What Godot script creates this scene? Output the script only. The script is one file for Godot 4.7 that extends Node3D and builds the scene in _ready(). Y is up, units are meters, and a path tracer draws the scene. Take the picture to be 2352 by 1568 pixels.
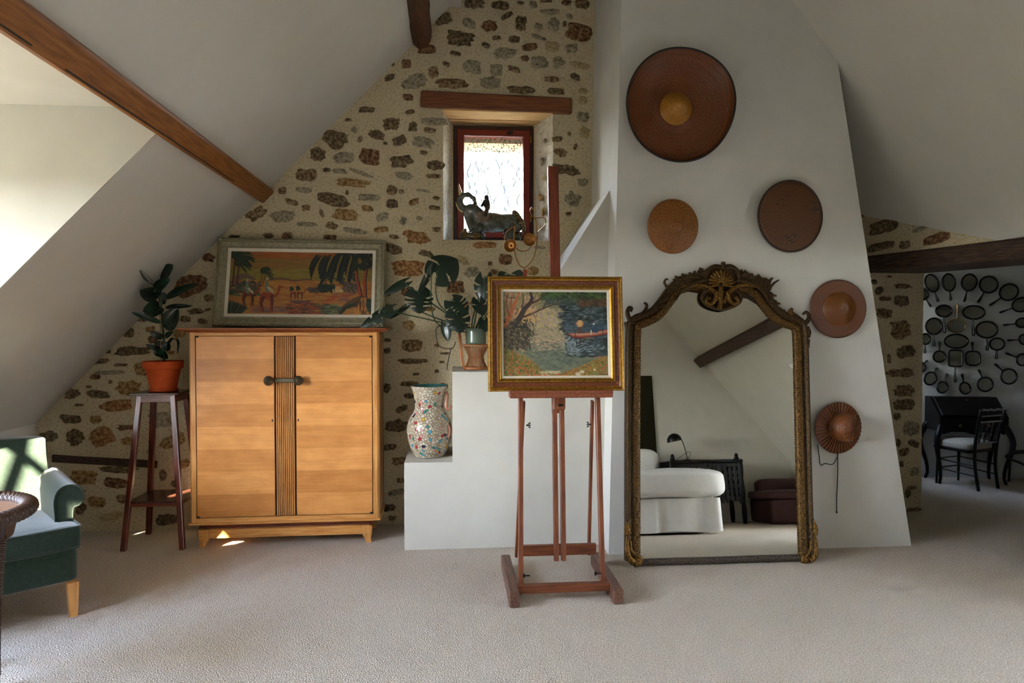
extends Node3D
# ---------------------------------------------------------------- scene
func _ready() -> void:
	rng.seed = 7
	wallnoise.seed = 3
	wallnoise.frequency = 1.6
	wallnoise.fractal_octaves = 4
	camera_and_light()
	materials()
	build_shell()
	build_objects()

func camera_and_light() -> void:
	var cam := Camera3D.new()
	cam.name = "camera"
	cam.position = EYE
	cam.rotation = Vector3(deg_to_rad(-1.24), deg_to_rad(-5.0), 0)
	cam.fov = 2.0 * rad_to_deg(atan(784.0 / 1568.0))
	cam.near = 0.05
	cam.far = 200.0
	add_child(cam)
	cam.current = true
	var env := Environment.new()
	env.background_mode = Environment.BG_SKY
	var sky := Sky.new()
	var sm := ProceduralSkyMaterial.new()
	sm.sky_top_color = K("8fa4ca")
	sm.sky_horizon_color = K("e2e6e7")
	sm.sky_curve = 0.25
	sm.ground_horizon_color = K("a6a890")
	sm.ground_bottom_color = K("7c8066")
	sm.sky_energy_multiplier = SKY
	sm.ground_energy_multiplier = SKY * 0.4
	sky.sky_material = sm
	env.sky = sky
	env.tonemap_mode = Environment.TONE_MAPPER_LINEAR
	env.tonemap_exposure = EXPOSURE
	env.sdfgi_enabled = true
	env.ssao_enabled = true
	env.ssil_enabled = true
	var we := WorldEnvironment.new()
	we.name = "environment"
	we.environment = env
	add_child(we)
	# sun: comes in through the west dormer, over the armchair
	var sun := DirectionalLight3D.new()
	sun.name = "sun"
	sun.light_color = Color(1.0, 0.95, 0.86)
	sun.light_energy = SUN
	sun.light_angular_distance = 0.8
	sun.shadow_enabled = true
	sun.look_at_from_position(Vector3.ZERO, SUN_DIR, Vector3.UP)
	add_child(sun)
const SKY := 6.0
const EXPOSURE := 1.32
const SUN := 60.0
const SUN_DIR := Vector3(1.0, -1.1, -2.3)
# ---------------------------------------------------------------- helpers
var M := {}
var used := {}
var rng := RandomNumberGenerator.new()
var wallnoise := FastNoiseLite.new()

# pixel of the 2352x1568 photograph -> point on the plane z = depth of the wall or thing it touches
const EYE := Vector3(0, 1.5, 0)
func ray(px: float, py: float) -> Vector3:
	var b := Basis.from_euler(Vector3(deg_to_rad(-1.24), deg_to_rad(-5.0), 0))
	return b * Vector3((px - 1176.0) / 1568.0, -(py - 784.0) / 1568.0, -1.0)
func on_z(px: float, py: float, z: float) -> Vector3:
	var d := ray(px, py)
	return EYE + d * (z / d.z)
func on_plane(px: float, py: float, p: Vector3, n: Vector3) -> Vector3:
	var d := ray(px, py)
	return EYE + d * ((p - EYE).dot(n) / d.dot(n))

func numbered(n: String) -> String:
	if not used.has(n):
		used[n] = 0
		return n
	used[n] += 1
	return "%s_%03d" % [n, used[n]]

func tag(o: Node, label: String, category := "", group := "", kind := "") -> void:
	if label: o.set_meta("label", label)
	if category: o.set_meta("category", category)
	if group: o.set_meta("group", group)
	if kind: o.set_meta("kind", kind)

func thing(called: String, label: String, category: String, at := Vector3.ZERO, turn := 0.0, group := "") -> Node3D:
	var o := Node3D.new()
	o.name = numbered(called)
	add_child(o)
	o.position = at
	o.rotation.y = turn
	tag(o, label, category, group)
	return o

func obj(called: String, m: Mesh, mt: Material, parent: Node = self) -> MeshInstance3D:
	var o := MeshInstance3D.new()
	o.name = numbered(called) if parent == self else called
	o.mesh = m
	o.material_override = mt
	parent.add_child(o, true)
	return o

func struct(called: String, m: Mesh, mt: Material, parent: Node = self) -> MeshInstance3D:
	var o := obj(called, m, mt, parent)
	if parent == self: o.set_meta("kind", "structure")
	return o

class MB:
	var v := PackedVector3Array()
	var n := PackedVector3Array()
	var uv := PackedVector2Array()
	var ix := PackedInt32Array()
	var xf := Transform3D.IDENTITY
	func tri(a: Vector3, b: Vector3, c: Vector3) -> void:
		a = xf * a; b = xf * b; c = xf * c
		var nn := (b - a).cross(c - a).normalized()
		var k := v.size()
		v.append(a); v.append(b); v.append(c)
		for i in 3:
			n.append(nn); uv.append(Vector2.ZERO)
		ix.append(k); ix.append(k + 2); ix.append(k + 1)
	func quad(a: Vector3, b: Vector3, c: Vector3, d: Vector3, u0 := Vector2(0, 1), u1 := Vector2(1, 0)) -> void:
		a = xf * a; b = xf * b; c = xf * c; d = xf * d
		var nn := (c - a).cross(d - b).normalized()
		var k := v.size()
		v.append(a); v.append(b); v.append(c); v.append(d)
		for i in 4: n.append(nn)
		uv.append(u0); uv.append(Vector2(u1.x, u0.y)); uv.append(u1); uv.append(Vector2(u0.x, u1.y))
		ix.append_array([k, k + 2, k + 1, k, k + 3, k + 2])
	# eight corners: bottom ring then top ring, both anticlockwise seen from above
	func hexa(p: Array) -> void:
		quad(p[0], p[3], p[2], p[1])
		quad(p[4], p[5], p[6], p[7])
		for i in 4:
			var j := (i + 1) % 4
			quad(p[i], p[j], p[j + 4], p[i + 4])
	func box(c: Vector3, s: Vector3, bev := 0.0, b := Basis.IDENTITY) -> void:
		var h := s * 0.5
		var keep := xf
		xf = xf * Transform3D(b, c)
		bev = minf(bev, minf(h.x, minf(h.y, h.z)) * 0.95)
		if bev <= 0.0:
			hexa([Vector3(-h.x, -h.y, h.z), Vector3(h.x, -h.y, h.z), Vector3(h.x, -h.y, -h.z), Vector3(-h.x, -h.y, -h.z), Vector3(-h.x, h.y, h.z), Vector3(h.x, h.y, h.z), Vector3(h.x, h.y, -h.z), Vector3(-h.x, h.y, -h.z)])
		else:
			for ax in 3:
				var a1 := (ax + 1) % 3
				var a2 := (ax + 2) % 3
				for sg in [-1.0, 1.0]:
					var pts := []
					for q in [[-1, -1], [1, -1], [1, 1], [-1, 1]]:
						var t := Vector3.ZERO
						t[ax] = sg * h[ax]
						t[a1] = q[0] * (h[a1] - bev)
						t[a2] = q[1] * (h[a2] - bev)
						pts.append(t)
					if sg > 0: quad(pts[0], pts[1], pts[2], pts[3])
					else: quad(pts[3], pts[2], pts[1], pts[0])
				for s1 in [-1.0, 1.0]:
					for s2 in [-1.0, 1.0]:
						var e := []
						for q in [[0, -1], [0, 1], [1, 1], [1, -1]]:
							var t := Vector3.ZERO
							t[ax] = q[1] * (h[ax] - bev)
							t[a1] = s1 * (h[a1] - (bev if q[0] == 1 else 0.0))
							t[a2] = s2 * (h[a2] - (bev if q[0] == 0 else 0.0))
							e.append(t)
						if s1 * s2 > 0: quad(e[3], e[2], e[1], e[0])
						else: quad(e[0], e[1], e[2], e[3])
			for sx in [-1.0, 1.0]:
				for sy in [-1.0, 1.0]:
					for sz in [-1.0, 1.0]:
						var a := Vector3(sx * h.x, sy * (h.y - bev), sz * (h.z - bev))
						var b2 := Vector3(sx * (h.x - bev), sy * h.y, sz * (h.z - bev))
						var c2 := Vector3(sx * (h.x - bev), sy * (h.y - bev), sz * h.z)
						if sx * sy * sz > 0: tri(a, b2, c2)
						else: tri(a, c2, b2)
		xf = keep
	# bar between two points, w across (x-like) and d deep
	func bar(a: Vector3, b: Vector3, w: float, d: float, bev := 0.0, hint := Vector3(0, 0, 1), w2 := -1.0, d2 := -1.0) -> void:
		var y := (b - a).normalized()
		var x := y.cross(hint).normalized()
		var z := x.cross(y).normalized()
		if w2 < 0:
			box((a + b) / 2, Vector3(w, (b - a).length(), d), bev, Basis(x, y, z))
		else:
			var ring := []
			for e in [[a, w, d], [b, w2, d2]]:
				for q in [[-1, 1], [1, 1], [1, -1], [-1, -1]]:
					ring.append(e[0] + x * (q[0] * e[1] / 2) + z * (q[1] * e[2] / 2))
			hexa(ring)
	# rows of points joined smoothly; rows[i][j]
	func skin(rows: Array, wrap_j := false, wrap_i := false, uvscale := Vector2.ONE) -> void:
		var ni := rows.size()
		var nj: int = rows[0].size()
		var base := v.size()
		var acc := PackedVector3Array()
		acc.resize(ni * nj)
		for i in ni:
			for j in nj:
				v.append(xf * (rows[i][j] as Vector3))
				uv.append(Vector2(float(j) / maxi(1, nj - 1), float(i) / maxi(1, ni - 1)) * uvscale)
		for i in (ni if wrap_i else ni - 1):
			for j in (nj if wrap_j else nj - 1):
				var i2 := (i + 1) % ni
				var j2 := (j + 1) % nj
				var a := i * nj + j
				var b := i * nj + j2
				var c := i2 * nj + j2
				var d := i2 * nj + j
				var nn := (v[base + c] - v[base + a]).cross(v[base + d] - v[base + b])
				acc[a] += nn; acc[b] += nn; acc[c] += nn; acc[d] += nn
				ix.append_array([base + a, base + c, base + b, base + a, base + d, base + c])
		for k in acc.size(): n.append(acc[k].normalized())
	# profile of (radius, height) turned about y
	func lathe(prof: Array, seg := 24, wob = null) -> void:
		var rows := []
		for p in prof:
			var r := []
			for j in seg:
				var a := TAU * j / seg
				var q := Vector3(p.x * cos(a), p.y, -p.x * sin(a))
				if wob != null: q = wob.call(q, a)
				r.append(q)
			rows.append(r)
		skin(rows, true)
	func tube(pts: Array, rad, seg := 8, closed := false, flat := 1.0) -> void:
		var rows := []
		var m := pts.size()
		var prev := Vector3.ZERO
		for i in m:
			var t: Vector3
			if closed: t = (pts[(i + 1) % m] - pts[(i - 1 + m) % m]).normalized()
			else: t = (pts[mini(i + 1, m - 1)] - pts[maxi(i - 1, 0)]).normalized()
			var x: Vector3
			if prev == Vector3.ZERO:
				x = t.cross(Vector3.UP if absf(t.y) < 0.9 else Vector3.RIGHT).normalized()
			else:
				x = (prev - t * prev.dot(t)).normalized()
			prev = x
			var y := t.cross(x)
			var rr: float = rad[i] if rad is Array else rad
			var r := []
			for j in seg:
				var a := TAU * j / seg
				r.append(pts[i] + (x * cos(a) + y * sin(a) * flat) * rr)
			rows.append(r)
		if not closed:
			var f := []
			var l := []
			for j in seg:
				f.append(pts[0]); l.append(pts[m - 1])
			rows.insert(0, f); rows.append(l)
		skin(rows, true, closed)
	func ball(c: Vector3, r: Vector3, seg := 12, rings := 8, b := Basis.IDENTITY) -> void:
		var rows := []
		for i in rings + 1:
			var th := PI * i / rings
			var row := []
			for j in seg:
				var a := TAU * j / seg
				row.append(c + b * Vector3(r.x * sin(th) * cos(a), r.y * cos(th), -r.z * sin(th) * sin(a)))
			rows.append(row)
		rows.reverse()
		skin(rows, true)
	# flat outline pushed from z0 to z1 (xy plane)
	func prism(poly: PackedVector2Array, z0: float, z1: float, sides := true) -> void:
		var pp := poly
		if Geometry2D.is_polygon_clockwise(pp):
			pp = pp.duplicate(); pp.reverse()
		var t := Geometry2D.triangulate_polygon(pp)
		for i in range(0, t.size(), 3):
			var a := pp[t[i]]; var b := pp[t[i + 1]]; var c := pp[t[i + 2]]
			if (b - a).cross(c - a) < 0:
				var s := b; b = c; c = s
			tri(Vector3(a.x, a.y, z1), Vector3(b.x, b.y, z1), Vector3(c.x, c.y, z1))
			if sides: tri(Vector3(a.x, a.y, z0), Vector3(c.x, c.y, z0), Vector3(b.x, b.y, z0))
		if sides:
			for i in pp.size():
				var a := pp[i]; var b := pp[(i + 1) % pp.size()]
				quad(Vector3(a.x, a.y, z0), Vector3(b.x, b.y, z0), Vector3(b.x, b.y, z1), Vector3(a.x, a.y, z1))
	# mitred frame: outside w x h, profile of (inset from the outer edge, height z)
	func frame(w: float, h: float, prof: Array) -> void:
		for i in prof.size() - 1:
			var p: Vector2 = prof[i]
			var q: Vector2 = prof[i + 1]
			var o := []
			for e in [p, q]:
				o.append([Vector3(-w / 2 + e.x, -h / 2 + e.x, e.y), Vector3(w / 2 - e.x, -h / 2 + e.x, e.y), Vector3(w / 2 - e.x, h / 2 - e.x, e.y), Vector3(-w / 2 + e.x, h / 2 - e.x, e.y)])
			for k in 4:
				var k2 := (k + 1) % 4
				quad(o[0][k], o[0][k2], o[1][k2], o[1][k])
	func mesh() -> ArrayMesh:
		var arr := []
		arr.resize(Mesh.ARRAY_MAX)
		arr[Mesh.ARRAY_VERTEX] = v
		arr[Mesh.ARRAY_NORMAL] = n
		arr[Mesh.ARRAY_TEX_UV] = uv
		arr[Mesh.ARRAY_INDEX] = ix
		var m := ArrayMesh.new()
		m.add_surface_from_arrays(Mesh.PRIMITIVE_TRIANGLES, arr)
		return m

func curve(pts: Array, per := 6, closed := false) -> Array:   # smooth line through points
	var out := []
	var m := pts.size()
	for i in (m if closed else m - 1):
		var p0 = pts[(i - 1 + m) % m] if closed else pts[maxi(i - 1, 0)]
		var p1 = pts[i]
		var p2 = pts[(i + 1) % m]
		var p3 = pts[(i + 2) % m] if closed else pts[mini(i + 2, m - 1)]
		for k in per:
			var t := float(k) / per
			out.append(0.5 * ((2.0 * p1) + (p2 - p0) * t + (2.0 * p0 - 5.0 * p1 + 4.0 * p2 - p3) * t * t + (3.0 * p1 - p0 - 3.0 * p2 + p3) * t * t * t))
	if not closed: out.append(pts[m - 1])
	return out

func V(x: float, y: float, z: float) -> Vector3: return Vector3(x, y, z)
func V2(x: float, y: float) -> Vector2: return Vector2(x, y)

# ---------------------------------------------------------------- materials
func ramp(cols: Array, offs: Array = []) -> Gradient:
	var g := Gradient.new()
	var o := PackedFloat32Array()
	var c := PackedColorArray()
	for i in cols.size():
		o.append(offs[i] if offs.size() else float(i) / (cols.size() - 1))
		c.append(cols[i])
	g.offsets = o
	g.colors = c
	return g

func ntex(sd: int, freq: float, cols: Array, offs: Array = [], size := 512, oct := 4, kind := FastNoiseLite.TYPE_SIMPLEX_SMOOTH) -> NoiseTexture2D:
	var f := FastNoiseLite.new()
	f.seed = sd
	f.noise_type = kind
	f.frequency = freq
	f.fractal_octaves = oct
	var t := NoiseTexture2D.new()
	t.width = size
	t.height = size
	t.seamless = true
	t.seamless_blend_skirt = 0.1 if freq < 0.08 else 0.01
	t.generate_mipmaps = false
	t.noise = f
	t.color_ramp = ramp(cols, offs)
	return t

func mat(c: Color, rough := 0.8, metal := 0.0, spec := 0.5) -> StandardMaterial3D:
	var m := StandardMaterial3D.new()
	m.albedo_color = c
	m.roughness = rough
	m.metallic = metal
	m.metallic_specular = spec
	return m

func tri_mat(tex: Texture2D, scale: Vector3, rough := 0.8, world := true, spec := 0.5) -> StandardMaterial3D:
	var m := mat(Color.WHITE, rough, 0.0, spec)
	m.albedo_texture = tex
	m.uv1_triplanar = true
	m.uv1_world_triplanar = world
	m.uv1_scale = scale
	m.uv1_triplanar_sharpness = 4.0
	return m

func bump(m: StandardMaterial3D, tex: Texture2D, cm: float) -> StandardMaterial3D:
	m.heightmap_enabled = true
	m.heightmap_texture = tex
	m.heightmap_scale = cm
	return m

func K(hex: String) -> Color: return Color(hex)

# wood with the grain along one axis of the part (0 x, 1 y, 2 z)
func wood(tex: Texture2D, axis: int, rough := 0.45, along := 0.35, across := 4.0, coat := 0.0) -> StandardMaterial3D:
	var s := Vector3.ONE * across
	s[axis] = along
	var m := tri_mat(tex, s, rough, false)
	if coat > 0:
		m.clearcoat_enabled = true
		m.clearcoat = coat
		m.clearcoat_roughness = 0.25
	return m
func sheet(c: Color, a: float) -> StandardMaterial3D:
	var m := mat(Color(c.r, c.g, c.b, a), 0.02)
	m.transparency = BaseMaterial3D.TRANSPARENCY_ALPHA
	return m

func grain(sd: int, cols: Array, freq := 0.02) -> NoiseTexture2D:
	return ntex(sd, freq, cols, [], 512, 5)

func coated(m: StandardMaterial3D, c := 0.5, r := 0.2) -> StandardMaterial3D:
	m.clearcoat_enabled = true
	m.clearcoat = c
	m.clearcoat_roughness = r
	return m

func materials() -> void:
	var fine := ntex(11, 0.06, [Color.BLACK, Color.WHITE], [], 512, 5)
	var rough_n := ntex(12, 0.02, [Color.BLACK, Color.WHITE], [], 512, 5)
	var cells := ntex(13, 0.075, [Color.WHITE, Color.BLACK], [0.0, 0.8], 512, 2, FastNoiseLite.TYPE_CELLULAR)
	M.fine = fine
	M.rough_n = rough_n
	M.plaster = bump(tri_mat(ntex(21, 0.012, [K("c3bfb3"), K("c9c5ba")], [], 512, 3), Vector3.ONE * 0.5, 0.92, true, 0.2), fine, 0.05)
	M.plaster_rough = bump(tri_mat(ntex(22, 0.012, [K("c6c3ba"), K("cdcac2")], [], 512, 3), Vector3.ONE * 0.5, 0.9, true, 0.2), rough_n, 0.2)
	M.limewash = bump(tri_mat(ntex(18, 0.03, [K("a39a84"), K("c2bdae"), K("cdcabf")], [0.1, 0.4, 0.9], 512, 5), Vector3.ONE * 1.2, 0.95, true, 0.1), rough_n, 0.5)
	M.plaster_grey = bump(tri_mat(ntex(20, 0.012, [K("b4b7b6"), K("bcbfbe")], [], 512, 3), Vector3.ONE * 0.5, 0.9, true, 0.2), fine, 0.05)
	M.mortar = bump(tri_mat(ntex(23, 0.05, [K("6a5a40"), K("a8997c"), K("b9aa8a"), K("c4b696"), K("cabda0")], [0.0, 0.16, 0.32, 0.6, 1.0], 1024, 6), Vector3.ONE * 0.9, 0.95, true, 0.1), rough_n, 0.5)
	M.carpet = bump(tri_mat(ntex(24, 0.10, [K("ac9f8d"), K("cabdab"), K("dbd0c1")], [0.25, 0.5, 0.75], 1024, 3), Vector3.ONE * 1.1, 1.0, true, 0.0), ntex(14, 0.09, [Color.BLACK, Color.WHITE], [], 1024, 2), 0.8)
	M.dark = mat(K("0c0b0a"), 0.6)
	# stones: several kinds of rock, blotched and gritty
	M.stones = []
	var sc := [[K("43372a"), K("65563f"), K("7c6b52"), K("988870")], [K("4f3f2c"), K("7a6246"), K("907a5c"), K("a8977a")], [K("625a48"), K("8a806a"), K("9a917a"), K("aaa088")], [K("6b5230"), K("927448"), K("a3865c"), K("b39d78")], [K("6a472a"), K("8f6642"), K("a17c56"), K("b09570")], [K("452e20"), K("6c4c36"), K("836548"), K("9a8266")], [K("8a7a58"), K("a3926c"), K("b09f7a"), K("b5a585")]]
	for i in sc.size():
		M.stones.append(bump(tri_mat(ntex(40 + i, 0.035, sc[i], [0.15, 0.42, 0.62, 0.9], 256, 5), Vector3.ONE * 3.2, 0.9, true, 0.2), rough_n, 0.5))
	# woods
	M.g_honey = grain(51, [K("a8692f"), K("c0823f"), K("cc9350"), K("d7a262")])
	M.g_beam = grain(52, [K("5a3310"), K("784718"), K("8a5520"), K("966228")])
	M.g_red = grain(53, [K("3a140a"), K("5c2412"), K("70311a"), K("823f24")])
	M.g_easel = grain(54, [K("431d0b"), K("5f2e14"), K("703a1b"), K("804a24")])
	M.g_old = grain(55, [K("1a100a"), K("33221a"), K("46301f"), K("5a4330")])
	M.g_pale = grain(56, [K("b07e46"), K("cc9f66"), K("d8b380"), K("dfc092")])
	M.g_hewn = grain(57, [K("23120a"), K("45240f"), K("5e3416"), K("6e421f")])
	M.wood_lintel = wood(grain(58, [K("4a2412"), K("6b3a1e"), K("7c4827"), K("8b5530")]), 0, 0.5)
	M.wood_pale = wood(M.g_pale, 0, 0.5)
	M.wood_beam = wood(M.g_beam, 2, 0.5)
	M.wood_hewn = bump(wood(M.g_hewn, 2, 0.7, 0.5, 8.0), rough_n, 0.8)
	M.wood_old = bump(wood(M.g_old, 2, 0.75, 0.4, 5.0), rough_n, 0.6)
	M.wood_old.uv1_scale = Vector3(2.0, 6.0, 0.7)
	M.red_paint = mat(K("6e1c10"), 0.35)
	M.red_dark = mat(K("34100b"), 0.4)
	M.white_paint = mat(K("d8d6d0"), 0.5)
	M.black_plastic = mat(K("101314"), 0.3)
	M.brass = mat(K("9c7c3c"), 0.35, 1.0)
	M.pane = sheet(Color(0.9, 0.95, 0.95), 0.06)
	var pp := mat(Color.WHITE, 0.6)
	pp.albedo_texture = paint_pane()
	pp.transparency = BaseMaterial3D.TRANSPARENCY_ALPHA
	pp.backlight_enabled = true
	pp.backlight = Color(0.16, 0.16, 0.16)
	M.pane_paint = pp
func leafmat(c: Color, tr: Color, rough := 0.3) -> StandardMaterial3D:
	var m := mat(c, rough, 0.0, 0.5)
	m.backlight_enabled = true
	m.backlight = tr
	return m

func materials2() -> void:
	M.honey_y = wood(M.g_honey, 1, 0.4)
	M.honey_x = wood(M.g_honey, 0, 0.4)
	M.honey_side = wood(grain(61, [K("7c4a22"), K("93602e"), K("a06c36"), K("aa7840")]), 1, 0.4)
	M.honey_dark = mat(K("4a2310"), 0.5)
	M.top_wood = wood(grain(62, [K("5c2a12"), K("7a3c1c"), K("8e4c26"), K("a06034")]), 0, 0.3)
	M.red_x = wood(M.g_red, 0, 0.4)
	M.veneer = []
	for k in 2:
		var m := mat(Color.WHITE, 0.32)
		m.albedo_texture = veneer_tex(70 + k)
		M.veneer.append(m)
	M.bronze = mat(K("5c5748"), 0.42, 0.85)
	M.frame_green = bump(tri_mat(ntex(63, 0.03, [K("6f6a50"), K("878065"), K("958d72")], [], 256, 4), Vector3.ONE * 3.0, 0.55, true), M.fine, 0.04)
	M.cream = mat(K("d8cfbc"), 0.8)
	var cm := mat(Color.WHITE, 0.55)
	cm.albedo_texture = paint_camels()
	cm.albedo_color = Color(0.8, 0.8, 0.8)
	M.camels = cm
	M.red_y = wood(grain(64, [K("2c0f08"), K("4e1c0e"), K("662a16"), K("7c3a20")]), 1, 0.28)
	M.red_x2 = wood(M.g_red, 0, 0.3)
	M.red_top = wood(grain(65, [K("24140d"), K("382017"), K("4a2c20")]), 0, 0.22)
	M.red_apron = wood(grain(66, [K("5a3426"), K("70473a"), K("805a4c")]), 0, 0.4)
	M.terracotta = bump(tri_mat(ntex(67, 0.02, [K("a8401c"), K("b84c24"), K("c2572c")], [], 256, 4), Vector3.ONE * 2.0, 0.8, true, 0.3), M.fine, 0.02)
	M.soil = bump(tri_mat(ntex(68, 0.08, [K("14100c"), K("33261a")], [], 256, 4), Vector3.ONE * 4.0, 1.0, true, 0.1), M.rough_n, 1.0)
	M.leaf_rubber = leafmat(K("10241a"), Color(0.05, 0.1, 0.03), 0.22)
	M.leaf_rubber2 = leafmat(K("16301f"), Color(0.06, 0.14, 0.04), 0.25)
	M.midrib = mat(K("4c5c34"), 0.5)
	M.stem_green = mat(K("2e3a1e"), 0.6)
	M.cane = mat(K("8a6a4a"), 0.7)
	var v := bump(tri_mat(ntex(69, 0.05, [K("1c271d"), K("212d23"), K("263328")], [], 256, 4), Vector3.ONE * 2.5, 0.85, false, 0.2), M.fine, 0.03)
	v.rim_enabled = true
	v.rim = 0.75
	v.rim_tint = 0.12
	M.velvet = v
	M.oak_leg = wood(grain(72, [K("a06a34"), K("b67f45"), K("c49050")]), 1, 0.5)
	M.wicker_dark = mat(K("3a2418"), 0.45)
	M.wicker_leg = mat(K("2e1a11"), 0.5)
	M.wicker_top = wood(grain(73, [K("6a4a38"), K("8a6850"), K("9c7c64")]), 0, 0.35)
# ---------------------------------------------------------------- brushwork for the two pictures and the painted pane
class Paint:
	var w: int
	var h: int
	var d := PackedByteArray()
	var r := RandomNumberGenerator.new()
	var sx := 1.0
	var sy := 1.0
	var ox := 0.0
	var oy := 0.0
	func _init(ww: int, hh: int, x0: float, y0: float, x1: float, y1: float, sd := 5, fill := Color(0, 0, 0, 0)) -> void:
		w = ww; h = hh
		ox = x0; oy = y0
		sx = ww / (x1 - x0); sy = hh / (y1 - y0)
		r.seed = sd
		d.resize(w * h * 4)
		for i in w * h:
			d[i * 4] = int(fill.r * 255); d[i * 4 + 1] = int(fill.g * 255); d[i * 4 + 2] = int(fill.b * 255); d[i * 4 + 3] = int(fill.a * 255)
	func put(x: int, y: int, c: Color, a: float) -> void:
		if x < 0 or y < 0 or x >= w or y >= h: return
		var k := (y * w + x) * 4
		d[k] = int(lerpf(d[k], c.r * 255, a))
		d[k + 1] = int(lerpf(d[k + 1], c.g * 255, a))
		d[k + 2] = int(lerpf(d[k + 2], c.b * 255, a))
		d[k + 3] = maxi(d[k + 3], int(a * 255))
	# an oval dab; positions and radii in the picture's own coordinates
	func dab(x: float, y: float, rx: float, ry: float, ang: float, c: Color, a := 0.9) -> void:
		var px := (x - ox) * sx
		var py := (y - oy) * sy
		var ax := maxf(0.7, rx * sx)
		var ay := maxf(0.7, ry * sy)
		var m := int(ceil(maxf(ax, ay)))
		var ca := cos(ang)
		var sa := sin(ang)
		for j in range(int(py) - m, int(py) + m + 1):
			for i in range(int(px) - m, int(px) + m + 1):
				var dx := i - px
				var dy := j - py
				var u := (dx * ca + dy * sa) / ax
				var t := (-dx * sa + dy * ca) / ay
				var q := u * u + t * t
				if q < 1.0: put(i, j, c, a * minf(1.0, (1.0 - q) * 3.0))
	func stroke(pts: Array, r0: float, r1: float, c: Color, a := 0.9) -> void:
		for k in pts.size() - 1:
			var p: Vector2 = pts[k]
			var q: Vector2 = pts[k + 1]
			var n := maxi(1, int(p.distance_to(q) * maxf(sx, sy) / 1.5))
			for i in n + 1:
				var t := float(i) / n
				var z := lerpf(r0, r1, (k + t) / (pts.size() - 1))
				var m := p.lerp(q, t)
				dab(m.x, m.y, z, z, 0, c, a)
	func poly(pts: PackedVector2Array, c: Color, a := 1.0) -> void:
		var lo := pts[0]
		var hi := pts[0]
		for p in pts:
			lo = lo.min(p); hi = hi.max(p)
		for j in range(int((lo.y - oy) * sy), int((hi.y - oy) * sy) + 1):
			for i in range(int((lo.x - ox) * sx), int((hi.x - ox) * sx) + 1):
				if Geometry2D.is_point_in_polygon(Vector2(i / sx + ox, j / sy + oy), pts): put(i, j, c, a)
	# many dabs scattered in a box
	func scatter(n: int, x0: float, y0: float, x1: float, y1: float, rx: float, ry: float, ang: float, cols: Array, a := 0.8, spread := 0.5) -> void:
		for i in n:
			dab(r.randf_range(x0, x1), r.randf_range(y0, y1), rx * r.randf_range(0.5, 1.3), ry * r.randf_range(0.6, 1.3), ang + r.randf_range(-spread, spread), cols[r.randi() % cols.size()], a)
	func tex() -> ImageTexture:
		return ImageTexture.create_from_image(Image.create_from_data(w, h, false, Image.FORMAT_RGBA8, d))

func C8(r: int, g: int, b: int) -> Color: return Color(r / 255.0, g / 255.0, b / 255.0)

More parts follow.
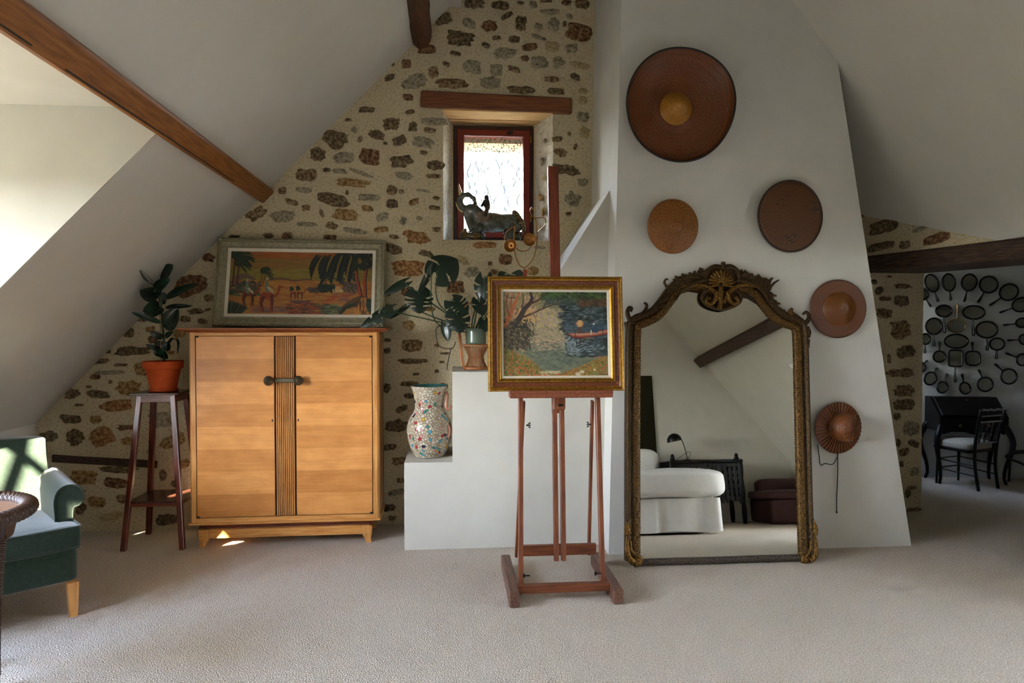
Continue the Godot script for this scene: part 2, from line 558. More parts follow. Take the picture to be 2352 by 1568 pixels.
func paint_river() -> ImageTexture:
	var p := Paint.new(640, 516, 230, 250, 1560, 1325, 5, C8(120, 116, 92))
	# water, light and dark
	p.scatter(900, 440, 470, 1060, 1010, 34, 11, 0.9, [C8(182, 164, 130), C8(192, 172, 136), C8(172, 152, 124), C8(186, 160, 130), C8(166, 152, 120)], 0.45)
	p.scatter(420, 520, 900, 1300, 1260, 70, 22, 0.1, [C8(96, 106, 88), C8(110, 116, 96), C8(84, 96, 84), C8(120, 120, 98)], 0.7)
	p.scatter(520, 980, 380, 1560, 760, 60, 16, 0.0, [C8(30, 40, 38), C8(40, 52, 50), C8(24, 32, 32), C8(60, 76, 80)], 0.8, 0.15)
	p.scatter(240, 1040, 640, 1560, 840, 55, 14, 0.0, [C8(90, 112, 122), C8(72, 92, 102), C8(50, 62, 66)], 0.7, 0.15)
	p.scatter(300, 1050, 850, 1560, 1080, 50, 16, 0.1, [C8(30, 38, 36), C8(44, 54, 48), C8(66, 78, 76)], 0.8, 0.3)
	p.scatter(170, 960, 420, 1500, 640, 30, 3.5, 0.0, [C8(130, 144, 144), C8(100, 118, 122), C8(170, 176, 168)], 0.6, 0.2)
	for k in 70:   # rings round the boat
		var a := p.r.randf_range(1.7, 4.0)
		var rad := p.r.randf_range(60, 240)
		p.dab(1210 + cos(a) * rad, 930 + sin(a) * rad * 0.65, 32, 5, a + 1.4, [C8(170, 186, 200), C8(140, 158, 176), C8(196, 204, 206)][k % 3], 0.55)
	p.scatter(70, 1050, 860, 1500, 1060, 36, 6, -0.2, [C8(160, 178, 194), C8(120, 138, 150)], 0.7, 0.5)
	p.scatter(120, 560, 860, 1000, 1000, 30, 6, -0.2, [C8(206, 172, 142), C8(188, 150, 120)], 0.6, 0.4)
	p.scatter(80, 640, 1000, 1200, 1200, 34, 5, -0.1, [C8(140, 146, 128), C8(70, 84, 72)], 0.5, 0.4)
	# far bank
	p.scatter(320, 640, 250, 1560, 350, 40, 16, 0.1, [C8(44, 66, 34), C8(60, 88, 40), C8(30, 44, 28), C8(80, 104, 52)], 0.9, 0.6)
	p.scatter(150, 1180, 345, 1560, 430, 36, 14, 0.1, [C8(84, 60, 40), C8(104, 70, 44), C8(60, 50, 34)], 0.9)
	p.scatter(120, 760, 330, 1200, 420, 34, 8, 0.0, [C8(46, 60, 54), C8(70, 84, 76)], 0.8)
	# tree side
	p.scatter(420, 230, 250, 700, 640, 34, 14, -0.8, [C8(178, 146, 116), C8(160, 128, 100), C8(190, 152, 120), C8(136, 116, 86), C8(120, 124, 66)], 0.75, 0.7)
	p.scatter(170, 380, 460, 640, 640, 22, 10, 0.3, [C8(206, 166, 96), C8(180, 140, 80), C8(206, 160, 134)], 0.7, 0.9)
	p.scatter(140, 640, 460, 900, 700, 20, 10, 0.5, [C8(206, 182, 90), C8(186, 168, 150), C8(176, 150, 150), C8(200, 176, 110)], 0.7, 1.2)
	p.scatter(360, 230, 640, 560, 980, 24, 11, 0.8, [C8(50, 50, 34), C8(66, 46, 36), C8(92, 92, 62), C8(40, 36, 30), C8(120, 104, 80), C8(84, 54, 46)], 0.85, 1.0)
	var or_ := [[[V2(250, 670), V2(300, 590), V2(345, 480), V2(400, 350), V2(440, 260)], 40, 10, C8(176, 98, 54)], [[V2(310, 560), V2(270, 420), V2(290, 270)], 18, 7, C8(130, 80, 54)], [[V2(340, 500), V2(330, 400), V2(350, 280)], 14, 6, C8(150, 90, 62)]]
	var dk := [[[V2(360, 680), V2(440, 590), V2(500, 470), V2(580, 390), V2(600, 330), V2(575, 250)], 42, 15, C8(56, 46, 42)], [[V2(560, 410), V2(680, 360), V2(730, 300), V2(780, 255)], 15, 5, C8(70, 50, 40)], [[V2(480, 575), V2(600, 530), V2(700, 480), V2(800, 440), V2(900, 400), V2(960, 345), V2(1070, 280)], 13, 4, C8(74, 46, 38)], [[V2(740, 460), V2(770, 390), V2(780, 360)], 8, 4, C8(60, 48, 44)], [[V2(620, 540), V2(650, 620), V2(640, 700)], 6, 3, C8(70, 56, 44)], [[V2(470, 450), V2(490, 350), V2(480, 260)], 10, 4, C8(66, 48, 42)], [[V2(400, 700), V2(520, 700), V2(590, 760), V2(540, 800), V2(660, 800)], 16, 5, C8(34, 38, 26)], [[V2(380, 330), V2(300, 330), V2(250, 290)], 8, 3, C8(90, 60, 48)], [[V2(390, 540), V2(420, 480), V2(370, 470)], 9, 4, C8(104, 62, 44)]]
	for s in or_ + dk: p.stroke(s[0], s[1], s[2], s[3], 0.85)
	p.scatter(160, 560, 500, 980, 860, 20, 7, 1.2, [C8(150, 128, 104), C8(206, 186, 148), C8(168, 148, 140), C8(190, 170, 110), C8(146, 134, 104)], 0.4, 0.8)
	p.scatter(200, 520, 880, 1180, 1240, 30, 6, 0.1, [C8(120, 128, 104), C8(72, 86, 78), C8(134, 130, 104), C8(92, 100, 92)], 0.6, 0.5)
	p.scatter(260, 230, 600, 620, 1010, 20, 7, 1.0, [C8(36, 34, 28), C8(70, 74, 46), C8(96, 62, 48), C8(52, 60, 44), C8(128, 112, 84), C8(30, 28, 30)], 0.8, 1.2)
	# banks
	for k in 1500:
		var x := p.r.randf_range(230, 720)
		var yl := 960.0 + (x - 230) * 0.45 + pow(maxf(0.0, x - 480) / 240.0, 2.0) * 90.0
		var y := p.r.randf_range(yl, 1325)
		var t := (x - 230) / 490.0
		var c: Color = [C8(176, 104, 44), C8(150, 124, 48), C8(88, 112, 46), C8(196, 84, 46), C8(64, 86, 38), C8(110, 92, 44), C8(166, 144, 84), C8(80, 100, 40)][p.r.randi() % 8]
		p.dab(x, y, 22, 7, p.r.randf_range(-1.9, -0.6) if k % 3 else p.r.randf_range(0.2, 0.9), c, 0.7)
	p.scatter(120, 700, 1262, 930, 1325, 34, 10, 0.15, [C8(190, 180, 138), C8(172, 168, 124), C8(200, 186, 150)], 0.8)
	p.scatter(90, 600, 1290, 1010, 1325, 16, 8, 0.4, [C8(210, 80, 44), C8(190, 110, 50), C8(90, 120, 50)], 0.7, 1.0)
	for k in 1300:
		var x := p.r.randf_range(900, 1560)
		var yl := 1320.0 - (x - 900) * 0.40
		var y := p.r.randf_range(yl, 1325)
		var c: Color = [C8(176, 120, 48), C8(110, 112, 44), C8(200, 100, 50), C8(84, 92, 40), C8(166, 148, 60), C8(140, 92, 44)][p.r.randi() % 6]
		p.dab(x, y, 15, 6, p.r.randf_range(-1.0, 0.8), c, 0.7)
	for s in [[1170, 1300, 40, 26], [1220, 1270, 34, 22], [1380, 1245, 20, 14]]: p.dab(s[0], s[1], s[2], s[3], 0.1, C8(206, 196, 170), 0.95)
	p.dab(1440, 1090, 14, 10, 0, C8(220, 80, 50))
	# punt and two people
	p.poly(PackedVector2Array([V2(1038, 785), V2(1100, 775), V2(1200, 778), V2(1330, 768), V2(1450, 745), V2(1560, 732), V2(1560, 790), V2(1400, 815), V2(1200, 838), V2(1110, 828)]), C8(150, 62, 44))
	p.poly(PackedVector2Array([V2(1060, 786), V2(1200, 785), V2(1340, 775), V2(1560, 742), V2(1560, 765), V2(1380, 800), V2(1200, 812), V2(1110, 806)]), C8(184, 136, 108))
	p.stroke([V2(1040, 800), V2(1110, 834), V2(1200, 842), V2(1400, 820), V2(1560, 794)], 8, 6, C8(70, 34, 30))
	p.poly(PackedVector2Array([V2(1175, 690), V2(1228, 690), V2(1224, 780), V2(1168, 780)]), C8(84, 62, 60))
	p.poly(PackedVector2Array([V2(1160, 640), V2(1190, 612), V2(1230, 616), V2(1244, 660), V2(1228, 698), V2(1174, 698)]), C8(206, 160, 104))
	p.stroke([V2(1240, 640), V2(1244, 672), V2(1215, 690)], 8, 6, C8(180, 112, 74))
	p.stroke([V2(1165, 645), V2(1150, 660), V2(1180, 680)], 8, 6, C8(180, 112, 74))
	p.dab(1192, 598, 20, 16, 0, C8(40, 34, 36), 1)
	p.poly(PackedVector2Array([V2(1380, 690), V2(1415, 672), V2(1440, 720), V2(1430, 775), V2(1362, 770), V2(1372, 720)]), C8(44, 70, 96))
	p.dab(1380, 662, 17, 13, 0, C8(214, 200, 176), 1)
	p.stroke([V2(1345, 745), V2(1345, 795)], 10, 9, C8(196, 186, 160))
	p.stroke([V2(1124, 700), V2(1150, 830), V2(1152, 905)], 5, 4, C8(30, 26, 26))
	p.stroke([V2(1500, 715), V2(1494, 790)], 5, 4, C8(30, 26, 26))
	p.stroke([V2(1410, 830), V2(1412, 900)], 22, 10, C8(38, 58, 80), 0.6)
	p.stroke([V2(1205, 850), V2(1200, 940)], 18, 8, C8(60, 50, 44), 0.5)
	p.stroke([V2(1330, 610), V2(1340, 640), V2(1332, 660)], 4, 3, C8(24, 24, 26))
	# signature squiggle as on the canvas
	p.stroke([V2(1440, 1305), V2(1465, 1290), V2(1475, 1308), V2(1500, 1300), V2(1530, 1306)], 3, 3, C8(40, 26, 20))
	return p.tex()

func frond(p: Paint, x: float, y: float, ang: float, ln: float, wd: float, c: Color, droop := 0.9) -> void:
	var pts := []
	var a := ang
	var q := V2(x, y)
	for k in 9:
		pts.append(q)
		q += V2(cos(a), sin(a)) * ln / 8.0
		a += (1.45 - a if cos(ang) >= 0 else (1.7 - a)) * 0.12 * droop
	for k in pts.size() - 1:
		var t := float(k) / 8.0
		var m: Vector2 = (pts[k] + pts[k + 1]) / 2
		var dr: Vector2 = pts[k + 1] - pts[k]
		p.dab(m.x, m.y, dr.length() * 0.9, wd * sin(PI * (0.12 + 0.85 * (1.0 - t) * 0.9)) + 2, dr.angle(), c, 0.95)

func palm(p: Paint, x: float, y: float, ln: float, wd: float, cols: Array, n := 11) -> void:
	for k in n:
		var a := -PI + PI * 1.25 * (k / float(n - 1)) - 0.39
		if k % 2 == 0: a += 0.1
		frond(p, x, y, a, ln * (0.85 + 0.3 * p.r.randf()), wd, cols[k % cols.size()])

func camel(p: Paint, x: float, y: float, s: float, c: Color, cd: Color) -> void:
	# standing camel, facing right; x, y at the chest
	var q := func(a: float, b: float) -> Vector2: return V2(x + a * s, y + b * s)
	p.poly(PackedVector2Array([q.call(-140, -20), q.call(-110, -45), q.call(-60, -40), q.call(0, -35), q.call(25, -10), q.call(15, 45), q.call(-40, 60), q.call(-110, 45), q.call(-145, 20)]), c)
	p.stroke([q.call(15, 0), q.call(60, 10), q.call(90, -25), q.call(100, -80), q.call(108, -110)], 24 * s, 14 * s, c)
	p.poly(PackedVector2Array([q.call(88, -130), q.call(105, -148), q.call(150, -135), q.call(168, -122), q.call(160, -108), q.call(120, -100), q.call(95, -105)]), c)
	for l in [[-130, 10, -150, 90, -135, 230], [-105, 30, -130, 110, -95, 235], [0, 30, 5, 120, -10, 235], [10, 10, 22, 110, 22, 232]]:
		p.stroke([q.call(l[0], l[1]), q.call(l[2], l[3]), q.call(l[4], l[5])], 26 * s, 8 * s, c if l[0] == -130 or l[0] == 0 else cd)

func paint_camels() -> ImageTexture:
	var p := Paint.new(860, 388, 225, 218, 2185, 1095, 9, C8(180, 120, 52))
	p.scatter(500, 225, 218, 2185, 330, 120, 16, 0.0, [C8(196, 104, 50), C8(176, 96, 44), C8(188, 116, 50), C8(160, 104, 48)], 0.7, 0.05)
	p.scatter(700, 225, 320, 2185, 480, 120, 16, 0.0, [C8(160, 124, 56), C8(150, 120, 54), C8(166, 116, 56), C8(150, 110, 60)], 0.7, 0.05)
	p.scatter(600, 225, 460, 2185, 610, 120, 14, 0.0, [C8(150, 134, 52), C8(160, 140, 58), C8(140, 124, 48)], 0.7, 0.05)
	p.scatter(900, 225, 630, 2185, 1095, 110, 12, 0.02, [C8(206, 142, 60), C8(190, 124, 50), C8(214, 150, 70), C8(180, 110, 46), C8(196, 132, 66)], 0.75, 0.08)
	p.stroke([V2(780, 610), V2(900, 592), V2(1000, 604), V2(1090, 622), V2(1200, 610), V2(1280, 600), V2(1330, 610)], 14, 8, C8(110, 76, 78), 0.9)
	p.stroke([V2(300, 600), V2(440, 555), V2(560, 610)], 46, 20, C8(120, 98, 84), 0.7)
	p.scatter(60, 560, 980, 1080, 1060, 70, 10, 0.0, [C8(134, 96, 96), C8(160, 104, 84)], 0.6, 0.1)
	p.scatter(40, 1080, 900, 1300, 940, 60, 9, 0.0, [C8(110, 80, 84)], 0.7, 0.1)
	p.scatter(160, 1050, 930, 1560, 1090, 60, 8, 0.05, [C8(176, 66, 36), C8(150, 52, 34), C8(190, 90, 44), C8(60, 60, 50)], 0.75, 0.15)
	p.scatter(60, 1560, 800, 1900, 920, 60, 12, -0.1, [C8(190, 76, 40), C8(206, 130, 60), C8(150, 100, 92)], 0.7, 0.1)
	p.poly(PackedVector2Array([V2(1480, 960), V2(1700, 945), V2(1800, 1000), V2(1700, 1085), V2(1460, 1060), V2(1540, 1010)]), C8(128, 140, 96), 0.9)
	p.scatter(60, 1440, 950, 1780, 1090, 50, 5, 0.0, [C8(46, 74, 54), C8(90, 110, 80), C8(30, 46, 38)], 0.8, 0.1)
	# left bushes
	p.scatter(200, 225, 640, 640, 840, 34, 13, 0.2, [C8(40, 64, 40), C8(60, 84, 44), C8(170, 96, 60), C8(90, 110, 84), C8(30, 42, 34), C8(120, 84, 90)], 0.85, 0.6)
	var G := [C8(24, 42, 32), C8(38, 60, 34), C8(20, 34, 34), C8(60, 82, 40)]
	for t in [[270, 700, 280, 330], [325, 690, 345, 340]]: p.stroke([V2(t[0], t[1]), V2(t[2], t[3])], 12, 9, C8(92, 44, 32))
	palm(p, 330, 320, 220, 17, G, 12)
	palm(p, 260, 300, 150, 14, G, 9)
	palm(p, 350, 420, 160, 12, G, 9)
	for t in [[650, 690, 660, 540], [680, 690, 705, 530]]: p.stroke([V2(t[0], t[1]), V2(t[2], t[3])], 7, 6, C8(120, 56, 36))
	palm(p, 690, 520, 125, 10, G, 12)
	for k in 12: frond(p, 225 + k * 16, 1090, -1.9 + k * 0.09, 190 - k * 6, 16, G[k % 4], 0.1)
	# camels and riders
	camel(p, 540, 800, 0.82, C8(140, 62, 34), C8(96, 40, 28))
	camel(p, 800, 830, 0.98, C8(166, 70, 36), C8(112, 44, 30))
	for k in [[1215, 790, 0.42], [1120, 790, 0.40]]: camel(p, k[0], k[1], k[2], C8(158, 70, 38), C8(90, 40, 30))
	for k in [[470, 700, 0.9], [735, 680, 1.0]]:
		p.poly(PackedVector2Array([V2(k[0] - 24, k[1] - 55), V2(k[0] + 16, k[1] - 55), V2(k[0] + 26, k[1] + 40), V2(k[0] + 34, k[1] + 105), V2(k[0] - 12, k[1] + 105), V2(k[0] - 28, k[1] + 40)]), C8(120, 134, 110))
		p.stroke([V2(k[0] + 20, k[1] + 40), V2(k[0] + 80, k[1] + 100)], 20, 16, C8(196, 186, 150))
		p.dab(k[0] + 2, k[1] - 76, 22, 22, 0, C8(200, 186, 160))
		p.dab(k[0] + 14, k[1] - 66, 10, 12, 0, C8(140, 70, 44))
	p.stroke([V2(760, 700), V2(860, 745), V2(930, 750)], 4, 3, C8(60, 40, 30))
	for k in [[1075, 740], [1160, 730]]: p.poly(PackedVector2Array([V2(k[0] - 22, k[1] - 35), V2(k[0] + 8, k[1] - 35), V2(k[0] + 40, k[1] + 15), V2(k[0] - 26, k[1] + 30)]), C8(40, 56, 48))
	# middle palms, dome
	for t in [[1520, 780, 1530, 600], [1555, 780, 1545, 600]]: p.stroke([V2(t[0], t[1]), V2(t[2], t[3])], 7, 6, C8(110, 56, 40))
	palm(p, 1530, 570, 130, 11, [C8(70, 64, 66), C8(40, 60, 44), C8(30, 48, 38), C8(100, 86, 84)], 14)
	palm(p, 1720, 620, 90, 10, [C8(90, 72, 78), C8(60, 60, 56)], 12)
	palm(p, 1860, 560, 120, 11, [C8(90, 72, 78), C8(44, 56, 48), C8(70, 82, 50)], 12)
	p.scatter(160, 1440, 680, 1650, 770, 30, 12, -0.9, [C8(24, 46, 34), C8(36, 62, 40), C8(20, 34, 30)], 0.9, 1.0)
	p.scatter(80, 1300, 720, 1440, 780, 26, 8, -0.6, [C8(100, 76, 80), C8(70, 60, 60)], 0.8, 0.7)
	p.scatter(140, 1780, 640, 2000, 780, 26, 10, 0.9, [C8(104, 80, 88), C8(60, 70, 52), C8(140, 104, 90)], 0.8, 1.0)
	p.poly(PackedVector2Array([V2(1640, 735), V2(1780, 735), V2(1785, 775), V2(1635, 775)]), C8(226, 200, 140))
	p.dab(1710, 722, 44, 36, 0, C8(230, 176, 110), 1)
	p.dab(1662, 755, 10, 16, 0, C8(90, 70, 60), 1)
	# big palm on the right
	for t in [[1950, 380, 1965, 560, 2040, 850], [2110, 370, 2080, 600, 2095, 860]]:
		p.stroke([V2(t[0], t[1]), V2(t[2], t[3]), V2(t[4], t[5])], 22, 27, C8(74, 40, 34))
		p.stroke([V2(t[0] - 8, t[1]), V2(t[2] - 8, t[3]), V2(t[4] - 8, t[5])], 12, 16, C8(186, 78, 44))
	p.scatter(260, 1860, 215, 2185, 420, 22, 50, 0.1, [C8(20, 34, 30), C8(34, 54, 34), C8(150, 112, 44), C8(24, 44, 36), C8(16, 26, 26)], 0.9, 0.4)
	for k in 16:
		frond(p, 1960 - k * 10, 230 + (k % 3) * 14, PI - 0.15 + 0.03 * k, 700 - k * 34, 34, [C8(18, 36, 34), C8(28, 50, 36), C8(22, 40, 40), C8(168, 130, 54)][k % 4 if k % 4 < 3 or k % 8 == 3 else 0], 1.5)
	for k in 26:
		var x := 1400.0 + k * 22
		frond(p, x, 250 + 6 * (k % 4), 2.1 - k * 0.015, 230 + 40 * (k % 5), 22, [C8(20, 38, 34), C8(30, 52, 36), C8(16, 30, 30), C8(160, 124, 52)][3 if k % 6 == 4 else k % 3], 0.9)
	for k in 18:
		frond(p, 2040 + 30 * (k % 2), 830 + k * 9, PI - 0.35 + k * 0.05, 400 - 8 * k, 24, [C8(24, 40, 32), C8(40, 60, 36), C8(170, 110, 50), C8(20, 32, 30)][k % 4], 0.9)
	p.poly(PackedVector2Array([V2(2040, 850), V2(2110, 850), V2(2140, 960), V2(2110, 1095), V2(1940, 1095), V2(1990, 960)]), C8(206, 136, 58))
	p.scatter(40, 1950, 900, 2130, 1095, 8, 50, 0.15, [C8(150, 80, 40), C8(60, 40, 30), C8(226, 160, 80)], 0.8, 0.2)
	for k in 8: frond(p, 2110, 870 + 14 * k, 0.1 + k * 0.12, 120, 16, G[k % 4], 0.7)
	return p.tex()

func paint_pane() -> ImageTexture:
	var p := Paint.new(260, 440, 0, 0, 260, 440, 12)
	for k in 40:
		var x := p.r.randf_range(8, 252)
		var y := p.r.randf_range(50, 330)
		var pts := []
		var ph := p.r.randf() * TAU
		for i in 9: pts.append(V2(x + sin(ph + i * 0.75) * 8.0, y + i * 11.0))
		p.stroke(pts, 1.4, [2.2, 3.6, 5.0][k % 3], [C8(40, 130, 80), C8(110, 150, 130), C8(70, 110, 70), C8(140, 150, 140), C8(30, 110, 100)][k % 5], 0.99)
	for k in 34: p.dab(p.r.randf_range(10, 250), p.r.randf_range(100, 430), 4.5, 13, p.r.randf_range(-0.6, 0.6), [C8(40, 140, 80), C8(50, 150, 120), C8(180, 160, 60)][k % 3], 0.99)
	for k in 420: p.dab(p.r.randf_range(4, 256), p.r.randf_range(60, 436), p.r.randf_range(1.5, 2.8), p.r.randf_range(1.5, 3.2), 0.4, [C8(60, 70, 90), C8(70, 120, 170), C8(160, 50, 60), C8(60, 80, 70), C8(160, 150, 80)][k % 5], 0.99)
	for k in 10:
		var cx := p.r.randf_range(20, 240)
		var cy := p.r.randf_range(90, 420)
		for j in 22: p.dab(cx + p.r.randf_range(-7, 7), cy + p.r.randf_range(-24, 24), 2.4, 2.6, 0, C8(50, 110, 180), 0.99)
	for k in 110: p.dab(p.r.randf_range(8, 252), p.r.randf_range(4, 66), 2.0, p.r.randf_range(2.5, 5.5), p.r.randf_range(-0.8, 0.8), [C8(190, 40, 50), C8(60, 140, 100), C8(200, 120, 110), C8(90, 120, 100)][k % 4], 0.99)
	return p.tex()
func materials3() -> void:
	M.grout = mat(K("3a2c1c"), 0.9)
	M.teal_glaze = mat(K("1c5450"), 0.25)
	M.pink_glaze = mat(K("a8705c"), 0.2)
	M.tiles = []
	for c in ["c4b9a6", "b5a68e", "9c8d76", "4f93ab", "a3323a", "c09a3a", "c88a86", "2a2c40", "3d8078"]: M.tiles.append(mat(K(c), 0.18))
	M.cane_honey = mat(K("a86c3a"), 0.45)
	M.sage_glaze = coated(mat(K("5c6c58"), 0.3), 0.6, 0.12)
	M.leaf_monstera = leafmat(K("0f2117"), Color(0.05, 0.1, 0.03), 0.3)
	M.petiole = mat(K("25401f"), 0.45)
	M.root_brown = mat(K("2c1c12"), 0.8)
	M.glaze_grey = coated(tri_mat(ntex(81, 0.03, [K("2a2c22"), K("45473a"), K("5e5e4c")], [], 256, 3), Vector3.ONE * 4.0, 0.2, true), 0.6, 0.08)
	M.glaze_pink = coated(mat(K("77604e"), 0.2), 0.6, 0.08)
	M.glaze_dark = coated(mat(K("14140f"), 0.25), 0.6, 0.1)
	M.glaze_stripe = coated(tri_mat(ntex(82, 0.06, [K("17100a"), K("2a1c0e"), K("7c5a24"), K("9a7a38")], [0.0, 0.45, 0.55, 1.0], 256, 2), V(4, 9, 4), 0.22, true), 0.5, 0.1)
	M.ivory = mat(K("c9b478"), 0.25)
	M.copper = mat(K("9a6a3a"), 0.34, 1.0)
	M.red_stick = mat(K("84341c"), 0.5)
	M.iron = mat(K("1c1a18"), 0.5, 0.7)
	M.easel_x = wood(M.g_easel, 0, 0.45)
	M.easel_y = wood(M.g_easel, 1, 0.45)
	M.easel_z = wood(grain(84, [K("382216"), K("553626"), K("664534"), K("745440")]), 2, 0.5)
	M.mast = wood(grain(85, [K("4a1c0e"), K("642a16"), K("75351d"), K("84442a")]), 1, 0.45)
	# tray: same wood, flecked with old paint
	M.tray = wood(ntex(86, 0.05, [K("4f2412"), K("6c341b"), K("7e4325"), K("8a5a44"), K("c0b49c")], [0.0, 0.4, 0.7, 0.86, 1.0], 512, 5), 0, 0.5, 2.0, 5.0)
	var g := tri_mat(ntex(87, 0.03, [K("7a5420"), K("a67c34"), K("b8903f")], [], 256, 4), Vector3.ONE * 5.0, 0.33, true)
	g.metallic = 0.85
	M.gilt = g
	M.burr = tri_mat(ntex(88, 0.04, [K("2c140a"), K("5a2f1a"), K("6e3c22"), K("7e4c2c")], [], 256, 5), Vector3.ONE * 5.0, 0.3, true)
	M.linen = bump(mat(K("c2b8a4"), 0.85), M.fine, 0.02)
	var rm := bump(mat(Color.WHITE, 0.5), M.rough_n, 0.02)
	rm.albedo_texture = paint_river()
	rm.albedo_color = Color(0.88, 0.88, 0.88)
	M.river = rm
func carved(m: StandardMaterial3D) -> StandardMaterial3D:
	return bump(m, M.rough_n, 0.25)

func gold(sd: int, cols: Array, rough: float, metal: float) -> StandardMaterial3D:
	var m := tri_mat(ntex(sd, 0.05, cols, [0.2, 0.5, 0.8], 256, 4), Vector3.ONE * 7.0, rough, true)
	m.metallic = metal
	return m

func straw(sd: int, cols: Array, rough := 0.5) -> StandardMaterial3D:
	return bump(tri_mat(ntex(sd, 0.06, cols, [0.15, 0.5, 0.85], 256, 4), Vector3.ONE * 6.0, rough, true), M.fine, 0.03)

func materials4() -> void:
	M.mirror = mat(Color(0.82, 0.815, 0.78), 0.0, 1.0)
	M.gilt_old = carved(gold(91, [K("1a120a"), K("3c2b14"), K("5c441f")], 0.45, 0.7))
	M.gilt_carved = carved(gold(92, [K("26190b"), K("563c18"), K("785724")], 0.45, 0.7))
	M.gilt_bright = carved(gold(93, [K("2c1e0d"), K("66491b"), K("90692a")], 0.4, 0.75))
	M.gilt_worn = carved(gold(94, [K("1c140d"), K("33271b"), K("5e503c")], 0.7, 0.1))
	M.straw_dark = straw(95, [K("451e08"), K("62300d"), K("784014")], 0.34)
	M.straw_gold = straw(96, [K("7c4a12"), K("a06c20"), K("b88430")], 0.38)
	M.straw_pale = mat(K("9a6a30"), 0.5)
	M.weave_mid = straw(97, [K("5c300a"), K("824a12"), K("9c6420")], 0.42)
	M.weave_brown = bump(tri_mat(ntex(98, 0.07, [K("3a1e0a"), K("563010"), K("6a4018")], [0.15, 0.5, 0.85], 256, 4), V(14, 3.5, 6), 0.5, true), M.fine, 0.05)
	M.straw_red = straw(99, [K("502808"), K("62330a"), K("6e3d0f")], 0.34)
	M.straw_lacquer = straw(100, [K("4e2809"), K("66380c"), K("764410")], 0.3)
	M.wicker_hat = straw(101, [K("421c08"), K("602e0e"), K("783e14")], 0.5)
	M.wicker_hat2 = straw(102, [K("522810"), K("744016"), K("8c5320")], 0.45)
	M.binding_black = mat(K("0e0c0a"), 0.6)
	M.binding_brown = mat(K("2c160c"), 0.5)
func materials5() -> void:
	M.hand_black = mat(K("0a0908"), 0.35, 0.0, 0.3)
	M.hand_tan = mat(K("6e5a34"), 0.35)
	M.hand_glass = mat(Color(0.82, 0.84, 0.83), 0.02, 1.0)
	M.ebony = mat(K("0b0908"), 0.4, 0.0, 0.3)
	M.ebony_gloss = coated(mat(K("0c0a09"), 0.25), 0.8, 0.1)
	M.brass_dark = mat(K("4a3a1c"), 0.4, 0.9)
	M.seat_pale = bump(mat(K("8c8472"), 0.7), M.fine, 0.05)
	M.linen_white = bump(tri_mat(ntex(111, 0.03, [K("dddcd9"), K("e4e3e1")], [], 256, 3), Vector3.ONE * 1.5, 0.9, true, 0.2), M.rough_n, 0.08)
	M.tapestry = tri_mat(ntex(112, 0.06, [K("0f0f0b"), K("1d2015"), K("302d1e"), K("46382a")], [0.1, 0.45, 0.65, 0.95], 512, 4), Vector3.ONE * 2.6, 0.95, true, 0.1)
	M.lamp_dark = mat(K("1a1916"), 0.4, 0.6)
	M.lamp_steel = mat(K("8c8674"), 0.3, 1.0)
	M.red_velvet = bump(mat(K("32100f"), 0.8), M.fine, 0.03)
# ---------------------------------------------------------------- the room
const GZ := -5.22        # face of the stone gable
const CZ := -4.39        # face of the chimney breast
func roof_w(x: float) -> float: return 3.922 + 1.038 * x
func roof_e(x: float) -> float: return 6.475 - 1.25 * x

func gable_z(x: float, y: float) -> float:
	return GZ + 0.012 * wallnoise.get_noise_2d(x * 2.0, y * 2.0) + 0.004 * wallnoise.get_noise_2d(x * 11.0, y * 11.0)

# slab whose lower face follows y = f(x) between two x and two z, th thick (upwards)
func roof_piece(b: MB, f: Callable, x0: float, x1: float, z0: float, z1: float, th := 0.2) -> void:
	var p := []
	for h in [0.0, th]:
		for q in [[x0, z1], [x1, z1], [x1, z0], [x0, z0]]:
			p.append(Vector3(q[0], f.call(q[0]) + h, q[1]))
	b.hexa(p)

func blk(b: MB, x0: float, x1: float, y0: float, y1: float, z0: float, z1: float, bev := 0.0) -> void:
	b.box(Vector3((x0 + x1) / 2, (y0 + y1) / 2, (z0 + z1) / 2), Vector3(x1 - x0, y1 - y0, z1 - z0), bev)

